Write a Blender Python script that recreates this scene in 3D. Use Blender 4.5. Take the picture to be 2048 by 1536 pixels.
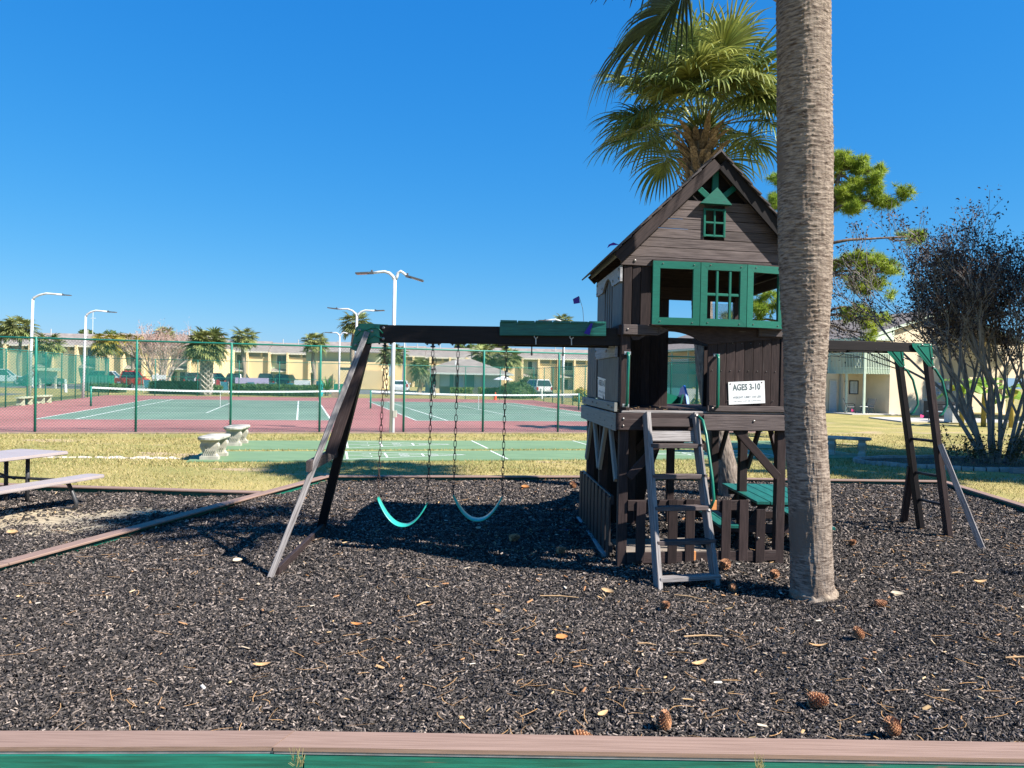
import bpy, bmesh, math, random
import numpy as np
from mathutils import Matrix, Vector

random.seed(7)
rng = np.random.default_rng(11)
for o in list(bpy.data.objects):
    bpy.data.objects.remove(o, do_unlink=True)
SC = bpy.context.scene
COL = SC.collection
R = math.radians

# ------------------------------------------------------------------ camera
CAM_H = 1.75
cam = bpy.data.cameras.new('camera')
cam_o = bpy.data.objects.new('camera', cam)
COL.objects.link(cam_o)
cam.sensor_width = 36.0
cam.lens = 1527.5 / 2048 * 36.0
cam.clip_start = 0.05
cam.clip_end = 6000
_pitch, _roll = -0.0077, 0.0196
_f = Vector((0, math.cos(_pitch), math.sin(_pitch)))
_r0 = Vector((1, 0, 0))
_u0 = _r0.cross(_f)
_right = _r0 * math.cos(_roll) + _u0 * math.sin(_roll)
_up = _u0 * math.cos(_roll) - _r0 * math.sin(_roll)
cam_o.matrix_world = Matrix(((_right.x, _up.x, -_f.x, 0), (_right.y, _up.y, -_f.y, 0), (_right.z, _up.z, -_f.z, CAM_H), (0, 0, 0, 1)))
SC.camera = cam_o

# ------------------------------------------------------------------ sky, sun, exposure
SUN_EL = R(44)
SUN_AZ = math.atan2(0.911, -0.412)          # measured from +Y towards +X
world = bpy.data.worlds.new('World')
SC.world = world
world.use_nodes = True
wn = world.node_tree.nodes
wl = world.node_tree.links
bg = wn['Background']
sky = wn.new('ShaderNodeTexSky')
sky.sky_type = 'NISHITA'
sky.sun_disc = False
sky.sun_elevation = SUN_EL
sky.sun_rotation = SUN_AZ
sky.altitude = 0
sky.air_density = 1.0
sky.dust_density = 0.15
sky.ozone_density = 3.0
hsv = wn.new('ShaderNodeHueSaturation')
hsv.inputs['Saturation'].default_value = 1.28
hsv.inputs['Value'].default_value = 1.0
wl.new(sky.outputs['Color'], hsv.inputs['Color'])
# a clear deep autumn blue: each channel's range is compressed so that the sky does not wash out towards the horizon
sep = wn.new('ShaderNodeSeparateColor'); com = wn.new('ShaderNodeCombineColor')
wl.new(hsv.outputs['Color'], sep.inputs[0])
for i, (k_, g_) in enumerate(((0.30, 1.0), (1.076, 0.576), (2.69, 0.317))):
    pw = wn.new('ShaderNodeMath'); pw.operation = 'POWER'; pw.inputs[1].default_value = g_
    ml = wn.new('ShaderNodeMath'); ml.operation = 'MULTIPLY'; ml.inputs[1].default_value = k_
    wl.new(sep.outputs[i], pw.inputs[0]); wl.new(pw.outputs[0], ml.inputs[0]); wl.new(ml.outputs[0], com.inputs[i])
wl.new(com.outputs[0], bg.inputs['Color'])
bg.inputs['Strength'].default_value = 0.084
sun = bpy.data.lights.new('sun', 'SUN')
sun.energy = 5.0
sun.angle = R(0.53)
sun.color = (1.0, 0.95, 0.87)
sun_o = bpy.data.objects.new('sun', sun)
COL.objects.link(sun_o)
_sd = Vector((math.sin(SUN_AZ) * math.cos(SUN_EL), math.cos(SUN_AZ) * math.cos(SUN_EL), math.sin(SUN_EL)))
sun_o.rotation_euler = (-_sd).to_track_quat('-Z', 'Y').to_euler()
sun_o.location = (20, -20, 30)
SC.view_settings.view_transform = 'Standard'
SC.view_settings.look = 'None'
SC.view_settings.exposure = 1.18
SC.view_settings.gamma = 1
SC.view_settings.use_curve_mapping = False
SC.cycles.max_bounces = 6
SC.cycles.diffuse_bounces = 3
SC.cycles.glossy_bounces = 3
SC.cycles.transmission_bounces = 4
SC.cycles.transparent_max_bounces = 12
SC.cycles.use_denoising = True
SC.cycles.sample_clamp_indirect = 6.0

# ------------------------------------------------------------------ materials
MATS = {}
def mat(name, col, col2=None, rough=0.7, scale=6.0, stretch=(1, 1, 1), detail=5.0, bump=0.0, bscale=40.0, bstretch=None,
        island=0.0, orand=0.0, spec=0.3, metal=0.0, transl=0.0, coords='Object', ramp=(0.35, 0.65), spots=None, island_cols=None, transp=0.0):
    """procedural principled material: noise between two colours, variation per object or per mesh island, noise bump"""
    if name in MATS:
        return MATS[name]
    m = bpy.data.materials.new(name)
    MATS[name] = m
    m.use_nodes = True
    n = m.node_tree.nodes
    l = m.node_tree.links
    p = n['Principled BSDF']
    out = n['Material Output']
    p.inputs['Roughness'].default_value = rough
    p.inputs['Metallic'].default_value = metal
    p.inputs['Specular IOR Level'].default_value = spec
    tc = n.new('ShaderNodeTexCoord')
    base = tc.outputs[coords]
    oi = None
    if orand or coords == 'Object':
        oi = n.new('ShaderNodeObjectInfo')
        ad = n.new('ShaderNodeVectorMath'); ad.operation = 'ADD'
        mu = n.new('ShaderNodeVectorMath'); mu.operation = 'SCALE'
        cb = n.new('ShaderNodeCombineXYZ')
        for i in range(3):
            l.new(oi.outputs['Random'], cb.inputs[i])
        l.new(cb.outputs[0], mu.inputs[0]); mu.inputs['Scale'].default_value = 37.0
        l.new(base, ad.inputs[0]); l.new(mu.outputs[0], ad.inputs[1])
        base = ad.outputs[0]
    def noise(sc, st, det, dist=0.0):
        mp = n.new('ShaderNodeMapping')
        mp.inputs['Scale'].default_value = st
        l.new(base, mp.inputs['Vector'])
        t = n.new('ShaderNodeTexNoise')
        t.inputs['Scale'].default_value = sc
        t.inputs['Detail'].default_value = det
        t.inputs['Roughness'].default_value = 0.62
        t.inputs['Distortion'].default_value = dist
        l.new(mp.outputs[0], t.inputs['Vector'])
        return t
    if col2 is None:
        col2 = tuple(c * 0.85 for c in col)
    nz = noise(scale, stretch, detail)
    rp = n.new('ShaderNodeValToRGB')
    rp.color_ramp.elements[0].position = ramp[0]
    rp.color_ramp.elements[1].position = ramp[1]
    rp.color_ramp.elements[0].color = (*col2, 1)
    rp.color_ramp.elements[1].color = (*col, 1)
    l.new(nz.outputs['Fac'], rp.inputs['Fac'])
    c = rp.outputs['Color']
    if spots:                              # spots = (colour, scale, threshold, stretch)
        sc_, th_ = spots[1], spots[2]
        s2 = noise(sc_, spots[3] if len(spots) > 3 else (1, 1, 1), 3.0)
        r2 = n.new('ShaderNodeValToRGB')
        r2.color_ramp.elements[0].position = th_
        r2.color_ramp.elements[1].position = min(1, th_ + 0.06)
        r2.color_ramp.elements[0].color = (0, 0, 0, 1)
        r2.color_ramp.elements[1].color = (1, 1, 1, 1)
        l.new(s2.outputs['Fac'], r2.inputs['Fac'])
        mx = n.new('ShaderNodeMix'); mx.data_type = 'RGBA'
        l.new(r2.outputs['Color'], mx.inputs['Factor'])
        l.new(c, mx.inputs['A']); mx.inputs['B'].default_value = (*spots[0], 1)
        c = mx.outputs['Result']
    if island_cols:                        # list of (position, colour): one constant colour per mesh island
        g = n.new('ShaderNodeNewGeometry')
        r3 = n.new('ShaderNodeValToRGB')
        r3.color_ramp.interpolation = 'LINEAR'
        els = r3.color_ramp.elements
        while len(els) < len(island_cols):
            els.new(0.5)
        for e, (ps, cc) in zip(els, island_cols):
            e.position = ps; e.color = (*cc, 1)
        l.new(g.outputs['Random Per Island'], r3.inputs['Fac'])
        mm = n.new('ShaderNodeMix'); mm.data_type = 'RGBA'; mm.blend_type = 'MULTIPLY'
        mm.inputs['Factor'].default_value = 1.0
        l.new(r3.outputs['Color'], mm.inputs['A']); l.new(c, mm.inputs['B'])
        c = mm.outputs['Result']
    if island or orand:
        src = None
        if island:
            g = n.new('ShaderNodeNewGeometry'); src = g.outputs['Random Per Island']
        else:
            src = oi.outputs['Random']
        mr = n.new('ShaderNodeMapRange')
        a = island or orand
        mr.inputs['To Min'].default_value = 1 - a
        mr.inputs['To Max'].default_value = 1 + a
        l.new(src, mr.inputs['Value'])
        vs = n.new('ShaderNodeVectorMath'); vs.operation = 'SCALE'
        l.new(c, vs.inputs[0]); l.new(mr.outputs[0], vs.inputs['Scale'])
        c = vs.outputs[0]
    l.new(c, p.inputs['Base Color'])
    if bump:
        bz = noise(bscale, bstretch or stretch, 6.0)
        b = n.new('ShaderNodeBump')
        b.inputs['Strength'].default_value = 1.0
        b.inputs['Distance'].default_value = bump
        l.new(bz.outputs['Fac'], b.inputs['Height'])
        l.new(b.outputs['Normal'], p.inputs['Normal'])
    last = p.outputs[0]
    if transl:
        t = n.new('ShaderNodeBsdfTranslucent')
        l.new(c, t.inputs['Color'])
        ms = n.new('ShaderNodeMixShader'); ms.inputs[0].default_value = transl
        l.new(last, ms.inputs[1]); l.new(t.outputs[0], ms.inputs[2])
        last = ms.outputs[0]
    if transp:
        t = n.new('ShaderNodeBsdfTransparent')
        ms = n.new('ShaderNodeMixShader'); ms.inputs[0].default_value = transp
        l.new(last, ms.inputs[1]); l.new(t.outputs[0], ms.inputs[2])
        last = ms.outputs[0]
    l.new(last, out.inputs['Surface'])
    return m

# ------------------------------------------------------------------ mesh helpers
WM = {}                                    # world matrix of every object, by name
I4 = Matrix.Identity(4)

class MB:
    def __init__(s):
        s.v = []; s.f = []
    def add(s, vs, fs):
        b = len(s.v)
        s.v.extend([tuple(v) for v in vs])
        s.f.extend([tuple(i + b for i in f) for f in fs])
    def poly(s, pts):
        s.add(pts, [tuple(range(len(pts)))])
    def box(s, x0, x1, y0, y1, z0, z1):
        s.add([(x0, y0, z0), (x1, y0, z0), (x1, y1, z0), (x0, y1, z0), (x0, y0, z1), (x1, y0, z1), (x1, y1, z1), (x0, y1, z1)],
              [(0, 3, 2, 1), (4, 5, 6, 7), (0, 1, 5, 4), (1, 2, 6, 5), (2, 3, 7, 6), (3, 0, 4, 7)])
    def beam(s, p, q, w, h, up=(0, 0, 1)):
        p = Vector(p); q = Vector(q); d = (q - p).normalized()
        u = Vector(up); sd = d.cross(u)
        if sd.length < 1e-4:
            sd = d.cross(Vector((0, 1, 0)))
        sd.normalize(); u = sd.cross(d).normalized()
        a = sd * (w / 2); b = u * (h / 2)
        vs = [p - a - b, p + a - b, p + a + b, p - a + b, q - a - b, q + a - b, q + a + b, q - a + b]
        s.add(vs, [(0, 1, 2, 3), (7, 6, 5, 4), (0, 4, 5, 1), (1, 5, 6, 2), (2, 6, 7, 3), (3, 7, 4, 0)])
    def tube(s, pts, r, n=8, cap=True):
        pts = [Vector(p) for p in pts]
        rs = r if isinstance(r, (list, tuple)) else [r] * len(pts)
        b = len(s.v)
        ref = None
        for i, p in enumerate(pts):
            d = (pts[min(i + 1, len(pts) - 1)] - pts[max(i - 1, 0)]).normalized()
            if ref is None:
                ref = d.orthogonal().normalized()
            ref = (ref - d * ref.dot(d))
            if ref.length < 1e-5:
                ref = d.orthogonal()
            ref.normalize()
            w = d.cross(ref)
            for k in range(n):
                a = 2 * math.pi * k / n
                s.v.append(tuple(p + (ref * math.cos(a) + w * math.sin(a)) * rs[i]))
        for i in range(len(pts) - 1):
            for k in range(n):
                k2 = (k + 1) % n
                s.f.append((b + i * n + k, b + i * n + k2, b + (i + 1) * n + k2, b + (i + 1) * n + k))
        if cap:
            s.f.append(tuple(b + k for k in range(n - 1, -1, -1)))
            e = b + (len(pts) - 1) * n
            s.f.append(tuple(e + k for k in range(n)))
    def prism(s, pts, vec):
        n = len(pts); vec = Vector(vec)
        a = [Vector(p) for p in pts]
        vs = a + [p + vec for p in a]
        fs = [tuple(range(n - 1, -1, -1)), tuple(range(n, 2 * n))]
        fs += [(i, (i + 1) % n, n + (i + 1) % n, n + i) for i in range(n)]
        s.add(vs, fs)
    def lathe(s, c, prof, n=16):
        b = len(s.v); c = Vector(c)
        for r, z in prof:
            for k in range(n):
                a = 2 * math.pi * k / n
                s.v.append((c.x + r * math.cos(a), c.y + r * math.sin(a), c.z + z))
        for i in range(len(prof) - 1):
            for k in range(n):
                k2 = (k + 1) % n
                s.f.append((b + i * n + k, b + i * n + k2, b + (i + 1) * n + k2, b + (i + 1) * n + k))
        s.f.append(tuple(b + k for k in range(n - 1, -1, -1)))
        e = b + (len(prof) - 1) * n
        s.f.append(tuple(e + k for k in range(n)))
    def mesh(s, name, smooth=False, off=None):
        me = bpy.data.meshes.new(name)
        v = np.array(s.v, dtype=np.float64).reshape(-1, 3)
        if off is not None:
            v = v - np.array(off)
        me.from_pydata(v.tolist(), [], s.f)
        if smooth:
            me.polygons.foreach_set('use_smooth', [True] * len(me.polygons))
        me.update()
        return me
    def build(s, name, m, parent=None, M=None, smooth=False):
        """one mesh object; without M the vertices are world coordinates and the origin goes to the middle of the bottom"""
        if M is None:
            v = np.array(s.v)
            lo, hi = v.min(0), v.max(0)
            c = ((lo[0] + hi[0]) / 2, (lo[1] + hi[1]) / 2, lo[2])
            me = s.mesh(name, smooth, c)
            M = Matrix.Translation(c)
        else:
            me = s.mesh(name, smooth)
        return obj(name, me, m, parent, M)

def obj(name, me, m, parent=None, M=I4):
    if m is not None and len(me.materials) == 0:
        me.materials.append(m)
    o = bpy.data.objects.new(name, me)
    COL.objects.link(o)
    WM[o.name] = M.copy()
    if parent is not None:
        o.parent = parent
        o.matrix_basis = WM[parent.name].inverted() @ M
    else:
        o.matrix_basis = M
    return o

def tag(o, label, cat, group=None, kind=None):
    if label: o['label'] = label
    if cat: o['category'] = cat
    if group: o['group'] = group
    if kind: o['kind'] = kind
    return o

def thing(name, loc, label, cat, group=None, rz=0.0):
    o = bpy.data.objects.new(name, None)
    o.empty_display_size = 0.2
    COL.objects.link(o)
    M = Matrix.Translation(loc) @ Matrix.Rotation(rz, 4, 'Z')
    WM[o.name] = M
    o.matrix_basis = M
    return tag(o, label, cat, group)

def structure(o):
    o['kind'] = 'structure'
    return o
def stuff(o):
    o['kind'] = 'stuff'
    return o

def copy_tree(o, M, parent=None):
    """copy of a thing, its parts and sub-parts, moved by M (world)"""
    c = o.copy(); COL.objects.link(c)
    WM[c.name] = M @ WM[o.name]
    if parent is not None:
        c.parent = parent
        c.matrix_basis = o.matrix_basis.copy()
    else:
        c.matrix_basis = WM[c.name]
    for ch in list(o.children):
        copy_tree(ch, M, c)
    return c

_PL = {}
def plank(name, p, q, w, t, m, parent=None, up=(0, 0, 1), cham=0.004):
    """a board from p to q, w wide (across, along `side`) and t thick (along up); local X is the grain; meshes are shared"""
    p = Vector(p); q = Vector(q); d = q - p; L = d.length; d.normalize()
    u = Vector(up)
    sd = u.cross(d)
    if sd.length < 1e-4:
        u = Vector((0, 1, 0)); sd = u.cross(d)
    sd.normalize(); u = d.cross(sd).normalized()
    key = (round(L, 3), round(w, 3), round(t, 3), m.name)
    me = _PL.get(key)
    if me is None:
        c = min(cham, t * 0.25, w * 0.25)
        a, b = w / 2, t / 2
        sec = [(-a + c, -b), (a - c, -b), (a, -b + c), (a, b - c), (a - c, b), (-a + c, b), (-a, b - c), (-a, -b + c)]
        vs = [(0, y, z) for y, z in sec] + [(L, y, z) for y, z in sec]
        fs = [tuple(range(7, -1, -1)), tuple(range(8, 16))] + [(i, (i + 1) % 8, 8 + (i + 1) % 8, 8 + i) for i in range(8)]
        me = bpy.data.meshes.new(name)
        me.from_pydata(vs, [], fs)
        me.update(); me.materials.append(m)
        _PL[key] = me
    M = Matrix(((d.x, sd.x, u.x, p.x), (d.y, sd.y, u.y, p.y), (d.z, sd.z, u.z, p.z), (0, 0, 0, 1)))
    return obj(name, me, m, parent, M)

def np_mesh(name, verts, faces_idx, nper, m, smooth=False):
    """mesh from numpy arrays, every face with nper corners"""
    me = bpy.data.meshes.new(name)
    nv, nf = len(verts), len(faces_idx)
    me.vertices.add(nv)
    me.vertices.foreach_set('co', np.ascontiguousarray(verts, dtype=np.float32).ravel())
    me.loops.add(nf * nper)
    me.loops.foreach_set('vertex_index', np.ascontiguousarray(faces_idx, dtype=np.int32).ravel())
    me.polygons.add(nf)
    me.polygons.foreach_set('loop_start', np.arange(0, nf * nper, nper, dtype=np.int32))
    if smooth:
        me.polygons.foreach_set('use_smooth', np.ones(nf, dtype=bool))
    me.update(calc_edges=True)
    me.validate()
    me.materials.append(m)
    return me

def inpoly(x, y, poly):
    x = np.asarray(x); y = np.asarray(y)
    c = np.zeros(x.shape, bool)
    n = len(poly)
    for i in range(n):
        x1, y1 = poly[i]; x2, y2 = poly[(i + 1) % n]
        t = ((y1 > y) != (y2 > y))
        with np.errstate(divide='ignore', invalid='ignore'):
            xi = (x2 - x1) * (y - y1) / (y2 - y1 + 1e-12) + x1
        c ^= t & (x < xi)
    return c

def vnoise(x, y, seed, px=None):
    """value noise, periodic in x with period px (whole number)"""
    g = np.random.default_rng(seed).random((256, 256))
    xi = np.floor(x).astype(int); yi = np.floor(y).astype(int)
    fx = x - xi; fy = y - yi
    fx = fx * fx * (3 - 2 * fx); fy = fy * fy * (3 - 2 * fy)
    m = px or 256
    a = g[xi % m % 256, yi % 256]; b = g[(xi + 1) % m % 256, yi % 256]
    c = g[xi % m % 256, (yi + 1) % 256]; d = g[(xi + 1) % m % 256, (yi + 1) % 256]
    return (a * (1 - fx) + b * fx) * (1 - fy) + (c * (1 - fx) + d * fx) * fy

def text(name, body, size, m, M, parent, extrude=0.0, align='CENTER', label=None, spacing=1.0, bold=0.0):
    cu = bpy.data.curves.new(name, 'FONT')
    cu.body = body; cu.size = size; cu.extrude = extrude; cu.offset = size * bold
    cu.align_x = align; cu.align_y = 'CENTER'; cu.space_character = spacing
    cu.resolution_u = 3
    o = bpy.data.objects.new(name, cu)
    COL.objects.link(o)
    dg = bpy.context.evaluated_depsgraph_get()
    me = bpy.data.meshes.new_from_object(o.evaluated_get(dg))
    bpy.data.objects.remove(o, do_unlink=True)
    return obj(name, me, m, parent, M)

def Mrows(xa, ya, za, loc):
    xa, ya, za = Vector(xa).normalized(), Vector(ya).normalized(), Vector(za).normalized()
    return Matrix(((xa.x, ya.x, za.x, loc[0]), (xa.y, ya.y, za.y, loc[1]), (xa.z, ya.z, za.z, loc[2]), (0, 0, 0, 1)))

# ------------------------------------------------------------------ palette
BROWN = mat('brown_stain', (0.050, 0.033, 0.031), (0.024, 0.016, 0.0155), 0.7, 5, (1.2, 16, 16), 6, bump=0.0012, bscale=9, bstretch=(1, 26, 26), orand=0.3, spec=0.22, spots=((0.085, 0.068, 0.064), 5, 0.66, (.5, 9, 9)))
BROWN_W = mat('weathered_brown', (0.17, 0.135, 0.128), (0.04, 0.029, 0.028), 0.75, 7, (0.7, 22, 22), 8, bump=0.0016, bscale=9, bstretch=(1, 30, 30), orand=0.28, spec=0.25, ramp=(0.33, 0.75))
GREYWOOD = mat('grey_worn_wood', (0.34, 0.315, 0.305), (0.07, 0.058, 0.056), 0.75, 6, (0.7, 20, 20), 8, bump=0.0014, bscale=9, bstretch=(1, 30, 30), orand=0.12, spec=0.25, ramp=(0.3, 0.68))
BLACKWOOD = mat('black_brown_beam', (0.016, 0.012, 0.012), (0.009, 0.007, 0.0075), 0.6, 6, (1, 14, 14), 5, bump=0.0008, bscale=9, bstretch=(1, 24, 24), spec=0.22, spots=((0.12, 0.1, 0.1), 26, 0.74, (0.5, 2, 2)))
GREENP = mat('green_paint', (0.007, 0.125, 0.085), (0.006, 0.098, 0.068), 0.42, 6, (1, 12, 12), 5, bump=0.0006, bscale=10, bstretch=(1, 24, 24), orand=0.08, spec=0.4, spots=((0.022, 0.085, 0.066), 9, 0.67, (.6, 3, 3)))
GREENW = mat('worn_green_paint', (0.012, 0.15, 0.12), (0.007, 0.08, 0.065), 0.5, 5, (1, 14, 14), 6, bump=0.0008, bscale=10, bstretch=(1, 24, 24), orand=0.1, spec=0.4, spots=((0.2, 0.2, 0.17), 14, 0.7, (1, 4, 4)))
GREENPL = mat('green_plastic', (0.006, 0.15, 0.095), (0.005, 0.125, 0.08), 0.35, 9, spec=0.5)
TEAL = mat('teal_rubber_seat', (0.03, 0.42, 0.33), (0.028, 0.37, 0.29), 0.32, 8, spec=0.5)
COMPOSITE = mat('brown_composite', (0.285, 0.19, 0.15), (0.19, 0.122, 0.094), 0.72, 5, (0.5, 26, 26), 8, bump=0.0006, bscale=12, bstretch=(1, 30, 30), orand=0.06, spec=0.3)
ALU = mat('galvanized_steel', (0.55, 0.56, 0.57), (0.42, 0.43, 0.44), 0.42, 12, metal=0.6, spec=0.5)
BOLT = mat('bolt_steel', (0.3, 0.29, 0.28), (0.16, 0.13, 0.11), 0.45, 60, metal=0.7, spec=0.5)
IRON = mat('rusty_chain', (0.10, 0.062, 0.05), (0.04, 0.026, 0.022), 0.6, 60, metal=0.4)
DARK = mat('black_metal', (0.035, 0.035, 0.037), (0.025, 0.025, 0.027), 0.45, 12, spec=0.45)
WHITEP = mat('white_paint', (0.78, 0.78, 0.76), (0.70, 0.70, 0.68), 0.5, 10)
SIGNW = mat('sign_white', (0.84, 0.84, 0.82), (0.8, 0.8, 0.78), 0.4, 10)
SIGNG = mat('sign_grey_print', (0.13, 0.16, 0.16), (0.10, 0.13, 0.13), 0.5, 30)
SIGNF = mat('sign_faded_print', (0.42, 0.44, 0.45), (0.30, 0.32, 0.33), 0.5, 30)
PURPLE = mat('purple_nylon', (0.10, 0.05, 0.42), (0.08, 0.04, 0.34), 0.4, 10, transl=0.35)
ORANGEW = mat('bare_orange_cedar', (0.62, 0.26, 0.09), (0.5, 0.2, 0.07), 0.7, 8, (1, 12, 12))
# ================================================================== ground
FA = R(15.5)
CO, CA, CB = Vector((-16.25, 26.05, 0)), Vector((math.cos(FA), math.sin(FA), 0)), Vector((-math.sin(FA), math.cos(FA), 0))
def C(a, b, z=0.0):
    """point in the tennis courts' own frame: a across the courts, b away from the playground"""
    return CO + CA * a + CB * b + Vector((0, 0, z))

PLAY = [(-5.05, 3.26), (6.30, 3.40), (7.10, 10.5), (7.45, 13.18), (5.4, 13.08), (1.3, 12.86), (-2.96, 12.25)]
SIDE = [(-4.22, 6.45), (-3.25, 10.45), (-7.4, 10.72), (-11.5, 10.9), (-11.5, 6.9)]
COURT = [(-4.0, -6.1), (24.3, -6.1), (26.7, 28.9), (-4.2, 28.9)]
COURT_W = [tuple(C(a, b)[:2]) for a, b in COURT]

GRASS = mat('lawn_turf', (0.38, 0.305, 0.12), (0.235, 0.22, 0.075), 0.9, 0.55, detail=9, coords='Object', bump=0.02, bscale=30, spec=0.1, ramp=(0.38, 0.62),
            spots=((0.40, 0.30, 0.185), 0.32, 0.60, (1, 2.2, 1)))
b = MB()
b.add([(-900, -60, 0), (900, -60, 0), (900, 2500, 0), (-900, 2500, 0)], [(0, 1, 2, 3)])
structure(b.build('ground', GRASS, M=I4))

def mz(x, y):
    return 0.040 + 0.014 * np.sin(x * 1.9 + 1.3) * np.sin(y * 1.5) + 0.010 * np.sin(x * 3.9 + y * 2.7) + 0.030 * (vnoise(x * 1.15 + 60, y * 1.15 + 60, 71) - 0.5) + 0.014 * (vnoise(x * 3.7 + 60, y * 3.7 + 60, 72) - 0.5)
def sand(x, y):
    d = ((x + 5.35) / 1.35) ** 2 + ((y - 8.5) / 0.95) ** 2
    d2 = ((x + 4.55) / 0.7) ** 2 + ((y - 9.25) / 0.35) ** 2
    n = vnoise(x * 3.1 + 40, y * 3.1 + 40, 5)
    return np.clip(1.25 - np.minimum(d, d2) - n * 0.8, 0, 1)

MULCH = mat('mulch_bed', (0.030, 0.028, 0.029), (0.014, 0.013, 0.014), 0.85, 60, detail=6, bump=0.012, bscale=70, spec=0.2)
SANDM = mat('sand_patch', (0.46, 0.38, 0.26), (0.22, 0.18, 0.13), 0.9, 14, detail=8, bump=0.006, bscale=60, spec=0.1)
def mulch_sheet(name, poly):
    px = [p[0] for p in poly]; py = [p[1] for p in poly]
    st = 0.12
    xs = np.arange(min(px) - st, max(px) + 2 * st, st); ys = np.arange(min(py) - st, max(py) + 2 * st, st)
    bm = bmesh.new()
    X, Y = np.meshgrid(xs, ys)
    Z = mz(X, Y)
    vs = [[bm.verts.new((X[j, i], Y[j, i], Z[j, i])) for i in range(len(xs))] for j in range(len(ys))]
    for j in range(len(ys) - 1):
        for i in range(len(xs) - 1):
            bm.faces.new((vs[j][i], vs[j][i + 1], vs[j + 1][i + 1], vs[j + 1][i]))
    n = len(poly)
    ar = sum(poly[i][0] * poly[(i + 1) % n][1] - poly[(i + 1) % n][0] * poly[i][1] for i in range(n))
    for i in range(n):                      # cut the sheet along the bed's edges
        a = Vector((*poly[i], 0)); c = Vector((*poly[(i + 1) % n], 0))
        d = c - a
        no = Vector((d.y, -d.x, 0)) * (1 if ar > 0 else -1)
        g = bm.verts[:] + bm.edges[:] + bm.faces[:]
        bmesh.ops.bisect_plane(bm, geom=g, plane_co=a, plane_no=no, clear_outer=True)
    me = bpy.data.meshes.new(name)
    bm.to_mesh(me); bm.free()
    me.polygons.foreach_set('use_smooth', [True] * len(me.polygons))
    return structure(obj(name, me, MULCH))
mulch_sheet('play_area_ground', PLAY)
mulch_sheet('picnic_area_ground', SIDE)
# thin mulch with the sand showing through beside the picnic table
v, f = [], []
st = 0.05
for y in np.arange(7.4, 9.9, st):
    for x in np.arange(-6.9, -3.7, st):
        if inpoly(np.array([x + .03]), np.array([y + .03]), SIDE)[0] and sand(np.array([x]), np.array([y]))[0] > 0.12:
            k = len(v)
            for dx, dy in ((0, 0), (st, 0), (st, st), (0, st)):
                v.append((x + dx, y + dy, float(mz(np.array([x + dx]), np.array([y + dy]))[0]) + 0.005))
            f.append((k, k + 1, k + 2, k + 3))
me = bpy.data.meshes.new('sand')
me.from_pydata(v, [], f)
structure(obj('sand_patch', me, SANDM))

# ------------------------------------------------------------------ rubber mulch chips
def scatter(poly, y0, y1, dens):
    px = [p[0] for p in poly]
    x0, x1 = max(min(px), -0.71 * y1 - 2.4), min(max(px), 0.71 * y1 + 2.4)
    n = int((x1 - x0) * (y1 - y0) * dens)
    x = rng.uniform(x0, x1, n); y = rng.uniform(y0, y1, n)
    over = (np.abs(x) - 0.71 * y - 0.2) / 2.2           # the bed goes on beyond the view, thinning out
    k = inpoly(x, y, poly) & (rng.random(n) < np.where(over < 0, 1.0, 0.62)) & (over < 1)
    return x[k], y[k]
def rot_frames(n, tilt):
    """random yaw and a tilt: three unit axis arrays"""
    yaw = rng.uniform(0, 2 * np.pi, n); t = rng.normal(0, tilt, n); s = rng.normal(0, tilt, n)
    ax = np.stack([np.cos(yaw) * np.cos(t), np.sin(yaw) * np.cos(t), np.sin(t)], 1)
    sy = np.stack([-np.sin(yaw), np.cos(yaw), np.zeros(n)], 1)
    up = np.cross(ax, sy)
    ay = sy * np.cos(s)[:, None] + up * np.sin(s)[:, None]
    return ax, ay, np.cross(ax, ay)
BOXF = np.array([(4, 5, 6, 7), (0, 1, 5, 4), (2, 3, 7, 6)])
BOXV = np.array([(-1, -1, -1), (1, -1, -1), (1, 1, -1), (-1, 1, -1), (-1, -1, 1), (1, -1, 1), (1, 1, 1), (-1, 1, 1)], float)
def chips(x, y, z, L, W, H, tilt):
    n = len(x)
    ax, ay, az = rot_frames(n, tilt)
    v = np.repeat(BOXV[None], n, 0).copy()
    v += rng.uniform(-0.35, 0.35, v.shape)
    v = v[:, :, 0:1] * (ax * L[:, None])[:, None] + v[:, :, 1:2] * (ay * W[:, None])[:, None] + v[:, :, 2:3] * (az * H[:, None])[:, None]
    v += np.stack([x, y, z], 1)[:, None]
    f = BOXF[None] + (np.arange(n) * 8)[:, None, None]
    return v.reshape(-1, 3), f.reshape(-1, 4)
CHIP = mat('rubber_chip', (1.16, 1.10, 1.05), (0.93, 0.88, 0.84), 0.75, 90, spec=0.15,
           island_cols=[(0.0, (0.022, 0.0205, 0.0205)), (0.40, (0.042, 0.039, 0.038)), (0.66, (0.084, 0.076, 0.072)), (0.84, (0.145, 0.123, 0.110)), (0.95, (0.235, 0.20, 0.178)), (1.0, (0.36, 0.315, 0.28))])
vs, fs, off = [], [], 0
for poly in (PLAY, SIDE):
    for y0, y1, dens, sz in ((3.28, 4.6, 6800, 0.66), (4.6, 6.2, 4800, 0.72), (6.2, 8.5, 2900, 0.88), (8.5, 13.2, 1400, 1.2)):
        x, y = scatter(poly, y0, y1, dens)
        if poly is SIDE:
            k = rng.random(len(x)) > np.clip(sand(x, y) * 1.05, 0, .95)
            x, y = x[k], y[k]
        n = len(x)
        L = rng.uniform(0.008, 0.024, n) * sz; W = rng.uniform(0.003, 0.0065, n) * sz; H = rng.uniform(0.002, 0.005, n) * sz
        z = mz(x, y) + rng.uniform(0.000, 0.016, n)
        v, f = chips(x, y, z, L, W, H, 0.42)
        vs.append(v); fs.append(f + off); off += len(v)
stuff(obj('rubber_mulch', np_mesh('rubber_mulch', np.concatenate(vs), np.concatenate(fs), 4, CHIP), CHIP))

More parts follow.
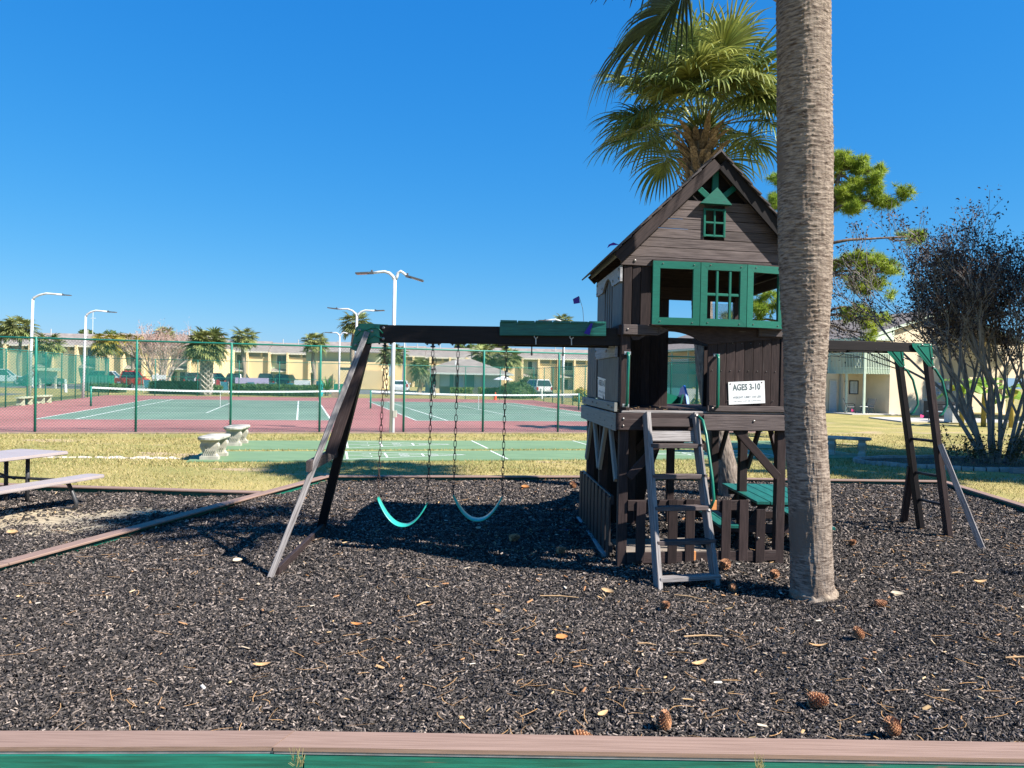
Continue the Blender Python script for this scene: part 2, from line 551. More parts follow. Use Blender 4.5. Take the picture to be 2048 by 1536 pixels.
# chips of bark and crumbled leaves between the rubber
LITTER = mat('leaf_litter', (1, 1, 1), (0.8, 0.78, 0.72), 0.8, 60, spec=0.2,
             island_cols=[(0.0, (0.42, 0.24, 0.12)), (0.3, (0.34, 0.17, 0.085)), (0.6, (0.60, 0.40, 0.20)), (0.85, (0.52, 0.43, 0.32)), (1.0, (0.60, 0.56, 0.50))])
vs, fs, off = [], [], 0
for poly, y0, y1, dens in ((PLAY, 3.3, 5, 19), (PLAY, 5, 8, 13), (PLAY, 8, 13.2, 9), (SIDE, 6.9, 10.9, 7)):
    x, y = scatter(poly, y0, y1, dens)
    k = rng.random(len(x)) < 0.35 + 0.65 * (x > -0.5 * 0 + 0.0)
    x, y = x[k], y[k]
    n = len(x)
    L = rng.uniform(0.006, 0.028, n); W = rng.uniform(0.003, 0.009, n); H = rng.uniform(0.001, 0.003, n)
    v, f = chips(x, y, mz(x, y) + 0.022, L, W, H, 0.3)
    vs.append(v); fs.append(f + off); off += len(v)
stuff(obj('leaf_litter', np_mesh('leaf_litter', np.concatenate(vs), np.concatenate(fs), 4, LITTER), LITTER))
# pine needles: bent threads lying on top
NEEDLE = mat('dry_pine_needle', (0.50, 0.30, 0.13), (0.38, 0.2, 0.08), 0.7, 20, spec=0.3, island=0.3)
vs, fs, off = [], [], 0
for poly, y0, y1, dens in ((PLAY, 3.3, 5.2, 34), (PLAY, 5.2, 8.5, 20), (PLAY, 8.5, 13.2, 16), (SIDE, 6.9, 10.9, 4)):
    x, y = scatter(poly, y0, y1, dens)
    clump = vnoise(x * 1.3 + 9, y * 1.3 + 9, 21)
    k = rng.random(len(x)) < np.clip(clump * 1.6 - 0.35, 0.05, 1)
    x, y = x[k], y[k]; n = len(x)
    yaw = rng.uniform(0, 2 * np.pi, n); Ln = rng.uniform(0.06, 0.17, n); bend = rng.normal(0, 0.5, n)
    w = np.where(y > 7, 0.0028, 0.0016)
    P = []
    for i in range(4):
        t = i / 3.0
        a = yaw + bend * (t - 0.5)
        cx = x + np.cos(yaw) * Ln * (t - .5) - np.sin(yaw) * bend * Ln * 0.25 * (4 * t * (1 - t))
        cy = y + np.sin(yaw) * Ln * (t - .5) + np.cos(yaw) * bend * Ln * 0.25 * (4 * t * (1 - t))
        cz = mz(cx, cy) + 0.024 + 0.004 * t
        P.append(np.stack([cx - np.sin(a) * w, cy + np.cos(a) * w, cz], 1))
        P.append(np.stack([cx + np.sin(a) * w, cy - np.cos(a) * w, cz + 0.0005], 1))
    v = np.stack(P, 1)
    f = np.array([(0, 1, 3, 2), (2, 3, 5, 4), (4, 5, 7, 6)])[None] + (np.arange(n) * 8)[:, None, None]
    vs.append(v.reshape(-1, 3)); fs.append(f.reshape(-1, 4) + off); off += n * 8
stuff(obj('pine_straw', np_mesh('pine_straw', np.concatenate(vs), np.concatenate(fs), 4, NEEDLE), NEEDLE))

# ------------------------------------------------------------------ border timbers with composite caps
def border(pts, label, seam=None, cap_w=0.14, top=0.118, inner=+1, rot=0.0):
    """a run of green timbers with cap boards on top, through the given ground points"""
    p0 = Vector((*pts[0], 0)); p1 = Vector((*pts[-1], 0))
    t = thing('border_edging', (p0 + p1) / 2, label, 'edging', 'timber borders round the play area')
    for i in range(len(pts) - 1):
        p = Vector((*pts[i], 0)); q = Vector((*pts[i + 1], 0))
        d = (q - p).normalized()
        n = max(1, round((q - p).length / 3.2))
        for k in range(n):
            a = p + (q - p) * (k / n); c = p + (q - p) * ((k + 1) / n)
            g = d * 0.003
            plank('timber', a + g + Vector((0, 0, (top - 0.03) / 2)), c - g + Vector((0, 0, (top - 0.03) / 2)), 0.05, top - 0.034, GREENP, t)
            plank('cap_board', a + g + Vector((0, 0, top - 0.0125)), c - g + Vector((0, 0, top - 0.0125)), cap_w, 0.025, COMPOSITE, t, cham=0.006)
    return t
# the near border right in front of the camera: two cap boards meeting at a slanted joint, grey edge strip, green face
nt = thing('border_edging', (0, 3.25, 0), 'brown capped green timber border along the bottom edge of the play area nearest the viewer', 'edging', 'timber borders round the play area')
TZ = 0.14
def slab(name, pts, z0, z1, m, parent):
    b = MB(); b.prism([(x, y, z0) for x, y in pts], (0, 0, z1 - z0))
    v = np.array(b.v)
    L = pts[1][0] - pts[0][0]
    o = b.build(name, m, parent)
    return o
fl = lambda x: 3.234 + (x + 2.134) * 0.0444 if x < -0.99 else 3.280 + (x + 0.985) * 0.0085     # front edge line of the cap
slab('cap_board', [(-5.3, fl(-5.3)), (-1.003, fl(-1.003)), (-0.953, fl(-1.0) + 0.152), (-5.3, fl(-5.3) + 0.152)], TZ - 0.018, TZ, COMPOSITE, nt)
slab('cap_board', [(-0.998, fl(-0.985)), (6.35, fl(6.35)), (6.35, fl(6.35) + 0.152), (-0.948, fl(-0.985) + 0.152)], TZ - 0.0175, TZ + 0.0005, COMPOSITE, nt)
GREYEDGE = mat('grey_drip_edge', (0.25, 0.255, 0.27), (0.18, 0.18, 0.19), 0.5, 14)
slab('edge_strip', [(-5.3, fl(-5.3) + 0.004), (-1.0, fl(-1.0) + 0.004), (-1.0, fl(-1.0) + 0.03), (-5.3, fl(-5.3) + 0.03)], TZ - 0.032, TZ - 0.0185, GREYEDGE, nt)
slab('edge_strip', [(-0.996, fl(-0.98) + 0.004), (6.3, fl(6.3) + 0.004), (6.3, fl(6.3) + 0.03), (-0.996, fl(-0.98) + 0.03)], TZ - 0.0315, TZ - 0.018, GREYEDGE, nt)
WORNG = mat('near_green_timber', (0.010, 0.175, 0.125), (0.006, 0.085, 0.06), 0.45, 4, (0.7, 14, 14), 7, bump=0.0012, bscale=10, bstretch=(0.8, 28, 28), spec=0.45,
            spots=((0.13, 0.115, 0.085), 7, 0.665, (0.5, 4, 6)))
plank('timber', (-5.2, fl(-5.2) + 0.032, 0.046), (-0.873, fl(-.99) + 0.032, 0.046), 0.05, 0.12, WORNG, nt)
plank('timber', (-0.866, fl(-.866) + 0.032, 0.0465), (6.3, fl(6.3) + 0.032, 0.0465), 0.05, 0.12, WORNG, nt)
border([(-4.98, 3.34), (-4.25, 6.40), (-2.98, 12.27)], 'diagonal capped border between the swings and the left picnic table')
border([(-2.98, 12.32), (1.3, 12.93), (5.45, 13.12), (7.5, 13.24)], 'long capped green border along the far side of the play area behind the swings')
border([(7.50, 13.2), (7.16, 10.5), (6.35, 3.4)], 'capped border along the right edge of the play area beyond the climbing ladder')
border([(-11.6, 10.96), (-7.4, 10.80), (-3.40, 10.52)], 'thin capped border between the lawn and the left picnic table')
border([(-11.6, 6.85), (-4.36, 6.42)], 'short capped border joining the diagonal one at the left edge of the photo')

# ------------------------------------------------------------------ lawn blades
LANE_D = Vector((math.cos(R(13.2)), math.sin(R(13.2)), 0)); LANE_N = Vector((-LANE_D.y, LANE_D.x, 0))
LANES = ((Vector((-6.25, 14.72, 0)), 1.95), (Vector((-6.75, 17.08, 0)), 2.35))
lane_polys = []
for o_, w_ in LANES:
    lane_polys.append([tuple((o_ + LANE_D * s + LANE_N * t)[:2]) for s, t in ((-0.05, -0.03), (15.6, -0.03), (15.6, w_ + .03), (-0.05, w_ + .03))])
BLADE = mat('grass_blade', (1, 1, 1), (0.85, 0.85, 0.8), 0.75, 3, spec=0.2, transl=0.25,
            island_cols=[(0.0, (0.20, 0.205, 0.06)), (0.4, (0.33, 0.285, 0.105)), (0.7, (0.46, 0.37, 0.165)), (1.0, (0.58, 0.46, 0.25))])
vs, fs, off = [], [], 0
for y0, y1, dens, h in ((2.9, 10.4, 330, 0.045), (10.4, 14.8, 420, 0.045), (14.8, 20, 240, 0.055), (20, 27, 90, 0.06)):
    n = int((1.44 * y1 + 5) * (y1 - y0) * dens)
    x = rng.uniform(-0.72 * y1 - 2.5, 0.72 * y1 + 2.5, n); y = rng.uniform(y0, y1, n)
    k = np.abs(x) < 0.72 * y + 2.5
    for p in (PLAY, SIDE, COURT_W, *lane_polys):
        k &= ~inpoly(x, y, p)
    bare = vnoise(x * 0.5 + 7, y * 0.9 + 3, 33)
    k &= rng.random(n) < np.clip(1.75 - bare * 1.7, 0.1, 1)
    x, y = x[k], y[k]; n = len(x)
    yaw = rng.uniform(0, 2 * np.pi, n); hh = h * rng.uniform(0.5, 1.2, n); w = 0.006 + 0.004 * (y > 14)
    lean = rng.normal(0, 0.6, (n, 2)) * hh[:, None]
    a = np.stack([x - np.cos(yaw) * w, y - np.sin(yaw) * w, np.zeros(n)], 1)
    c = np.stack([x + np.cos(yaw) * w, y + np.sin(yaw) * w, np.zeros(n)], 1)
    d = np.stack([x + lean[:, 0], y + lean[:, 1], hh], 1)
    v = np.stack([a, c, d], 1).reshape(-1, 3)
    vs.append(v); fs.append(np.arange(len(v)).reshape(-1, 3) + off); off += len(v)
stuff(obj('lawn_grass', np_mesh('lawn_grass', np.concatenate(vs), np.concatenate(fs), 3, BLADE), BLADE))

# ------------------------------------------------------------------ shuffleboard lanes
LANEG = mat('green_lane_paint', (0.165, 0.255, 0.135), (0.13, 0.21, 0.112), 0.7, 1.2, (1, 3, 1), 7, spec=0.25, spots=((0.07, 0.18, 0.12), 0.9, 0.66, (0.5, 2, 1)))
LINEW = mat('white_line_paint', (0.72, 0.74, 0.70), (0.55, 0.6, 0.54), 0.7, 9, detail=7)
for li, (o_, w_) in enumerate(LANES):
    P = lambda s, t, z=0.0: o_ + LANE_D * s + LANE_N * t + Vector((0, 0, z))
    b = MB(); b.prism([P(0, 0, -0.05), P(15.5, 0, -0.05), P(15.5, w_, -0.05), P(0, w_, -0.05)], (0, 0, 0.075))
    lane = structure(b.build('shuffleboard_lane', LANEG))
    b = MB()
    def ln(s0, t0, s1, t1, w=0.045):
        a = P(s0, t0, 0.029); c = P(s1, t1, 0.029); d = (c - a).normalized(); nn = Vector((-d.y, d.x, 0)) * (w / 2)
        b.poly([a - nn, c - nn, c + nn, a + nn])
    m = w_ / 2; hw = w_ * 0.42
    for s0, sg in ((2.62, 1), (13.0, -1)):
        tip = s0 + sg * 3.0
        ln(s0, m - hw, s0, m + hw); ln(s0 + sg * .42, m - hw * .96, s0 + sg * .42, m + hw * .96)
        for q in (1.25, 2.05):
            k = hw * (1 - (q - 0.42) / (3.0 - 0.42) * 1.0)
            ln(s0 + sg * q, m - k, s0 + sg * q, m + k)
        ln(s0, m - hw, s0 + sg * .42, m - hw * .96); ln(s0, m + hw, s0 + sg * .42, m + hw * .96)
        ln(s0 + sg * .42, m - hw * .96, tip, m); ln(s0 + sg * .42, m + hw * .96, tip, m)
        ln(s0 + sg * .44, m, s0 + sg * 2.05, m)
        ln(tip + sg * .75, 0.05, tip + sg * .75, w_ - 0.05)
    b.build('lane_line', LINEW, lane)
    for s, t, body in ((2.83, m, '10 OFF'), (3.45, m + hw * .36, '7'), (3.45, m - hw * .36, '7'), (4.25, m + hw * .22, '8'), (4.25, m - hw * .22, '8'), (4.9, m, '10')):
        text('lane_number', body, 0.30 if len(body) < 4 else 0.26, LINEW, Mrows(-LANE_N, LANE_D, (0, 0, 1), P(s, t, 0.030)), lane)
# scattered pale sand along the lane edges is part of the lawn colour; a limestone trail at the left
b = MB()
for i in range(46):
    t_ = i / 45
    x = -9.6 + t_ * 3.1 + random.uniform(-.05, .05); y = 15.15 + t_ * 0.3 + random.uniform(-.12, .12)
    r = random.uniform(.04, .12)
    b.lathe((x, y, 0.0), [(r, 0.0), (r * .8, r * .12), (r * .3, r * .2)], 6)
tag(stuff(b.build('pale_gravel', mat('pale_gravel', (0.55, 0.50, 0.44), (0.42, 0.37, 0.31), 0.9, 9))), 'line of pale shell gravel on the lawn left of the stone benches', 'gravel')
# ================================================================== the wooden playset
TO = Vector((1.0, 6.99, 0))
TU = Vector((math.cos(R(10.5)), math.sin(R(10.5)), 0)); TV = Vector((-math.sin(R(2.5)), math.cos(R(2.5)), 0))
def T(u, v, z):
    return TO + TU * u + TV * v + Vector((0, 0, z))
FN = -TV                                      # out of the front face
LN = -TU
ps = thing('playset', T(0.8, 1.0, 0), 'dark brown wooden playhouse on posts with ladder, swing beam, green window frames and climbing ladder', 'playset')
def sub(name, pts_lo=None, loc=(0, 0, 0)):
    """an empty part that holds sub-parts"""
    o = bpy.data.objects.new(name, None); COL.objects.link(o)
    o.empty_display_size = .1
    M = Matrix.Translation(loc)
    WM[o.name] = M; o.parent = ps; o.matrix_basis = WM[ps.name].inverted() @ M
    return o
# upright board on the front (or a parallel) plane
def fboard(name, u0, u1, z0, z1, v, m, parent, t=0.02):
    return plank(name, T((u0 + u1) / 2, v, z0), T((u0 + u1) / 2, v, z1), u1 - u0, t, m, parent, up=FN)
def hboard(name, u0, u1, z0, z1, v, m, parent, t=0.022):
    return plank(name, T(u0, v, (z0 + z1) / 2), T(u1, v, (z0 + z1) / 2), z1 - z0, t, m, parent, up=FN)
def lboard(name, v0, v1, z0, z1, u, m, parent, t=0.02):        # upright board on a side wall
    return plank(name, T(u, (v0 + v1) / 2, z0), T(u, (v0 + v1) / 2, z1), abs(v1 - v0), t, m, parent, up=LN)
def lhboard(name, v0, v1, z0, z1, u, m, parent, t=0.022):
    return plank(name, T(u, v0, (z0 + z1) / 2), T(u, v1, (z0 + z1) / 2), z1 - z0, t, m, parent, up=LN)
def bolts(name, pts, nrm, parent, r=0.011):
    nrm = Vector(nrm).normalized()
    me = None
    for p in pts:
        p = Vector(p)
        if me is None:
            b = MB(); b.tube([nrm * -.002, nrm * .005, nrm * .008], [r, r * .9, r * .45], 8)
            me = b.mesh(name)
        obj(name, me, BOLT, parent, Matrix.Translation(p))

W = 1.66
# --- corner posts
posts = {}
for (u, v, z1) in ((0.04, 0.05, 2.80), (W - 0.045, 0.05, 2.80), (0.04, 2.08, 2.32), (W - 0.045, 2.08, 2.32), (0.03, 1.1, 1.30), (W - 0.045, 1.08, 1.30), (0.55, 2.06, 1.3)):
    plank('post', T(u, v, -0.02), T(u, v, z1), 0.085, 0.085, BROWN, ps, up=FN)
# --- deck
dk = sub('deck', loc=T(.8, 1, 1.4))
for i in range(16):
    v0 = 0.0 + i * 0.1345
    hboard  # noqa
    p = plank('deck_board', T(0.0, v0 + 0.064, 1.463), T(W, v0 + 0.064, 1.463), 0.128, 0.022, GREYWOOD if i < 1 else BROWN, dk)
hboard('front_beam', -0.05, 1.705, 1.295, 1.450, -0.012, BROWN, ps, 0.036)
hboard('front_rail', 0.842, 1.70, 1.476, 1.530, -0.010, BROWN_W, ps, 0.032)
hboard('beam_overlay', 0.80, 1.705, 1.300, 1.445, -0.040, BROWN_W, ps, 0.014)
hboard('back_beam', -0.05, 1.705, 1.295, 1.450, 2.17, BROWN, ps, 0.036)
GREYSIDE = mat('grey_lit_side', (0.27, 0.27, 0.24), (0.21, 0.21, 0.19), 0.7, 5, (0.7, 14, 14), 6, spec=0.3, spots=((0.04, 0.035, 0.03), 16, 0.715, (1, 1.5, 1.5)))  # pale grey carries the light on the left side's boards in its colour
lhboard('side_beam', -0.02, 2.19, 1.290, 1.448, -0.056, GREYSIDE, ps, 0.03)
lhboard('side_rail', 0.02, 2.17, 1.462, 1.545, -0.046, GREYSIDE, ps, 0.03)
lhboard('right_beam', -0.02, 2.19, 1.29, 1.448, 1.716, BROWN, ps, 0.03)
lhboard('right_rail', 0.0, 2.17, 1.462, 1.545, 1.706, BROWN, ps, 0.03)
bolts('bolt', [T(0.02, -.032, 1.40), T(0.02, -.032, 1.335), T(0.88, -.05, 1.505), T(1.66, -.05, 1.50), T(1.30, -.05, 1.39), T(1.67, -.05, 1.425), T(1.67, -.05, 1.33)], FN, ps)
bolts('bolt', [T(-.07, v, z) for v, z in ((0.05, 1.40), (.05, 1.33), (2.1, 1.40), (.45, 1.36), (.75, 1.37), (1.15, 1.38), (1.6, 1.36), (.1, 1.50), (.3, 1.51), (1.0, 1.51), (1.3, 1.51), (1.9, 1.51))], LN, ps)

# --- front wall, lower storey
fw = sub('front_wall', loc=T(.8, 0, 2.2))
n = 8
for i in range(n):
    w = (W - 0.09 - 0.838) / n
    fboard('plank', 0.838 + i * w + 0.003, 0.838 + (i + 1) * w - 0.003, 1.532, 2.20, 0.004, BROWN, fw, 0.018)
fboard('plank', W - 0.085, W + 0.012, 1.532, 2.8, -0.012, BROWN, fw, 0.03)
bolts('nail', [T(0.838 + (i + f_) * (W - 0.928) / n, -.005, z) for i in range(n) for f_, z in ((.3, 1.58), (.7, 2.12), (.5, 1.86))], FN, fw, .0045)
# arched header over the doorway
b = MB()
arc = [(0.075, 2.10), (0.075, 2.163)]
pts = []
for i in range(13):
    t = i / 12
    u = 0.16 + t * 0.60
    pts.append((u, 2.125 + 0.085 * math.sin(math.pi * t) ** 0.8))
outl = [(0.0, 2.262), (0.0, 2.165), (0.075, 2.16), (0.10, 2.12)] + pts + [(0.838, 2.10), (W + .01, 2.185), (W + .01, 2.262)]
b.prism([T(u, -0.02, z) for u, z in outl], TV * 0.024)
o = b.build('arched_header', BROWN, ps)
hboard('mid_rail', 0.0, 0.33, 2.168, 2.260, -0.036, BROWN_W, ps, 0.026)
hboard('mid_rail', 1.33, W + 0.012, 2.186, 2.278, -0.036, BROWN_W, ps, 0.026)
b = MB(); b.prism([T(0.334, -0.049, 2.168), T(0.334, -0.049, 2.260), T(0.44, -0.049, 2.217)], TV * 0.026); b.build('rail_point', BROWN_W, ps)
bolts('bolt', [T(0.04, -.05, 2.215)], FN, ps)
# --- front wall, upper storey
for u0, u1 in ((0.002, 0.077), (0.083, 0.161), (0.167, 0.262)):
    fboard('plank', u0, u1, 2.262, 2.80, 0.0, BROWN, fw, 0.02)
for u0, u1 in ((1.565, 1.61), (1.614, W - 0.09)):
    fboard('plank', u0, u1, 2.28, 2.80, 0.0, BROWN, fw, 0.02)
# --- gable boards, cut to the roof pitch
def gable(vpl, m, parent, holes):
    zs = [2.802, 2.888, 2.982, 3.070, 3.160, 3.252, 3.340, 3.428]
    for i in range(7):
        gap = 0.003 if holes else -0.004
        z0, z1 = zs[i] + gap, zs[i + 1] - gap
        hw0 = (3.80 - z0) / 1.0 * 0.985; hw1 = (3.80 - z1) / 1.0 * 0.985
        hw0 = min(hw0, 0.905)
        if i == 0: hw0 = hw1 = 0.90
        segs = [(-1, 1)]
        c = 0.868
        if holes and z1 > 3.10 and z0 < 3.35:
            parts = [((c - hw0, z0), (0.765, z0), (0.765, z1), (c - hw1, z1)), ((0.968, z0), (c + hw0, z0), (c + hw1, z1), (0.968, z1))]
        else:
            parts = [((c - hw0, z0), (c + hw0, z0), (c + hw1, z1), (c - hw1, z1))]
        for pp in parts:
            b = MB()
            L = pp[1][0] - pp[0][0]
            o0 = T(pp[0][0], vpl, z0)
            loc = [((Vector((u - pp[0][0], z - z0, 0)))) for u, z in pp]
            b.prism([(p.x, p.y, 0) for p in loc], (0, 0, 0.02))
            me = b.mesh('gable_board')
            obj('gable_board', me, m, parent, Mrows(TU, (0, 0, 1), TU.cross(Vector((0, 0, 1))), o0 + FN * (0.0 if holes or i % 2 else 0.003)))
ga = sub('gable', loc=T(.87, 0, 3.0))
gable(-0.005, BROWN_W, ga, True)
gable(1.40, BROWN, ga, False)
bolts('bolt', [T(0.10, -.03, 2.845)], FN, ps, .013)
# --- little gable window
gwn = sub('gable_window', loc=T(.866, -0.03, 3.1))
gu0, gu1, gz0, gz1 = 0.755, 0.975, 3.098, 3.362
for a, c in (((gu0, gu0 + .022), (gz0, gz1)), ((gu1 - .022, gu1), (gz0, gz1)), ((0.856, 0.874), (gz0, gz1))):
    fboard('stile', a[0], a[1], c[0], c[1], -0.034, GREENP, gwn, 0.018)
for z in (gz0 + 0.011, (gz0 + gz1) / 2, gz1 - 0.011):
    hboard('muntin', gu0 + .022, gu1 - .022, z - 0.010, z + 0.010, -0.0335, GREENP, gwn, 0.016)
# --- sun-ray ornament under the ridge
orn = sub('gable_ornament', loc=T(.866, -0.03, 3.5))
fboard('ray', 0.835, 0.897, 3.50, 3.735, -0.03, GREENP, orn, 0.02)
for sg in (-1, 1):
    p = T(0.866 + sg * 0.06, -0.03, 3.46); q = T(0.866 + sg * 0.215, -0.03, 3.585)
    plank('ray', p, q, 0.055, 0.02, GREENP, orn, up=FN)
b = MB(); b.prism([T(0.705, -0.10, 3.392), T(1.015, -0.10, 3.392), T(0.866, -0.10, 3.545)], TV * 0.06); b.build('sun_board', GREENP, orn)
hboard('shade_backing', 0.55, 1.18, 3.43, 3.55, 0.03, BLACKWOOD, orn, 0.015)  # black boards stand in for the shadowed opening behind the ornament
hboard('shade_backing', 0.70, 1.04, 3.552, 3.72, 0.03, BLACKWOOD, orn, 0.015)

# --- bay window: three green frames that stand out from the wall
def frame(c0, c1, z0, z1, w, parent, mt=0):
    """mitred look frame between two plan points"""
    a = Vector(c0); c = Vector(c1); d = (c - a).normalized(); nn = Vector((d.y, -d.x, 0))
    zz = Vector((0, 0, 1))
    def mem(p, q, p2, q2):
        b = MB(); b.prism([p, q, q2, p2], -nn * 0.03); return b
    A = lambda s, z: a + d * s + zz * (z - a.z)
    L = (c - a).length
    g = .0012
    mem(A(0, z0), A(L, z0), A(w, z0 + w), A(L - w, z0 + w)).build('rail', GREENP, parent)
    mem(A(w, z1 - w), A(L - w, z1 - w), A(0, z1), A(L, z1)).build('rail', GREENP, parent)
    mem(A(0, z0 + g), A(w - g, z0 + w), A(0, z1 - g), A(w - g, z1 - w)).build('stile', GREENP, parent)
    mem(A(L - w + g, z0 + w), A(L, z0 + g), A(L - w + g, z1 - w), A(L, z1 - g)).build('stile', GREENP, parent)
    return A, L, d, nn
B0, B1, B2, B3 = (0.252, -0.125), (0.702, -0.165), (1.160, -0.165), (1.565, -0.10)
def TP(c, z): return T(c[0], c[1], z)
for k, (c0, c1) in enumerate(((B0, B1), (B1, B2), (B2, B3))):
    w_ = sub('window_frame', loc=(TP(c0, 2.27) + TP(c1, 2.27)) / 2)
    a = TP(c0, 2.266); c = TP(c1, 2.266); d = (c - a).normalized()
    A, L, d, nn = frame(a + d * .003, c - d * .003, 2.262, 2.838, 0.066, w_)
    if k == 1:
        for s in (L * 0.36, L * 0.64):
            plank('muntin', A(s, 2.328) - nn * .014, A(s, 2.77) - nn * .014, 0.024, 0.018, GREENP, w_, up=nn)
        plank('muntin', A(.066, 2.55) - nn * .018, A(L - .066, 2.55) - nn * .018, 0.026, 0.018, GREENP, w_, up=nn)
    bolts('screw', [A(s, z) for s, z in ((.07, 2.29), (L - .07, 2.285), (.09, 2.815), (L - .06, 2.81))], nn, w_, .006)
# sill and head of the bay, hidden mostly
for z in (2.255, 2.838):
    b = MB(); b.prism([TP(B0, z), T(B1[0], B1[1] + .012, z), T(B2[0], B2[1] + .012, z), TP(B3, z), T(B3[0], 0.0, z), T(B0[0], 0.0, z)], (0, 0, 0.012)); b.build('bay_board', BROWN, ps)

# --- left wall: upper panel with arched vent of slats, lower panel
lw = sub('left_wall', loc=T(0, .7, 2.0))
BLUEW = mat('sky_lit_side_board', (0.36, 0.36, 0.37), (0.17, 0.165, 0.17), 0.6, 5, (0.8, 14, 14), 7, spec=0.4, orand=.1)  # bluish sky light on the left wall boards, put into their colour
SIDEP = mat('side_plank', (0.13, 0.125, 0.125), (0.045, 0.04, 0.04), 0.55, 6, (0.8, 18, 18), 7, bump=.001, bscale=9, bstretch=(1, 26, 26), spec=0.5, orand=.1)  # planks greyer than the front's: sky light on the left wall is coloured in
for v0, v1 in ((0.03, 0.15), (0.154, 0.27), (0.274, 0.40), (0.98, 1.10), (1.104, 1.23), (1.234, 1.37)):
    lboard('plank', v0, v1, 2.262, 2.68, -0.004, SIDEP, lw, 0.02)
for v0 in (0.47, 0.60, 0.73, 0.86):
    lboard('slat', v0, v0 + 0.045, 2.262, 2.79, 0.004, SIDEP, lw, 0.02)
b = MB()
outl = [(-0.01, 2.80), (-0.01, 2.655), (0.40, 2.655)] + [(0.40 + 0.58 * t / 10, 2.655 + 0.105 * math.sin(math.pi * t / 10)) for t in range(11)] + [(1.40, 2.655), (1.40, 2.80)]
b.prism([T(-0.034, v, z) for v, z in outl], TU * 0.022); b.build('arched_board', BLUEW, lw)
bolts('bolt', [T(-.036, v, z) for v, z in ((.06, 2.77), (.06, 2.69), (.36, 2.70), (1.0, 2.70), (1.34, 2.77), (1.34, 2.68))], LN, ps, .014)
for i in range(9):
    v0 = 0.10 + i * 0.125
    lboard('plank', v0 + .002, v0 + .123, 1.548, 1.965, -0.012, SIDEP, lw, 0.02)
lhboard('top_board', 0.12, 1.36, 1.967, 2.10, -0.03, BLUEW, lw, 0.022)
bolts('bolt', [T(-.044, v, z) for v, z in ((.16, 2.06), (.62, 2.04), (1.3, 2.06), (1.3, 1.99))], LN, ps, .014)
for v0 in (1.44, 1.58, 1.72, 1.86, 2.0):
    lboard('slat', v0, v0 + 0.07, 1.55, 2.32, -0.004, SIDEP, lw, 0.02)
lhboard('rail', 1.38, 2.12, 2.26, 2.33, 0.02, BROWN, lw, 0.03)
lhboard('rail', 0.03, 1.40, 2.168, 2.26, -0.014, BROWN, lw, 0.03)
# --- right wall, open above the rail
rw = sub('right_wall', loc=T(W, .7, 2.0))
for i in range(10):
    v0 = 0.09 + i * 0.131
    lboard('plank', v0 + .002, v0 + .129, 1.548, 2.20, W, BROWN, rw, 0.02)
lhboard('rail', 0.0, 1.42, 2.20, 2.28, W + .012, BROWN, rw, 0.03)
lhboard('rail', 0.0, 1.42, 2.70, 2.80, W + .012, BROWN, rw, 0.03)
plank('post', T(W - .04, 1.37, 1.47), T(W - .04, 1.37, 2.8), 0.085, 0.07, BROWN, ps, up=FN)
# --- back wall of the cabin with its doorway and window
bw = sub('back_wall', loc=T(.8, 1.4, 2.0))
for i in range(7):
    u0 = 0.06 + i * 0.107
    fboard('plank', u0 + .002, u0 + .105, 1.475, 2.80, 1.40, BROWN, bw, 0.02)
fboard('plank', 1.235, 1.30, 1.475, 2.80, 1.40, BROWN, bw, 0.04)
for i in range(3):
    fboard('plank', 1.304 + i * .106, 1.304 + i * .106 + .103, 1.475, 2.2, 1.40, BROWN, bw, 0.02)
hboard('header', 0.06, W - .08, 2.655, 2.80, 1.375, BROWN, bw, 0.03)
b = MB(); b.prism([T(0.80, 1.36, z) if k == 0 else T(u, 1.36, z) for k, (u, z) in enumerate([(0.80, 2.235), (0.80, 2.16), (0.95, 2.172), (1.10, 2.17), (1.24, 2.15), (1.30, 2.14), (1.30, 2.235)])], TV * 0.025); b.build('door_rail', BROWN_W, bw)
lhb = plank('post', T(0.05, 1.37, 1.47), T(0.05, 1.37, 2.8), 0.08, 0.06, BROWN, ps, up=FN)
# --- clear plastic pane in the back window
PANE = mat('clear_pane', (0.8, 0.85, 0.88), (0.78, 0.83, 0.86), 0.12, 5, transp=0.72)
b = MB(); b.box(0, 0.27, -0.002, 0.002, 0, 0.42)
obj('pane', b.mesh('pane'), PANE, bw, Mrows(TU, TV, (0, 0, 1), T(1.31, 1.39, 2.215)))

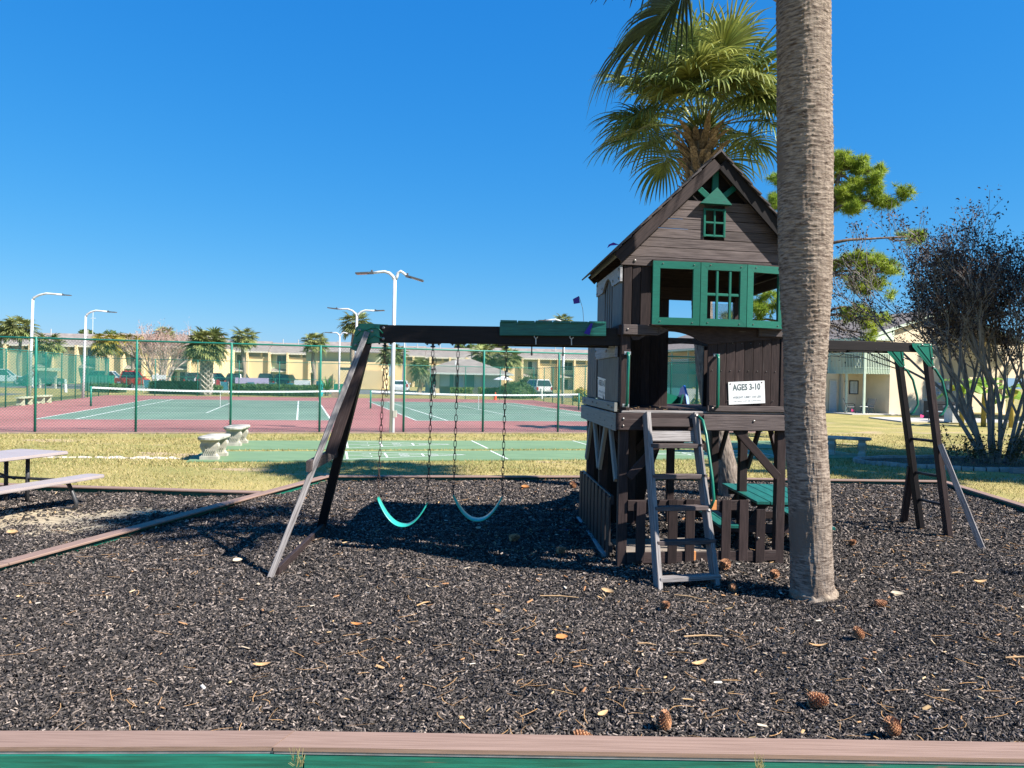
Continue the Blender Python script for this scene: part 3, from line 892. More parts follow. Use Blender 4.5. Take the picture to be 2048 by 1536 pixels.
# --- roof: overlapping long boards on both slopes, rake boards, soffit
rf = sub('roof', loc=T(.87, .7, 3.6))
RU, RZ = 0.880, 3.860
EAVE = 1.02                                    # horizontal reach of each slope
ROOFM = mat('roof_board', (0.105, 0.088, 0.086), (0.045, 0.036, 0.037), 0.7, 6, (0.8, 20, 20), 7, bump=0.0015, bscale=9, bstretch=(1, 28, 28), orand=0.25, spec=0.3)
NB = 11
for sg in (-1, 1):
    n_out = (TU * sg + Vector((0, 0, 1.02))).normalized()
    for i in range(NB):
        d0 = EAVE * i / NB; d1 = EAVE * (i + 1) / NB + 0.02
        lift = 0.012
        def RP(d, v, up): return T(RU + sg * d, v, RZ - d * 0.98) + n_out * up
        va, vb = -0.150 + random.uniform(-.006, .006), 1.58 + random.uniform(-.015, .015)
        mid = 0.715 + random.uniform(-.45, .45)
        dm = (d0 + d1) / 2
        for a, c in ((va, mid - .002), (mid + .002, vb)):
            p = RP(dm, a, 0.0); q = RP(dm, c, 0.0)
            up = (RP(d0, 0, 0.004) - RP(d1, 0, 0.018)).normalized()
            upn = (TV.cross(up)).normalized()
            if upn.z < 0: upn = -upn
            plank('roof_board', p + n_out * (0.012 + 0.0005 * i), q + n_out * (0.012 + 0.0005 * i), (d1 - d0) * 1.41, 0.014, ROOFM, rf, up=upn, cham=.003)
    # rafters / rake boards
    for v in (-0.105, 1.53):
        top = T(RU + sg * 0.0, v, RZ - 0.075); bot = T(RU + sg * 0.955, v, RZ - 0.075 - 0.955 * .98)
        plank('rake_board', top - (top - bot).normalized() * 0.03, bot, 0.105, 0.026, BROWN if sg < 0 else BLACKWOOD, rf, up=FN)
    plank('rafter', T(RU + sg * 0.03, 0.02, RZ - 0.085), T(RU + sg * 0.93, 0.02, RZ - 0.085 - 0.93 * .98 + .03), 0.08, 0.03, BROWN, rf, up=FN)
    # soffit board under the eave
    plank('eave_board', T(RU + sg * 0.955, -0.08, 2.905), T(RU + sg * 0.955, 1.55, 2.905), 0.075, 0.02, GREYSIDE if sg < 0 else BROWN, rf, up=TU)
b = MB(); b.prism([T(RU - .085, -.151, RZ - .062), T(RU, -.151, RZ + .026), T(RU + .085, -.151, RZ - .062), T(RU + .07, -.151, RZ - .066), T(RU, -.151, RZ + .004), T(RU - .07, -.151, RZ - .066)], TV * 1.735); b.build('ridge_cap', ROOFM, rf)

# --- sign boards
def sign(M, small=False):
    b = MB(); b.box(-0.178, 0.178, -0.106, 0.106, -0.002, 0.002)
    s = obj('sign', b.mesh('sign'), SIGNW, ps, M)
    tr = lambda x, y: M @ Matrix.Translation((x, y, 0.0032))
    text('sign_text', 'AGES 3-10', 0.082, SIGNG, tr(0, 0.050) @ Matrix.Scale(.74, 4, (1, 0, 0)), s, bold=.028)
    text('sign_text', 'WEIGHT LIMIT 150 LBS', 0.0305, SIGNF, tr(0, -0.042) @ Matrix.Scale(.90, 4, (1, 0, 0)), s, bold=.02)
    text('sign_text', 'CHILDREN MUST BE SUPERVISED', 0.0195, SIGNF, tr(0, -0.079), s)
    b = MB()
    for x, y in ((-.158, .088), (.150, .09)):
        b.tube([(x, y, .001), (x, y, .005)], .0065, 8)
    obj('screw', b.mesh('screw'), IRON, s, M)
    return s
sg1 = sign(Mrows(TU, (0, 0, 1), FN, T(1.231, -0.022, 1.657) ) @ Matrix.Rotation(R(-0.6), 4, 'Z'))
sg1['label'] = 'white AGES 3-10 sign on the sunlit front wall'
sg2 = sign(Mrows(-TV, (0, 0, 1), LN, T(-0.034, 0.885, 1.665)))
sg2['label'] = 'AGES 3-10 sign on the shaded left wall'

# --- grab handles
def handle(p, q, nrm, m, parent=ps, r=0.014, out=0.055, name='grab_handle'):
    p = Vector(p); q = Vector(q); nrm = Vector(nrm).normalized(); d = (q - p).normalized()
    pts = [p, p + nrm * out * .7 + d * .004, p + nrm * out + d * .03, (p + q) / 2 + nrm * out, q + nrm * out - d * .03, q + nrm * out * .7 - d * .004, q]
    b = MB(); b.tube(pts, r, 10)
    h = b.build(name, m, parent, smooth=True)
    b = MB()
    sd = d.cross(nrm)
    for c in (p, q):
        b.beam(c - sd * .03 + nrm * .003, c + sd * .03 + nrm * .003, .03, .006, nrm)
        for s_ in (-.022, .022):
            b.tube([c + sd * s_ + nrm * .004, c + sd * s_ + nrm * .010], .007, 7)
    b.build('mount_plate', ALU, h)
    return h
handle(T(0.925, -.005, 2.00), T(0.93, -.005, 1.515), FN, GREENPL)
handle(T(0.052, -.005, 2.00), T(0.045, -.005, 1.52), FN, GREENPL)

# --- ladder
lad = sub('ladder', loc=(1.48, 6.4, 0))
LB0, LB1 = Vector((1.243, 6.275, -0.02)), Vector((1.758, 6.425, -0.02))
LT0, LT1 = T(0.232, -0.075, 1.452), T(0.690, -0.075, 1.452)
lad_up = (LT0 - LB0).normalized()
acr = (LB1 - LB0).normalized()
ladn = acr.cross(lad_up).normalized()
plank('stringer', LB0, LT0, 0.043, 0.095, GREYWOOD, lad, up=ladn)
plank('stringer', LB1, LT1, 0.043, 0.095, GREYWOOD, lad, up=ladn)
for z in (0.10, 0.375, 0.645, 0.905, 1.165):
    t = (z + .02) / 1.472
    a = LB0.lerp(LT0, t); c = LB1.lerp(LT1, t)
    plank('rung', a + acr * .0 - ladn * -0.012, c + ladn * 0.012 + acr * .03, 0.040, 0.085, GREYWOOD if z < .3 else BROWN_W, lad, up=FN)
for z, h, m in ((1.255, 0.10, GREYWOOD), (1.375, 0.085, BROWN)):
    t = (z + .02) / 1.472
    a = LB0.lerp(LT0, t); c = LB1.lerp(LT1, t)
    plank('riser', a + acr * .024 + ladn * -.01, c - acr * .024 + ladn * -.01, h, 0.02, m, lad, up=ladn)
hp = [LB1.lerp(LT1, t) + acr * ox + ladn * oz for t, ox, oz in ((0.975, .012, .05), (0.94, .03, .09), (0.85, .034, .11), (0.6, .034, .115), (0.48, .032, .10), (0.445, .02, .05))]
b = MB(); b.tube(hp, 0.0135, 9); b.build('hand_rail', GREENPL, lad, smooth=True)
bolts('bolt', [LB1.lerp(LT1, t) + ladn * .05 for t in (.98, .43)], ladn, ps, .016)

# --- under the deck: knee braces, low picket fence, dark back panel
br = sub('brace_set', loc=T(.8, .5, 1))
def brace(p, q, w=0.075, t=0.03, up=FN, m=BROWN): plank('brace', p, q, w, t, m, br, up=up)
brace(T(W - .085, -.006, 0.86), T(W - .52, -.006, 1.31)); brace(T(0.085, -.006, 0.86), T(0.5, -.006, 1.31))
for u, m in ((-.012, GREYSIDE), (W + .012, BROWN)):
    for v0, sgn in ((0.10, 1), (1.07, -1), (1.13, 1), (2.05, -1)):
        brace(T(u, v0, 0.82), T(u, v0 + sgn * 0.36, 1.31), 0.055, 0.035, up=LN, m=m)
for u0, sgn in ((0.55, 1), (0.55, -1), (W - .09, -1)):
    brace(T(u0 + sgn * .05, 2.05, 0.92), T(u0 + sgn * .42, 2.05, 1.31), 0.075, 0.03)
brace(T(1.10, 2.04, 0.95), T(1.36, 2.04, 1.31), 0.09); brace(T(0.98, 2.04, 0.95), T(0.72, 2.04, 1.31), 0.09)
plank('post', T(1.04, 2.05, -.02), T(1.04, 2.05, 1.30), 0.085, 0.085, BROWN, ps, up=FN)
bp = sub('back_panel', loc=T(.3, 2.1, .6))
for i in range(7):
    fboard('plank', 0.08 + i * .08, 0.08 + i * .08 + .077, 0.0, 1.29, 2.12, BLACKWOOD, bp, 0.02)
b = MB(); b.prism([T(u, 2.20, z) for u, z in ((.45, 1.28), (1.02, 1.28), (.985, 1.08), (.925, .88), (.845, .66), (.785, .46), (.745, .24), (.73, 0), (.45, 0))], TV * .04)
b.build('slide_shade_panel', BLACKWOOD, ps)  # flat black cutout; shape and colour stand in for the slide in shadow
pf = sub('picket_fence', loc=T(.6, 0, 0))
hboard('rail', 0.085, 0.90, 0.552, 0.650, 0.0, BROWN, pf, 0.03)
hboard('rail', 0.955, 1.25, 0.545, 0.640, 0.0, BROWN, pf, 0.03)
hboard('rail', 0.902, 0.953, 0.55, 0.643, 0.0, ORANGEW, pf, 0.03)
hboard('rail', 0.085, 0.69, 0.065, 0.168, 0.0, BROWN, pf, 0.03)
hboard('rail', 0.692, 0.757, 0.065, 0.168, 0.0, ORANGEW, pf, 0.03)
hboard('rail', 0.759, 1.57, 0.062, 0.160, 0.0, BROWN, pf, 0.03)
for u0, z0, z1 in ((0.165, 0.10, 0.640), (0.475, .03, .652), (0.645, .03, .655), (1.005, .0, .647), (1.182, .0, .645), (1.355, .01, .555)):
    fboard('picket', u0, u0 + .088, z0, z1, -0.028, BROWN, pf, 0.02)
bolts('bolt', [T(1.375, -.04, .285)], FN, ps, .013)
sf = sub('picket_fence', loc=T(0, 1.3, 0))
SIDEDK = mat('dark_side_picket', (0.036, 0.032, 0.033), (0.02, 0.018, 0.019), 0.5, 5, (1, 14, 14), spec=.4)
lhboard('rail', 0.30, 2.30, 0.56, 0.645, -0.008, SIDEDK, sf, 0.03)
lhboard('rail', 0.36, 2.34, 0.005, 0.075, -0.060, BLUEW, sf, 0.04)
lhboard('rail', 0.30, 2.30, 0.10, 0.18, -0.008, SIDEDK, sf, 0.03)
for i in range(9):
    v0 = 0.30 + i * 0.245
    lboard('picket', v0, v0 + .09, 0.0, 0.635, -0.034, SIDEDK, sf, 0.02)
FLOORW = mat('dusty_low_floor', (0.30, 0.25, 0.20), (0.13, 0.11, 0.10), 0.85, 5, (0.7, 9, 9), 8)
fl_ = sub('low_floor', loc=T(.5, .6, .1))
for i in range(7):
    plank('floor_board', T(0.1, 0.10 + i * .135, 0.075), T(1.0, 0.10 + i * .135, 0.075), .13, .02, FLOORW, fl_)

# --- slide behind the deck
SLD = mat('dark_green_slide', (0.006, 0.11, 0.075), (0.006, 0.095, 0.065), 0.4, 5, spec=.5)
BLUEPL = mat('blue_plastic', (0.02, 0.16, 0.55), (0.02, 0.14, 0.5), 0.35, 5, spec=.5)
path = [(0.98, 2.20, 1.46), (0.98, 2.42, 1.44), (0.93, 2.75, 1.20), (0.84, 3.1, 0.88), (0.74, 3.45, 0.58), (0.66, 3.8, 0.34), (0.62, 4.15, 0.22), (0.6, 4.4, 0.2)]
b = MB()
sec = [(-.26, .13), (-.235, .13), (-.215, .02), (0, 0), (.215, .02), (.235, .13), (.26, .13), (.225, -.02), (-.225, -.02)]
base = len(b.v)
for (u, v, z) in path:
    for s, h in sec:
        b.v.append(tuple(T(u + s, v, z + h)))
ns = len(sec)
for i in range(len(path) - 1):
    for k in range(ns):
        b.f.append((i * ns + k, i * ns + (k + 1) % ns, (i + 1) * ns + (k + 1) % ns, (i + 1) * ns + k))
b.f.append(tuple(range(ns))); b.f.append(tuple((len(path) - 1) * ns + k for k in range(ns - 1, -1, -1)))
b.build('slide', SLD, ps, smooth=False)
# curved entry wings of the slide
for s in (-.28, .27):
    pr = [(2.16, 1.47), (2.24, 1.60), (2.36, 1.70), (2.50, 1.66), (2.62, 1.50), (2.62, 1.40), (2.16, 1.44)]
    b = MB(); b.prism([T(1.0 + s, v, z) for v, z in pr], TU * 0.03); b.build('slide_wing', BLUEPL, ps)
b = MB(); b.prism([T(1.0 - .25, 2.3, 1.47), T(1.0 + .27, 2.3, 1.47), T(1.0 + .2, 2.3, 1.56), T(1.0 + .05, 2.3, 1.60), T(1.0 - .15, 2.3, 1.52)], TV * .02); b.build('slide_lip', GREENPL, ps)
plank('slide_support', T(0.62, 3.5, 0), T(0.70, 3.5, .5), .08, .04, BLACKWOOD, ps, up=FN)
# debris on the deck
b = MB()
for i in range(40):
    p = T(random.uniform(.1, .8), random.uniform(.08, .5), 1.478 + random.uniform(0, .012))
    a = random.uniform(0, 6.28); L = random.uniform(.015, .06)
    b.beam(p, p + Vector((math.cos(a) * L, math.sin(a) * L, random.uniform(0, .01))), .004, .003)
stuff(b.build('deck_litter', mat('dry_litter', (0.42, 0.25, 0.12), (0.22, 0.15, 0.1), 0.8, 20), ps))

# ------------------------------------------------------------------ swing frame, part of the playset
BE0, BE1 = Vector((-1.36, 7.40, 2.155)), T(0.02, 0.12, 2.150)
bd = (BE1 - BE0).normalized()
plank('swing_beam', BE0, BE1, 0.085, 0.165, BLACKWOOD, ps)
FF, RFt = Vector((-2.005, 6.345, -.01)), Vector((-2.095, 8.44, -.01))
JT = Vector((-1.405, 7.40, 2.16))
plank('frame_leg', FF, JT + Vector((0, -.06, 0)), 0.052, 0.045, GREYWOOD, ps, up=Vector((.25, -.97, 0)))
plank('frame_leg', RFt, JT + Vector((0, .06, 0)), 0.085, 0.085, BLACKWOOD, ps, up=Vector((0, -1, 0)))
def on(p, q, t): return p.lerp(q, t)
xa, xb = on(FF, JT, 0.44), on(RFt, JT, 0.44)
xd = (xb - xa).normalized()
plank('cross_bar', xa - xd * .14 + Vector((-.03, 0, 0)), xb + xd * .12 + Vector((-.03, 0, 0)), 0.04, 0.10, BROWN_W, ps)
ga_, gb_ = on(FF, JT, 0.035), on(RFt, JT, 0.035)
plank('ground_bar', ga_ + Vector((.03, .05, 0)), gb_ + Vector((.03, -.02, 0)), 0.04, 0.10, BROWN, ps)
# wide board that stiffens the upper half of the leg
plank('leg_brace', on(RFt, JT, .46) + Vector((.045, -.62, -.0)), on(RFt, JT, .95) + Vector((.03, -.10, 0)), 0.105, 0.035, BROWN, ps, up=Vector((0.1, -1, 0)))
# green corner bracket: plates front and back with raised ribs
for dy in (-0.052, 0.047):
    o0 = Vector((-1.36, 7.40 + dy, 2.155))
    prof = [(-0.195, -0.155), (-0.15, 0.055), (-0.11, 0.090), (0.0, 0.094), (0.03, 0.09), (0.155, 0.086), (0.155, -0.086), (0.03, -0.090), (-0.06, -0.10), (-0.115, -0.19)]
    b = MB(); b.prism([o0 + Vector((x, 0, z)) for x, z in prof], (0, 0.006, 0))
    br_ = b.build('corner_bracket', GREENPL, ps)
    if dy < 0:
        b = MB()
        b.tube([o0 + Vector((x, -.002, z)) for x, z in ((-.15, -.03), (-.11, .02), (-.05, .03), (0, .055), (.06, .05), (.11, .0))], .008, 6)
        b.tube([o0 + Vector((x, -.002, z)) for x, z in ((-.13, -.09), (-.08, -.06), (-.02, -.05), (.03, -.02), (.08, -.04), (.13, -.05))], .008, 6)
        b.build('rib', GREENPL, br_, smooth=True)
        b = MB()
        for x, z in ((-.115, .03), (.005, .02), (.115, .055), (.115, -.05), (-.15, -.115)):
            p = o0 + Vector((x, 0, z)); b.tube([p, p + Vector((0, -.009, 0)), p + Vector((0, -.012, 0))], [.015, .014, .007], 8)
        b.build('bolt', BOLT, br_)
# green canopy boards over the beam next to the cabin
cn = sub('beam_canopy', loc=(0.4, 7.2, 2.3))
ct = lambda s, y, z: BE0 + bd * s + Vector((0, y, z))
s0, s1 = 1.245, 2.235
plank('front_board', ct(s0, -.075, .058), ct(s1, -.075, .066), 0.125, 0.022, GREENW, cn, up=Vector((0, -1, 0)))
plank('back_board', ct(s0, .46, .058), ct(s1, .46, .066), 0.125, 0.022, GREENW, cn, up=Vector((0, -1, 0)))
plank('rear_beam', ct(s0 - .02, .40, -.02), ct(s1 + .1, .40, -.02), 0.085, 0.13, BLACKWOOD, cn)
for i in range(6):
    w = (s1 - s0) / 6
    plank('top_board', ct(s0 + (i + .5) * w, -.10, .128 + random.uniform(-.002, .002)), ct(s0 + (i + .5) * w, .49, .128), w - .008, 0.018, GREENW, cn)
# swing hangers, and the bare hooks for a missing trapeze
def hanger(p, full=True, m=IRON):
    b = MB(); p = Vector(p)
    b.beam(p + Vector((-.075, 0, -.004)), p + Vector((.075, 0, -.004)), .04, .008)
    for dx in (-.055, .055):
        b.tube([p + Vector((dx, 0, -.006)), p + Vector((dx, 0, -.02))], .009, 7)
    b.tube([p + Vector((0, 0, -.006)), p + Vector((0, 0, -.022)), p + Vector((0, 0, -.03)), p + Vector((0, 0, -.036)), p + Vector((0, 0, -.044))], [.016, .010, .024, .026, .010], 9)
    b.tube([p + Vector((0, 0, -.04)), p + Vector((0, 0, -.075))], .006, 6)
    return b.build('swing_hanger', DARK, ps)
def zb(x):
    t = (x - BE0.x) / (BE1.x - BE0.x)
    q = BE0.lerp(BE1, t); return Vector((x, q.y, q.z - 0.083))
hang = [zb(x) for x in (-1.235, -0.765, -0.52, -0.06)]
for p in hang: hanger(p)
for x, dy in ((0.215, -.055), (0.545, -.055)):
    p = zb(x) + Vector((0, dy, .075))
    b = MB()
    b.tube([p + Vector((.016 * math.cos(a), -.006, .016 * math.sin(a))) for a in [R(60 + i * 30) for i in range(11)]], .0045, 6)
    b.tube([p + Vector((0, -.006, -.016)), p + Vector((.002, -.006, -.075))], .006, 6)
    b.build('hook', ALU, ps)
for x in (0.19, 0.50):
    p = zb(x) + Vector((0, .40, -.0)); b = MB(); b.tube([p, p + Vector((0, 0, -.05)), p + Vector((0, 0, -.09))], [.006, .007, .009], 6); b.build('hook', DARK, ps)

# ------------------------------------------------------------------ climbing frame on the right
L1t, L1f = Vector((4.575, 9.10, 2.20)), Vector((4.935, 9.13, -.02))
L2t, L2f = Vector((4.69, 8.68, 2.20)), Vector((5.02, 8.70, -.02))
for (t_, v) in ((L2t, 0.98), (L1t, 1.42)):
    a = T(W + .0, v, 2.185)
    d = (t_ - a); d.z = 0; d.normalize()
    plank('monkey_bar_beam', Vector((a.x, a.y, 2.185)), Vector((t_.x, t_.y, 2.185)) + d * .06, 0.05, 0.105, BLACKWOOD, ps)
cl_leg = [plank('ladder_leg', f, t_, 0.095, 0.06, m, ps, up=Vector((-1, 0, 0.1))) for f, t_, m in ((L1f, L1t, BLACKWOOD), (L2f, L2t, BROWN))]
for t in (0.19, 0.335, 0.515):
    b = MB(); b.tube([L1f.lerp(L1t, t), L2f.lerp(L2t, t)], .017, 8); b.build('rung', DARK, ps, smooth=True)
a0 = T(W, .98, 2.16); a1 = T(W, 1.42, 2.16)
for i in range(5):
    t = 0.14 + i * 0.18
    b = MB(); b.tube([Vector((*a0.lerp(L2t, t)[:2], 2.16)), Vector((*a1.lerp(L1t, t)[:2], 2.16))], .017, 8); b.build('monkey_bar', DARK, ps, smooth=True)
b1t = L1f.lerp(L1t, .36); b2t = L2f.lerp(L2t, .50)
plank('leg_brace', Vector((4.955, 9.60, -.02)), b1t + Vector((0, .03, 0)), 0.05, 0.08, BROWN, ps, up=Vector((1, 0, 0)))
plank('leg_brace', Vector((5.01, 8.02, -.02)), b2t + Vector((0.01, -.04, 0)), 0.04, 0.06, GREYWOOD, ps, up=Vector((.75, -.65, 0)))
for (f, t_, m) in ((L1f, L1t, GREENPL), (L2f, L2t, GREENPL)):
    d = (t_ - f).normalized()
    side = Vector((1, 0.05, 0))
    pts = [f.lerp(t_, s) + side * x for s, x in ((.90, .03), (.885, .08), (.83, .145), (.74, .17), (.70, .165), (.655, .10), (.64, .03))]
    b = MB(); b.tube(pts, .0135, 9); b.build('grab_handle', m, ps, smooth=True)
for t_, f in ((L2t, L2f), (L1t, L1f)):
    c = t_ + Vector((0.045, -.035, -0.015)); d = (f - t_).normalized()
    b = MB(); b.prism([c + Vector((0.0, 0, .045)), c + Vector((-.245, -.04, .045)), c + Vector((-.235, -.04, .005)), c + d * .245 + Vector((-.035, 0, 0)), c + d * .25 + Vector((.0, 0, 0))], (0, -.008, 0))
    k = b.build('corner_bracket', GREENPL, ps)
    b = MB()
    b.tube([c + Vector((-.17, -.036, .022)), c + Vector((-.03, -.012, .022)), c + d * .18 + Vector((-.02, -.012, 0)), c + Vector((-.17, -.036, .022))], .007, 6)
    b.build('rib', GREENPL, k)
    bolts('bolt', [c + Vector((-.12, -.03, .03)), c + Vector((-.02, -.012, .03)), c + d * .12 + Vector((-.005, -.012, 0)), c + d * .22 + Vector((-.008, -.012, 0))], (0, -1, 0), k, .012)

# ================================================================== the two swings
def make_link():
    b = MB(); pts = []
    for i in range(12):
        a = 2 * math.pi * i / 12
        pts.append(Vector((0.0125 * math.cos(a), 0, 0.027 * math.sin(a) + (0.010 if math.sin(a) > 0.01 else -0.010 if math.sin(a) < -.01 else 0))))
    n = len(pts); r = 0.0034
    for i, p in enumerate(pts):
        d = (pts[(i + 1) % n] - pts[i - 1]).normalized(); u = Vector((0, 1, 0)); w = d.cross(u)
        for k in range(5):
            a = 2 * math.pi * k / 5
            b.v.append(tuple(p + u * r * math.cos(a) + w * r * math.sin(a)))
    for i in range(n):
        for k in range(5):
            b.f.append((i * 5 + k, i * 5 + (k + 1) % 5, ((i + 1) % n) * 5 + (k + 1) % 5, ((i + 1) % n) * 5 + k))
    return b.mesh('chain_link', True)
LINK = make_link(); LINK.materials.append(IRON)
def swing(h0, h1, e0, e1, low, label, seed):
    r_ = random.Random(seed)
    t = thing('swing', (h0 + h1) / 2, label, 'swing', 'belt swings hanging from the beam')
    for h, e in ((h0, e0), (h1, e1)):
        top = h + Vector((0, 0, -.075)); end = e + Vector((0, 0, .03))
        ch = obj('chain', None, None, None, I4) if False else bpy.data.objects.new('chain', None)
        COL.objects.link(ch); ch.empty_display_size = .05
        WM[ch.name] = Matrix.Translation(top); ch.parent = t; ch.matrix_basis = WM[t.name].inverted() @ WM[ch.name]
        L = (end - top).length; n = int(L / 0.0585); d = (end - top).normalized()
        for i in range(n):
            c = top + (end - top) * ((i + .5) / n)
            zz = -d; x0 = Vector((0, 1, 0)) if i % 2 else Vector((1, 0, 0))
            x0 = Matrix.Rotation(r_.uniform(-.35, .35), 3, 'Z') @ x0
            yy = zz.cross(x0).normalized(); xx = yy.cross(zz)
            o = obj('chain_link', LINK, None, ch, Mrows(xx, yy, zz, c))
        # doubled-up spare length hanging beside the top of the chain
        for i in range(7 if seed == 1 else 0):
            c = top + Vector((.022, .0, -.10 - i * .052)); zz = Vector((0, 0, 1)); x0 = Vector((0, 1, 0)) if i % 2 else Vector((1, 0, 0))
            yy = zz.cross(x0)
            obj('chain_link', LINK, None, ch, Mrows(x0, yy, zz, c))
    b = MB(); N = 26; secs = []
    for i in range(N + 1):
        s = i / N
        p = e0.lerp(e1, s)
        a = 2 * s - 1
        sag = (1 - abs(a) ** 2.15)
        z = p.z + (low - (e0.z + e1.z) / 2) * sag
        secs.append(Vector((p.x, p.y, z)))
    for i, p in enumerate(secs):
        d = (secs[min(i + 1, N)] - secs[max(i - 1, 0)]).normalized(); yv = Vector((0, 1, 0)); u = d.cross(yv) * -1
        s = i / N; wdt = 0.045 + 0.035 * math.sin(math.pi * s) ** .6
        for yy, tt in ((-wdt, .002), (-wdt * .9, .007), (wdt * .9, .007), (wdt, .002), (wdt, -.002), (wdt * .9, -.007), (-wdt * .9, -.007), (-wdt, -.002)):
            b.v.append(tuple(p + yv * yy + u * tt))
    for i in range(N):
        for k in range(8):
            b.f.append((i * 8 + k, i * 8 + (k + 1) % 8, (i + 1) * 8 + (k + 1) % 8, (i + 1) * 8 + k))
    b.f.append(tuple(range(8))); b.f.append(tuple(N * 8 + k for k in range(7, -1, -1)))
    b.build('seat', TEAL, t, smooth=True)
    b = MB()
    for e in (e0, e1):
        b.tube([e + Vector((0, -.035, .0)), e + Vector((0, -.03, .02)), e + Vector((0, 0, .034)), e + Vector((0, .03, .02)), e + Vector((0, .035, 0))], .004, 6)
    b.build('seat_bracket', IRON, t)
swing(hang[0], hang[1], Vector((-1.268, 7.33, .580)), Vector((-.785, 7.31, .545)), .318, 'teal belt swing on rusty chains, the left of the pair and hanging lower', 1)
swing(hang[2], hang[3], Vector((-.535, 7.24, .628)), Vector((-.072, 7.22, .628)), .402, 'teal belt swing on rusty chains, the one nearer the playhouse and hanging higher', 2)

# ================================================================== small flags round the playset
def cloth(name, pts, m, parent=None):
    b = MB(); b.poly(pts); b.prism([Vector(p) for p in pts], (0.0006, 0.0012, 0.0004)) if False else None
    n = len(pts); q = [Vector(p) + Vector((0.0, 0.002, 0.0)) for p in pts]
    b = MB(); b.prism([Vector(p) for p in pts], (0, .0018, 0))
    return b.build(name, m, parent)
fb = ct(2.03, -.05, .14)
t = thing('marker_flag', fb, 'small purple flag on a thin wire standing on the green canopy boards beside the cabin', 'flag', 'purple flags round the playset')
b = MB(); b.tube([fb, fb + Vector((-.012, 0, .12)), fb + Vector((-.05, 0, .235))], .0022, 5); b.build('wire', DARK, t)
f0 = fb + Vector((-.05, 0, .235))
b = MB(); b.prism([f0, f0 + Vector((.012, 0, -.065)), f0 + Vector((-.045, 0, -.075)), f0 + Vector((-.055, 0, -.03))], (0, .002, 0)); b.build('cloth', PURPLE, t)
fp = ct(2.10, -.10, .135)
b = MB(); b.prism([fp, fp + Vector((.012, 0, -.005)), fp + Vector((-.02, -.03, -.125)), fp + Vector((-.075, -.03, -.11))], (0, .004, 0))
tag(b.build('pennant', PURPLE), 'purple pennant hanging down over the green canopy boards beside the cabin', 'flag', 'purple flags round the playset')
fr = T(.07, .62, 3.10)
PINKP = mat('pale_purple_cloth', (0.30, 0.10, 0.62), (0.25, 0.08, 0.55), 0.5, 10, transl=.35)
b = MB(); b.prism([fr, fr + Vector((-.06, 0, .022)), fr + Vector((-.105, 0, .0)), fr + Vector((-.12, 0, -.035)), fr + Vector((-.085, 0, -.01)), fr + Vector((-.045, 0, -.005))], (0, .004, 0))
tag(b.build('pennant', PINKP), 'light purple pennant sticking out from the left roof slope', 'flag', 'purple flags round the playset')
gx, gy = 0.62, 8.55
b = MB(); b.prism([(gx - .06, gy - .01, .05), (gx + .03, gy - .05, .045), (gx + .075, gy + .02, .06), (gx - .02, gy + .04, .055)], (0, 0, .004))
tag(b.build('pennant', PURPLE), 'purple pennant lying on the dark mulch left of the playhouse', 'flag', 'purple flags round the playset')
b = MB(); b.prism([(4.18, 14.6, .0), (4.28, 14.6, .0), (4.27, 14.6, .2), (4.20, 14.6, .26)], (0, .01, 0))
tag(b.build('pennant', PURPLE), 'purple marker in the grass beyond the leaning palm trunk', 'flag', 'purple flags round the playset')

# ================================================================== green picnic table under the deck
pt = thing('picnic_table', (3.0, 8.5, 0), 'small green plank picnic table standing under the right side of the playhouse', 'picnic table', 'picnic tables')
X0, Y0, Y1 = 2.47, 7.62, 8.98
for i in range(5):
    x = X0 + .068 + i * 0.137
    plank('table_board', (x, Y0 + random.uniform(-.01, .01), .55), (x + .02, Y1, .55), 0.130, 0.026, GREENW, pt)
for sx, xx in ((0, 2.16), (1, 3.12)):
    for i in range(2):
        plank('seat_board', (xx + i * .108, 7.66, .30), (xx + .02 + i * .108, 8.95, .30), 0.102, 0.026, GREENW, pt)
for y in (7.9, 8.72):
    plank('cross_beam', (2.10, y, .245), (3.30, y, .245), .04, .085, BROWN, pt)
    plank('table_beam', (2.50, y - .0, .505), (3.12, y, .505), .04, .06, BROWN, pt)
    plank('leg', (2.34, y + .04, -.01), (2.66, y + .04, .52), .04, .075, BROWN, pt, up=(1, 0, 0))
    plank('leg', (3.28, y + .04, -.01), (2.96, y + .04, .52), .04, .075, BROWN, pt, up=(-1, 0, 0))

# ================================================================== picnic table at the left edge
LT = mat('mauve_plastic_coat', (0.37, 0.315, 0.30), (0.33, 0.28, 0.27), 0.45, 4, spec=.4)
pt = thing('picnic_table', (-6.5, 8.6, 0), 'mauve topped picnic table with dark bent pipe legs at the left edge', 'picnic table', 'picnic tables')
LD = Vector((-.235, -.972, 0)).normalized(); LX = Vector((-LD.y, LD.x, 0))
if LX.x < 0: LX = -LX
E0 = Vector((-6.12, 10.02, 0))
def LTp(s, x, z): return E0 + LD * s + LX * x + Vector((0, 0, z))
def rslab(name, s0, s1, x0, x1, z, t):
    b = MB(); r = .05; pts = []
    for cx, cs, a0 in ((x1 - r, s0 + r, 270), (x1 - r, s1 - r, 0), (x0 + r, s1 - r, 90), (x0 + r, s0 + r, 180)):
        for k in range(5):
            a = R(a0 + k * 22.5); pts.append((cx + r * math.cos(a), cs + r * math.sin(a)))
    c = .008
    mid = [(x, s) for x, s in pts]
    b.prism([LTp(s, x, z - t + c) for x, s in mid], (0, 0, t - 2 * c))
    sh = lambda k: [((x - (x0 + x1) / 2) * (1 - .03) + (x0 + x1) / 2, s) for x, s in pts]
    b.prism([LTp(s, x, z - c) for x, s in sh(0)], (0, 0, c)); b.prism([LTp(s, x, z - t) for x, s in sh(0)], (0, 0, c))
    return b.build(name, LT, pt)
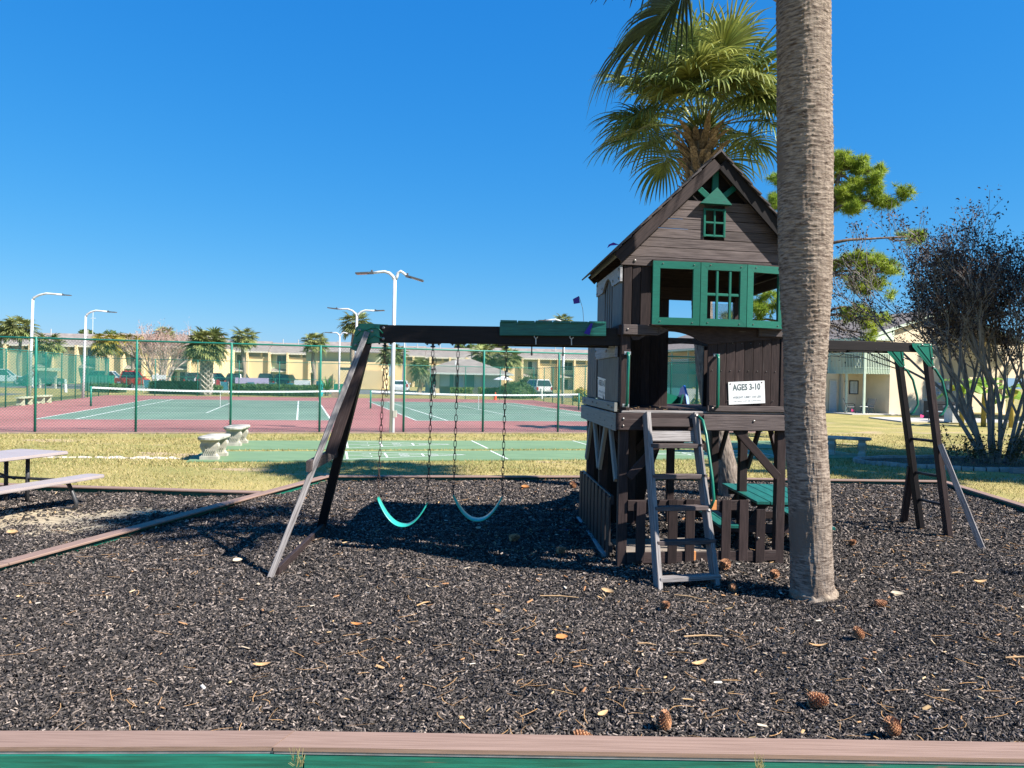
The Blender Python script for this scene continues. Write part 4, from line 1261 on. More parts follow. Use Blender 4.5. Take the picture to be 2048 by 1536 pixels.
rslab('tabletop', 0.0, 2.2, -.40, .40, .688, .042)
for x0 in (.70, -.98):
    rslab('bench_seat', 0.02, 2.2, x0, x0 + .28, .415, .038)
PIPE = mat('dark_pipe', (0.045, 0.045, 0.048), (0.03, 0.03, 0.032), .45, 20, spec=.5)
for s in (.42, 1.8):
    b = MB()
    for sg in (-1, 1):
        pts = [(sg * .66, .375), (sg * .74, .37), (sg * .79, .33), (sg * .85, .22), (sg * .905, .11), (sg * .90, .055), (sg * .84, .028), (sg * .6, .028), (0, .028)]
        b.tube([LTp(s, x, z) for x, z in pts], .025, 9)
    b.build('foot_pipe', PIPE, pt, smooth=True)
    for x in (-.16, .17):
        b = MB(); b.tube([LTp(s, x, .03), LTp(s, x, .645)], .025, 9); b.build('leg', PIPE, pt, smooth=True)
    b = MB(); b.tube([LTp(s, -.36, .375), LTp(s, -.9, .375)], .02, 7); b.tube([LTp(s, .36, .375), LTp(s, .9, .375)], .02, 7); b.tube([LTp(s, -.9, .375), LTp(s, .9, .375)], .018, 7); b.build('bench_pipe', PIPE, pt)
b = MB(); b.tube([LTp(.44, 0, .36), LTp(1.1, 0, .64)], .014, 7); b.build('brace', PIPE, pt)
# ================================================================== palms
PBARK = mat('palm_bark', (0.345, 0.275, 0.22), (0.085, 0.058, 0.045), 0.9, 4, (3.5, 3.5, 17), 9, bump=0.010, bscale=9, bstretch=(4, 4, 22), spec=0.12, ramp=(0.34, 0.60),
            spots=((0.20, 0.15, 0.115), 1.7, 0.55, (1, 1, .7)))
PBARK2 = mat('grey_palm_bark', (0.30, 0.245, 0.20), (0.10, 0.078, 0.064), 0.9, 5, (5, 5, 1.6), 8, bump=0.012, bscale=16, bstretch=(4, 4, 0.8), spec=0.12, ramp=(0.34, 0.66))
BOOT = mat('dead_leaf_base', (0.46, 0.33, 0.22), (0.10, 0.068, 0.046), 0.85, 6, (6, 6, 1), 6, bump=.004, bscale=10, spec=.15, island=.3)
FROND = mat('palm_leaf', (0.225, 0.275, 0.075), (0.08, 0.135, 0.04), 0.38, 1.6, (1, 1, 1), 4, island=0.35, spec=0.5, transl=0.22)
FROND_Y = mat('sunlit_palm_leaf', (0.36, 0.36, 0.085), (0.13, 0.18, 0.05), 0.45, 1.2, (1, 1, 1), 4, island=0.35, spec=0.4, transl=0.22)  # lit copy of the leaf: sun-yellow coloured into fronds facing the viewer
FROND_D = mat('shaded_palm_leaf', (0.03, 0.055, 0.018), (0.018, 0.036, 0.013), 0.45, 1.6, (1, 1, 1), 4, island=0.35, spec=0.4, transl=0.12)  # darker copy of the leaf: backlit shade is put into its colour

def frond_mb(b, base, d, plen, blen, nseg, rr, droop=1.0, secs=6, wide=0.034, spread=128, curl=0.9):
    """a fan leaf: stalk, then a midrib that bends down with drooping segments on both sides"""
    base = Vector(base); d = Vector(d).normalized()
    p = base.copy(); dd = d.copy(); pts = [p.copy()]
    N = 6
    for i in range(N):
        dd = (dd + Vector((0, 0, -0.045 * droop * (1.2 + plen)))).normalized()
        p = p + dd * (plen / N); pts.append(p.copy())
    b.tube(pts, [0.016] + [0.011] * (N - 1) + [0.008], 5)
    F = dd
    S = F.cross(Vector((0, 0, 1)))
    if S.length < .05: S = Vector((1, 0, 0))
    S.normalize()
    S = (Matrix.Rotation(rr.uniform(-.5, .5), 3, F) @ S)
    U = S.cross(F).normalized()
    costa = blen * 0.25
    for k in range(nseg):
        t = (k + .5) / nseg * 2 - 1
        ang = R(spread) * t
        c0 = p + F * (costa * (1 - abs(t) ** .8)) + Vector((0, 0, -costa * .45 * (1 - abs(t)) ** 1.5))
        q = c0.copy()
        dirn = (F * math.cos(ang) + S * math.sin(ang) + U * (0.22 * abs(t) + rr.uniform(-.10, .10))).normalized()
        L = blen * (1 - 0.28 * abs(t)) * rr.uniform(.86, 1.06) * (0.72 if abs(t) < .5 else 0.8)
        g = droop * rr.uniform(.7, 1.35) * curl
        w0 = wide * (0.75 + .4 * (1 - abs(t)))
        side = dirn.cross(U).normalized()
        ix = len(b.v)
        for s in range(secs + 1):
            u = s / secs
            ww = w0 * (0.35 + .65 * min(1, u * 3.2)) * (1 - u) ** .62 if s < secs else 0.002
            tw = side
            b.v.append(tuple(q - tw * ww + U * (ww * .55))); b.v.append(tuple(q)); b.v.append(tuple(q + tw * ww + U * (ww * .55)))
            dirn = (dirn + Vector((0, 0, -1)) * (g * (0.05 + .34 * u ** 1.4))).normalized()
            nu = (U - dirn * U.dot(dirn))
            q = q + dirn * (L / secs)
        for s in range(secs):
            a = ix + s * 3
            b.f.append((a, a + 1, a + 4, a + 3)); b.f.append((a + 1, a + 2, a + 5, a + 4))

def boots_mb(b, c, z0, z1, r0, r1, n, rr, L=.32):
    for i in range(n):
        t = (i + rr.random()) / n
        a = i * 2.399 + rr.uniform(-.2, .2)
        z = z0 + (z1 - z0) * t; r = r0 + (r1 - r0) * t
        o = Vector((math.cos(a), math.sin(a), 0)); s = Vector((-o.y, o.x, 0))
        p = Vector(c) + o * (r * .62) + Vector((0, 0, z)); lean = rr.uniform(.5, 1.45)
        ln = L * rr.uniform(.5, 1.15)
        d1 = (o * lean + Vector((0, 0, 1))).normalized()
        q = p + d1 * ln * .5; d2 = (d1 + o * .35 + s * rr.uniform(-.2, .2)).normalized(); e = q + d2 * ln * .5
        w = rr.uniform(.035, .06)
        for (pp, qq, wa, wb) in ((p, q, w * 1.3, w), (q, e, w, w * rr.uniform(.3, .8))):
            ix = len(b.v)
            n_ = o * .018
            for pt, ww in ((pp, wa), (qq, wb)):
                b.v += [tuple(pt - s * ww), tuple(pt + n_), tuple(pt + s * ww), tuple(pt - n_)]
            for k in range(4):
                b.f.append((ix + k, ix + (k + 1) % 4, ix + 4 + (k + 1) % 4, ix + 4 + k))
            b.f.append((ix + 4, ix + 5, ix + 6, ix + 7))

def trunk_mesh(name, centers, radii, m, nth=200, dz=0.006, amp=1.0, ringy=None, seed=3, flare=True):
    """palm trunk: torn ring scars and fibre grooves as real relief"""
    zs = np.array([c[2] for c in centers]); xs = np.array([c[0] for c in centers]); ys = np.array([c[1] for c in centers])
    z = np.arange(zs[0], zs[-1], dz); nz = len(z)
    th = np.arange(nth) / nth
    TH, Z = np.meshgrid(th, z)
    cx = np.interp(z, zs, xs)[:, None]; cy = np.interp(z, zs, ys)[:, None]
    def smooth(a):
        k = np.hanning(41); k /= k.sum()
        return np.convolve(np.pad(a, 20, mode='edge'), k, 'valid')
    r = smooth(np.interp(z, zs, radii))[:, None] * np.ones_like(TH)
    hgt = (Z - zs[0])
    rg = np.clip((hgt - .6) / 1.2, 0.25, 1.0) if ringy is None else ringy
    wob = vnoise(TH * 5, Z * 1.1, seed, 5) * 2.2 + vnoise(TH * 15, Z * 2.3, seed + 1, 15) * .9 + vnoise(TH * 56, Z * 5, seed + 2, 56) * .45
    ph = Z / 0.040 + wob * .9
    fr = ph - np.floor(ph)
    cell = np.floor(ph)
    torn = .5 * vnoise(TH * 34, Z * 6.0 + 3, seed + 5, 34) + .5 * vnoise(TH * 66, Z * 15, seed + 6, 66)
    lip = np.clip((fr - .25) / .75, 0, 1) ** 2.0
    d = lip * (0.003 + 0.024 * np.clip(torn - .45, 0, 1)) * rg
    fib = .7 * (vnoise(TH * 56, Z * 9, seed + 7, 56) - .5)
    fib2 = vnoise(TH * 112, Z * 16, seed + 8, 112) - .5
    d += (fib * 0.010 + fib2 * 0.007) * (1.25 - .6 * rg)
    frag = vnoise(TH * 40, Z * 40, seed + 9, 40)
    d += np.clip(frag - .74, 0, 1) * 0.032 * rg
    d *= amp * .72
    if flare:
        k = np.clip(1 - hgt / .13, 0, 1)
        d += k * (0.018 + .04 * (vnoise(TH * 9, Z * 8, seed + 11, 9) - .3) + .03 * (vnoise(TH * 28, Z * 22, seed + 12, 28) - .5))
    rr = r + d
    X = cx + rr * np.cos(TH * 2 * np.pi); Y = cy + rr * np.sin(TH * 2 * np.pi)
    V = np.stack([X, Y, Z], 2).reshape(-1, 3)
    i = np.arange(nz - 1)[:, None] * nth; k = np.arange(nth)[None]; k2 = (k + 1) % nth
    F_ = np.stack([i + k, i + k2, i + nth + k2, i + nth + k], 2).reshape(-1, 4)
    return np_mesh(name, V, F_, 4, m, smooth=True)

# ---- the big foreground palm
fx = thing('palm_tree', (2.44, 6.10, 0), 'large palm with thick ringed grey brown trunk standing right in front of the playhouse', 'palm tree', 'palms')
cen = [(2.450, 6.12, -.05), (2.435, 6.12, .25), (2.40, 6.12, .9), (2.345, 6.12, 1.6), (2.345, 6.12, 2.05), (2.335, 6.12, 2.5), (2.320, 6.12, 3.0), (2.305, 6.12, 3.6), (2.280, 6.12, 4.3), (2.265, 6.12, 4.8), (2.25, 6.12, 5.05)]
rad = [.170, .162, .160, .152, .166, .196, .208, .211, .203, .205, .17]
me = trunk_mesh('trunk', cen, rad, PBARK)
tk = obj('trunk', me, PBARK, fx)
rr = random.Random(5)
# pale ragged root flare at the foot
zz = np.linspace(0, .19, 20); tt = np.arange(90) / 90; TT, ZZ = np.meshgrid(tt, zz)
rg_ = .164 + .022 * (1 - ZZ / .19) + .030 * (vnoise(TT * 14, ZZ * 18, 81, 14) - .45) + .026 * (vnoise(TT * 45, ZZ * 45, 82, 45) - .5) - np.clip((ZZ - .09) / .1, 0, 1) * (.02 + .05 * vnoise(TT * 11, ZZ * 0, 83, 11))
VV = np.stack([2.45 + rg_ * np.cos(TT * 2 * np.pi), 6.12 + rg_ * np.sin(TT * 2 * np.pi), ZZ - .01], 2).reshape(-1, 3)
ii = np.arange(19)[:, None] * 90; kk = np.arange(90)[None]
FFc = np.stack([ii + kk, ii + (kk + 1) % 90, ii + 90 + (kk + 1) % 90, ii + 90 + kk], 2).reshape(-1, 4)
ROOTM = mat('pale_palm_root', (0.38, 0.305, 0.235), (0.16, 0.12, 0.09), .95, 20, (1, 1, 1), 8, bump=.008, bscale=50, spec=.1)
obj('root_flare', np_mesh('root_flare', VV, FFc, 4, ROOTM), ROOTM, fx)
b = MB(); boots_mb(b, (2.25, 6.12, 0), 4.78, 5.15, .22, .24, 22, rr, .28); b.build('leaf_base', BOOT, fx)
top = Vector((2.25, 6.12, 5.12))
def add_frond(parent, base, d, plen, blen, nseg, rr, m, **k):
    b = MB(); frond_mb(b, base, d, plen, blen, nseg, rr, **k)
    return b.build('frond', m, parent)
# the leaf that hangs into the top of the picture
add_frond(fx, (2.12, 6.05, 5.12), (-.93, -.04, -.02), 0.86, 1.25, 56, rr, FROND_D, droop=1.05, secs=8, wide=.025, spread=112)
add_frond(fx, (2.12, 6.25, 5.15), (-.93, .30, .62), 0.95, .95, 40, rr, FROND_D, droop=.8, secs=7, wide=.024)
for i in range(20):
    a = i * 2.399 + .4
    el = 0.62 + .8 * (i / 20)
    d = Vector((math.cos(a) * math.cos(el), math.sin(a) * math.cos(el), math.sin(el) + .12))
    add_frond(fx, top + Vector((math.cos(a) * .12, math.sin(a) * .12, .12 * i / 20)), d, rr.uniform(.75, 1.0), rr.uniform(.85, 1.05), 38, rr, FROND, droop=.62, secs=6, wide=.026)

# ---- the leaning palm behind the playhouse
lx = thing('palm_tree', (3.35, 11.55, 0), 'leaning palm behind the playhouse with a full green crown above the roof ridge', 'palm tree', 'palms')
cen = [(3.42, 11.55, -.02), (3.29, 11.55, .3), (3.08, 11.52, 1.1), (2.915, 11.5, 1.95), (2.84, 11.5, 2.8), (2.78, 11.5, 3.8), (2.76, 11.5, 4.7), (2.755, 11.5, 5.5)]
rad = [.215, .185, .165, .148, .150, .165, .19, .17]
obj('trunk', trunk_mesh('trunk', cen, rad, PBARK2, nth=100, dz=.014, seed=31), PBARK2, lx)
rr = random.Random(12)
b = MB(); boots_mb(b, (2.76, 11.5, 0), 4.45, 5.46, .20, .31, 96, rr, .36); b.build('leaf_base', BOOT, lx)
top = Vector((2.78, 11.5, 5.58))
nf = 48
for i in range(nf):
    a = i * 2.399 + 1.0
    t = i / nf
    el = 0.04 + 1.38 * t
    if math.sin(a) < -.55 and el < .40: el = .40 + .4 * rr.random()
    d = Vector((math.cos(a) * math.cos(el), math.sin(a) * math.cos(el), math.sin(el) + .18))
    m = FROND_Y if (math.sin(a) < -.1 and rr.random() < .55) else FROND
    add_frond(lx, top + Vector((math.cos(a) * .13, math.sin(a) * .13, .10 * t - .05)), d, rr.uniform(.72, .98), rr.uniform(.92, 1.14), 40, rr, m, droop=rr.uniform(.8, 1.3), secs=7, wide=.027)

for a_, el_, pl_ in ((-2.75, .30, .75), (-2.3, .55, .62), (-1.85, .38, .60), (-1.35, .62, .62), (-.95, .36, .66), (-.5, .52, .72), (-1.6, .9, .7), (-2.0, .8, .8), (-.8, .85, .8)):
    d = Vector((math.cos(a_) * math.cos(el_), math.sin(a_) * math.cos(el_), math.sin(el_) + .25))
    add_frond(lx, top + Vector((math.cos(a_) * .12, math.sin(a_) * .12, .05)), d, pl_, rr.uniform(.95, 1.1), 42, rr, FROND_Y if rr.random() < .6 else FROND, droop=rr.uniform(1.2, 1.5), secs=7, wide=.028)
# ---- small distant palms: shared crown meshes
def far_crown(seed, nfr, blen=1.0, ns=15, low=-.5):
    rr = random.Random(seed); b = MB()
    for i in range(nfr):
        a = i * 2.399 + seed; t = i / nfr; el = low + 1.75 * t
        d = Vector((math.cos(a) * math.cos(el), math.sin(a) * math.cos(el), math.sin(el) + .1))
        frond_mb(b, (math.cos(a) * .1, math.sin(a) * .1, .1 * t), d, rr.uniform(.35, .62), blen * rr.uniform(.65, .9), ns, rr, droop=rr.uniform(1.0, 1.7), secs=4, wide=.055)
    return b.mesh('crown')
CROWNS = [far_crown(s, 44, low=-.55) for s in (3, 8)]
CROWNY = far_crown(15, 46, 1.0, 15, -.75)
FAR_TRUNK = mat('far_palm_trunk', (0.36, 0.29, 0.22), (0.20, 0.155, 0.12), .9, 6, (2, 2, 6), 6, spec=.1)
FROND_F = mat('far_palm_leaf', (0.28, 0.29, 0.10), (0.13, 0.17, 0.055), .5, .8, island=.4, spec=.3, transl=.2)
FROND_FY = mat('far_yellow_palm_leaf', (0.42, 0.33, 0.05), (0.13, 0.15, 0.04), .5, .9, (1, 1, 1.0), island=.4, spec=.3, transl=.2)
def palm(x, y, h, label, s=1.0, yellow=False, r=.17, kind=0, crown=None):
    t = thing('palm_tree', (x, y, 0), label, 'palm tree', 'palms')
    b = MB()
    n = 9; pts = [(x + .12 * math.sin(i * .9 + x), y, h * i / n) for i in range(n + 1)]
    b.tube(pts, [r * (1.25 if i == 0 else 1 + .12 * math.sin(i * 1.7)) for i in range(n + 1)], 10)
    b.build('trunk', FAR_TRUNK, t, smooth=True)
    rr2 = random.Random(int(x * 10) + 99)
    b = MB(); boots_mb(b, (pts[-1][0], y, 0), h - .9 * s, h, r * .9, r * 1.5, 26, rr2, .4 * s); b.build('leaf_base', BOOT, t)
    me = crown or (CROWNY if yellow else CROWNS[kind])
    me = me.copy() if len(me.materials) else me
    if len(me.materials): me.materials.clear()
    o = obj('crown', me, FROND_FY if yellow else FROND_F, t, Matrix.Translation((pts[-1][0], y, h)) @ Matrix.Rotation(x * 3.1, 4, 'Z') @ Matrix.Scale(s, 4))
    return t

# ================================================================== pines
PINEN = mat('pine_needles', (0.40, 0.46, 0.06), (0.19, 0.29, 0.035), .5, .7, island=.4, spec=.3, transl=.42)
PINEB = mat('pine_bark', (0.24, 0.17, 0.13), (0.12, 0.085, 0.065), .9, 10, bump=.01, bscale=14, spec=.1)
def needles(centers, seed, tuft_n=26, L=.20, w=.0075):
    r_ = np.random.default_rng(seed)
    c = np.asarray(centers, float); n = len(c)
    c = np.repeat(c, tuft_n, 0)
    up = np.repeat(r_.normal(0, .5, (n, 3)) + np.array([0, 0, .55]), tuft_n, 0)
    d = r_.normal(0, 1, c.shape) + up
    d /= np.linalg.norm(d, axis=1)[:, None]
    s = np.cross(d, r_.normal(0, 1, c.shape)); s /= np.linalg.norm(s, axis=1)[:, None]
    ll = L * r_.uniform(.7, 1.15, len(c))[:, None]
    v = np.stack([c - s * w, c + s * w, c + d * ll + np.array([0, 0, -.03]) * r_.random((len(c), 1))], 1).reshape(-1, 3)
    return v, np.arange(len(v)).reshape(-1, 3)
def pine(name_xy, trunk_pts, trunk_r, limbs, label, seed, per=26, dens=1.0, L=.20, w=.0085):
    """limbs: (root on trunk t, tip cluster centre, cluster radii, bend)"""
    t = thing('pine_tree', (*name_xy, 0), label, 'pine tree', 'pine trees')
    b = MB(); b.tube(trunk_pts, trunk_r, 10); b.build('trunk', PINEB, t, smooth=True)
    rr = random.Random(seed)
    tp = [Vector(p) for p in trunk_pts]
    bl = MB(); cents = []
    for (ti, c, rad) in limbs:
        k = ti * (len(tp) - 1); i = min(int(k), len(tp) - 2); root = tp[i].lerp(tp[i + 1], k - i)
        c = Vector(c); mid = root.lerp(c, .55) + Vector((rr.uniform(-.2, .2), rr.uniform(-.2, .2), rr.uniform(-.05, .25)))
        bl.tube([root, root.lerp(mid, .5) + Vector((0, 0, .05)), mid, mid.lerp(c, .6), c], [.055, .045, .034, .025, .012], 6)
        n = int(dens * 130 * rad[0] * rad[1] * rad[2] ** .5 / .5) + 10
        subs = []
        for _ in range(max(5, int(7 * rad[0] * 1.6))):
            u = Vector((rr.gauss(0, .5), rr.gauss(0, .5), rr.gauss(0, .45)))
            e = c + Vector((u.x * rad[0] * 1.25, u.y * rad[1] * 1.25, u.z * rad[2] * 1.1 + rad[2] * .15))
            subs.append(e)
            m2 = mid.lerp(e, .55) + Vector((0, 0, -.05))
            bl.tube([mid.lerp(c, rr.uniform(.1, .8)), m2, e], [.02, .014, .007], 5)
        for _ in range(n):
            e = rr.choice(subs)
            g = Vector((rr.gauss(0, .115), rr.gauss(0, .115), rr.gauss(0, .065)))
            cents.append(tuple(e + g))
    bl.build('limb', PINEB, t, smooth=True)
    v, f = needles(cents, seed, per, L, w)
    o = obj('crown', np_mesh('crown', v, f, 3, PINEN), PINEN, t)
    stuff(o)
    return t
PT = [(9.55, 24, 0), (9.55, 24.05, 1.5), (9.6, 24.0, 3.2), (9.75, 24, 5.0), (9.8, 24, 6.6), (10.1, 24, 8.2), (10.3, 24, 8.9)]
PR = [.20, .17, .15, .13, .10, .06, .02]
LB = [(.95, (10.35, 24, 8.75), (.55, .5, .4)), (.9, (10.95, 24.2, 8.65), (.5, .5, .35)), (.86, (11.1, 23.8, 8.05), (.4, .5, .35)), (.82, (10.55, 24, 8.0), (.5, .5, .35)), (.78, (11.85, 24.1, 7.5), (.55, .5, .28)),
      (.75, (11.1, 24.3, 7.6), (.5, .45, .3)), (.72, (10.5, 23.8, 7.25), (.6, .45, .28)), (.7, (9.9, 24.2, 7.9), (.5, .5, .35)), (.9, (9.8, 24, 8.7), (.5, .5, .3)),
      (.82, (8.35, 24, 8.15), (.4, .45, .3)), (.75, (8.15, 23.9, 7.45), (.5, .45, .32)), (.7, (8.9, 24.2, 7.0), (.5, .45, .3)), (.62, (8.5, 24, 6.4), (.35, .4, .25)),
      (.62, (12.45, 24, 6.45), (.36, .36, .30)), (.55, (10.6, 24, 5.45), (.6, .5, .28)), (.55, (11.35, 24.1, 5.5), (.6, .5, .25)), (.5, (10.7, 23.9, 4.95), (.6, .45, .25)), (.52, (11.9, 24, 5.45), (.35, .4, .22)), (.52, (11.5, 24, 4.9), (.35, .4, .2)),
      (.4, (10.95, 24, 4.05), (.50, .45, .25)), (.4, (11.45, 24.1, 3.8), (.32, .4, .2)), (.38, (11.15, 23.9, 3.35), (.25, .3, .35)),
      (.5, (7.75, 24, 5.0), (.6, .5, .4)), (.42, (7.5, 24, 4.2), (.6, .5, .38)), (.4, (8.6, 24, 4.3), (.5, .5, .35)), (.35, (6.9, 24.2, 3.7), (.5, .45, .35)), (.5, (8.2, 24.2, 5.6), (.5, .5, .3)), (.3, (8.3, 24, 3.4), (.4, .4, .3))]
pine((9.55, 24), PT, PR, LB, 'tall pine with separate bright needle clumps behind the foreground palm trunk', 41, per=30, dens=2.6, w=.0095, L=.23)

# trees beyond the right edge of the view whose shade falls across the lawn and the mulch
def shade_tree(x, y, h, r, label, seed, n, thin=False):
    rr = random.Random(seed)
    pts = [(x, y, 0), (x + .1, y, h * .35), (x - .05, y + .1, h * .7), (x, y, h)]
    limbs = []
    for i in range(n):
        a = i * 2.399; q = (i + .5) / n
        rad = r * (0.35 + .65 * math.sin(math.pi * (.15 + .8 * q)))
        c = (x + math.cos(a) * rad * rr.uniform(.4, 1), y + math.sin(a) * rad * rr.uniform(.4, 1), h * (.45 + .55 * q))
        limbs.append((.4 + .55 * q, c, (r * .36, r * .36, r * .2)))
    pine((x, y), pts, [.22, .19, .13, .04], limbs, label, seed, per=22, dens=1.1 if not thin else .5, L=.26, w=.02)
shade_tree(19.6, 13.0, 13.0, 4.1, 'tall dense pine standing to the right of the view, shading the crape myrtle bed', 51, 40)
shade_tree(12.6, 2.0, 8.3, 1.5, 'pine standing behind and right of the viewer, dappling the mulch', 52, 13, True)
shade_tree(36.8, 43.9, 15.5, 3.4, 'tall unseen pine added right of the beige building, shading its recessed wall', 54, 44)  # tree added out of view so that the recessed wall falls in shade
shade_tree(32.6, 41.2, 8.8, 3.0, 'pine right of the beige building, shading its lower wall', 53, 26)

# ================================================================== crape myrtles
def branchy(x, y, h, spread, nst, seed, levels=4, r0=.06, lean=None):
    rr = random.Random(seed); b = MB(); tips = []
    def grow(p, d, L, r, lv):
        q = p; pts = [p]; dd = d
        for i in range(3):
            dd = (dd + Vector((rr.uniform(-.13, .13), rr.uniform(-.13, .13), .05))).normalized()
            q = q + dd * (L / 3); pts.append(q)
        r_ = max(r, .0065); b.tube(pts, [r_, r_ * .9, r_ * .8, r_ * .66], 6 if lv < 2 else (4 if lv < 3 else 3), cap=False)
        if lv >= levels - 2:
            tips.append((q, dd)); tips.append((pts[2], dd))
        if lv < levels:
            for k in range(3 if lv < levels - 1 else 3):
                a = rr.uniform(0, 6.28); s = rr.uniform(.22, .62)
                pe = dd.orthogonal().normalized(); pe = Matrix.Rotation(a, 3, dd) @ pe
                grow(q if k < 2 else pts[2], (dd + pe * s).normalized(), L * rr.uniform(.55, .82), r * .60, lv + 1)
    for i in range(nst):
        a = 6.28 * i / nst + rr.uniform(-.3, .3); s = spread * rr.uniform(.5, 1.1)
        d = Vector((math.cos(a) * s, math.sin(a) * s, 1)).normalized()
        p = Vector((x + math.cos(a) * .25, y + math.sin(a) * .25, -.02))
        grow(p, d, h * rr.uniform(.34, .42), r0 * rr.uniform(.75, 1.15), 0)
    return b, tips
MYB = mat('crape_myrtle_bark', (0.30, 0.265, 0.23), (0.17, 0.145, 0.125), .7, 5, (2, 2, .6), spec=.2)
MYL = mat('dark_myrtle_leaf', (0.07, 0.04, 0.026), (0.035, 0.022, 0.016), .6, 2, island=.5, spec=.3, transl=.15)
def leaf_cloud(points, seed, n, sig, size):
    r_ = np.random.default_rng(seed); P = np.array([tuple(p) for p in points])
    c = P[r_.integers(0, len(P), n)] + r_.normal(0, sig, (n, 3))
    d = r_.normal(0, 1, (n, 3)); d /= np.linalg.norm(d, axis=1)[:, None]
    s = np.cross(d, r_.normal(0, 1, (n, 3))); s /= np.linalg.norm(s, axis=1)[:, None]
    L = size * r_.uniform(.6, 1.2, (n, 1)); W = L * .42
    v = np.stack([c - d * L, c + s * W, c + d * L, c - s * W], 1).reshape(-1, 3)
    return v, np.arange(len(v)).reshape(-1, 4)
my = thing('crape_myrtle', (11.15, 17.7, 0), 'dark many stemmed crape myrtle with sparse brown leaves in the edged bed at right', 'tree', 'crape myrtles')
b, tips = branchy(11.3, 17.7, 5.0, .56, 14, 4, levels=5, r0=.06)
b.build('trunk', MYB, my, smooth=True)
v, f = leaf_cloud([t[0] for t in tips if t[0].z > 1.9], 8, 40000, .10, .042)
stuff(obj('crown', np_mesh('crown', v, f, 4, MYL), MYL, my))
# low sprouts at its foot
b = MB(); sp = []
rr = random.Random(77)
for i in range(34):
    a = rr.uniform(0, 6.28); r = rr.uniform(.3, .95); p = Vector((11.15 + math.cos(a) * r, 17.6 + math.sin(a) * r * .7, 0))
    d = Vector((math.cos(a) * .5, math.sin(a) * .5, 1)); L = rr.uniform(.4, 1.0)
    b.tube([p, p + d * L * .5, p + d * L + Vector((.05, 0, -.03))], [.006, .005, .003], 4, cap=False)
    for k in range(12): sp.append(p + d * L * rr.uniform(.25, 1))
st_ = thing('sprout_shrub', (11.15, 17.6, 0), 'thin leafy sprouts round the foot of the crape myrtle', 'shrub')
b.build('stem', MYB, st_)
SPL = mat('sprout_leaf', (0.10, 0.085, 0.03), (0.06, 0.055, 0.022), .6, 3, island=.5, transl=.25)
v, f = leaf_cloud(sp, 9, 1500, .06, .045); stuff(obj('foliage', np_mesh('foliage', v, f, 4, SPL), SPL, st_))
# bed with a scalloped concrete edge
MUD = mat('bed_soil', (0.16, 0.11, 0.085), (0.08, 0.055, 0.045), .95, 12, bump=.01, bscale=30, spec=.1)
ecx, ecy, erx, ery = 11.6, 17.15, 3.75, 1.30
b = MB(); b.poly([(ecx + erx * math.cos(R(a)), ecy + ery * math.sin(R(a)), .03) for a in range(0, 360, 6)])
structure(b.build('planting_bed_ground', MUD))
CONC = mat('grey_concrete', (0.40, 0.38, 0.35), (0.27, 0.255, 0.235), .85, 6, bump=.003, bscale=40, spec=.2)
ed = thing('bed_edging', (ecx, ecy, 0), 'curved concrete edging blocks round the crape myrtle bed', 'edging')
for a in range(96, 372, 4):
    a0, a1 = R(a + .2), R(a + 3.8)
    P2 = lambda an, k: (ecx + (erx + k) * math.cos(an), ecy + (ery + k) * math.sin(an), 0)
    b = MB(); b.prism([P2(a0, 0), P2(a1, 0), P2(a1, .11), P2(a0, .11)], (0, 0, .085 + .01 * math.sin(a * 1.3)))
    b.build('edging_block', CONC, ed)
tm = plank('landscape_timber', (10.25, 15.62, .06), (12.2, 15.72, .06), .12, .12, GREYWOOD)
tag(tm, 'grey landscape timber lying in front of the crape myrtle bed at the right edge', 'timber')

# ================================================================== banana plants behind the myrtle
BAN = mat('banana_leaf', (0.30, 0.44, 0.07), (0.18, 0.33, 0.05), .4, 2.5, (1, 1, 1), island=.2, spec=.4, transl=.4)
BANY = mat('yellow_banana_leaf', (0.50, 0.36, 0.04), (0.24, 0.27, 0.04), .45, 2.5, spec=.3, transl=.35)
BANS = mat('banana_stalk', (0.48, 0.34, 0.09), (0.25, 0.22, 0.08), .7, 3, (1, 1, .5), spec=.2)
def banana(x, y, h, n, seed, label, yellow=()):
    rr = random.Random(seed); t = thing('banana_plant', (x, y, 0), label, 'banana plant', 'banana plants')
    b = MB(); b.tube([(x, y, 0), (x, y, h * .5), (x + .03, y, h * .75)], [.11, .09, .05], 8); b.build('stalk', BANS, t, smooth=True)
    for i in range(n):
        a = i * 2.4 + seed; el = rr.uniform(.35, 1.25); L = rr.uniform(.75, 1.05) * h * .55
        d = Vector((math.cos(a) * math.cos(el), math.sin(a) * math.cos(el), math.sin(el)))
        p = Vector((x, y, h * rr.uniform(.55, .75))); b = MB(); N = 9; side = d.cross(Vector((0, 0, 1))).normalized()
        rows = []
        for s in range(N + 1):
            u = s / N
            w = .20 * h / 2.0 * math.sin(math.pi * min(1, .06 + u * .94)) ** .55 * (0.12 if s == 0 else 1)
            nz = Vector((0, 0, 1))
            rows.append((p - side * w + nz * (-.35 * w), p.copy(), p + side * w + nz * (-.35 * w)))
            d = (d + Vector((0, 0, -.17 - .1 * u))).normalized(); p = p + d * (L / N)
        ix = len(b.v)
        for r3 in rows: b.v += [tuple(q) for q in r3]
        for s in range(N):
            if rr.random() < .12: continue
            for k in (0, 1): b.f.append((ix + s * 3 + k, ix + s * 3 + k + 1, ix + s * 3 + 4 + k, ix + s * 3 + 3 + k))
        b.build('leaf', BANY if i in yellow else BAN, t)
banana(19.7, 33.4, 2.5, 8, 3, 'banana plant with a yellowing leaf reaching left beside the white box', (2,))
banana(20.9, 33.8, 2.5, 9, 7, 'taller green banana plant behind the crape myrtle stems', ())
banana(22.0, 33.6, 2.4, 9, 11, 'banana plant with a yellow stalk at the right edge of the photo', (5,))
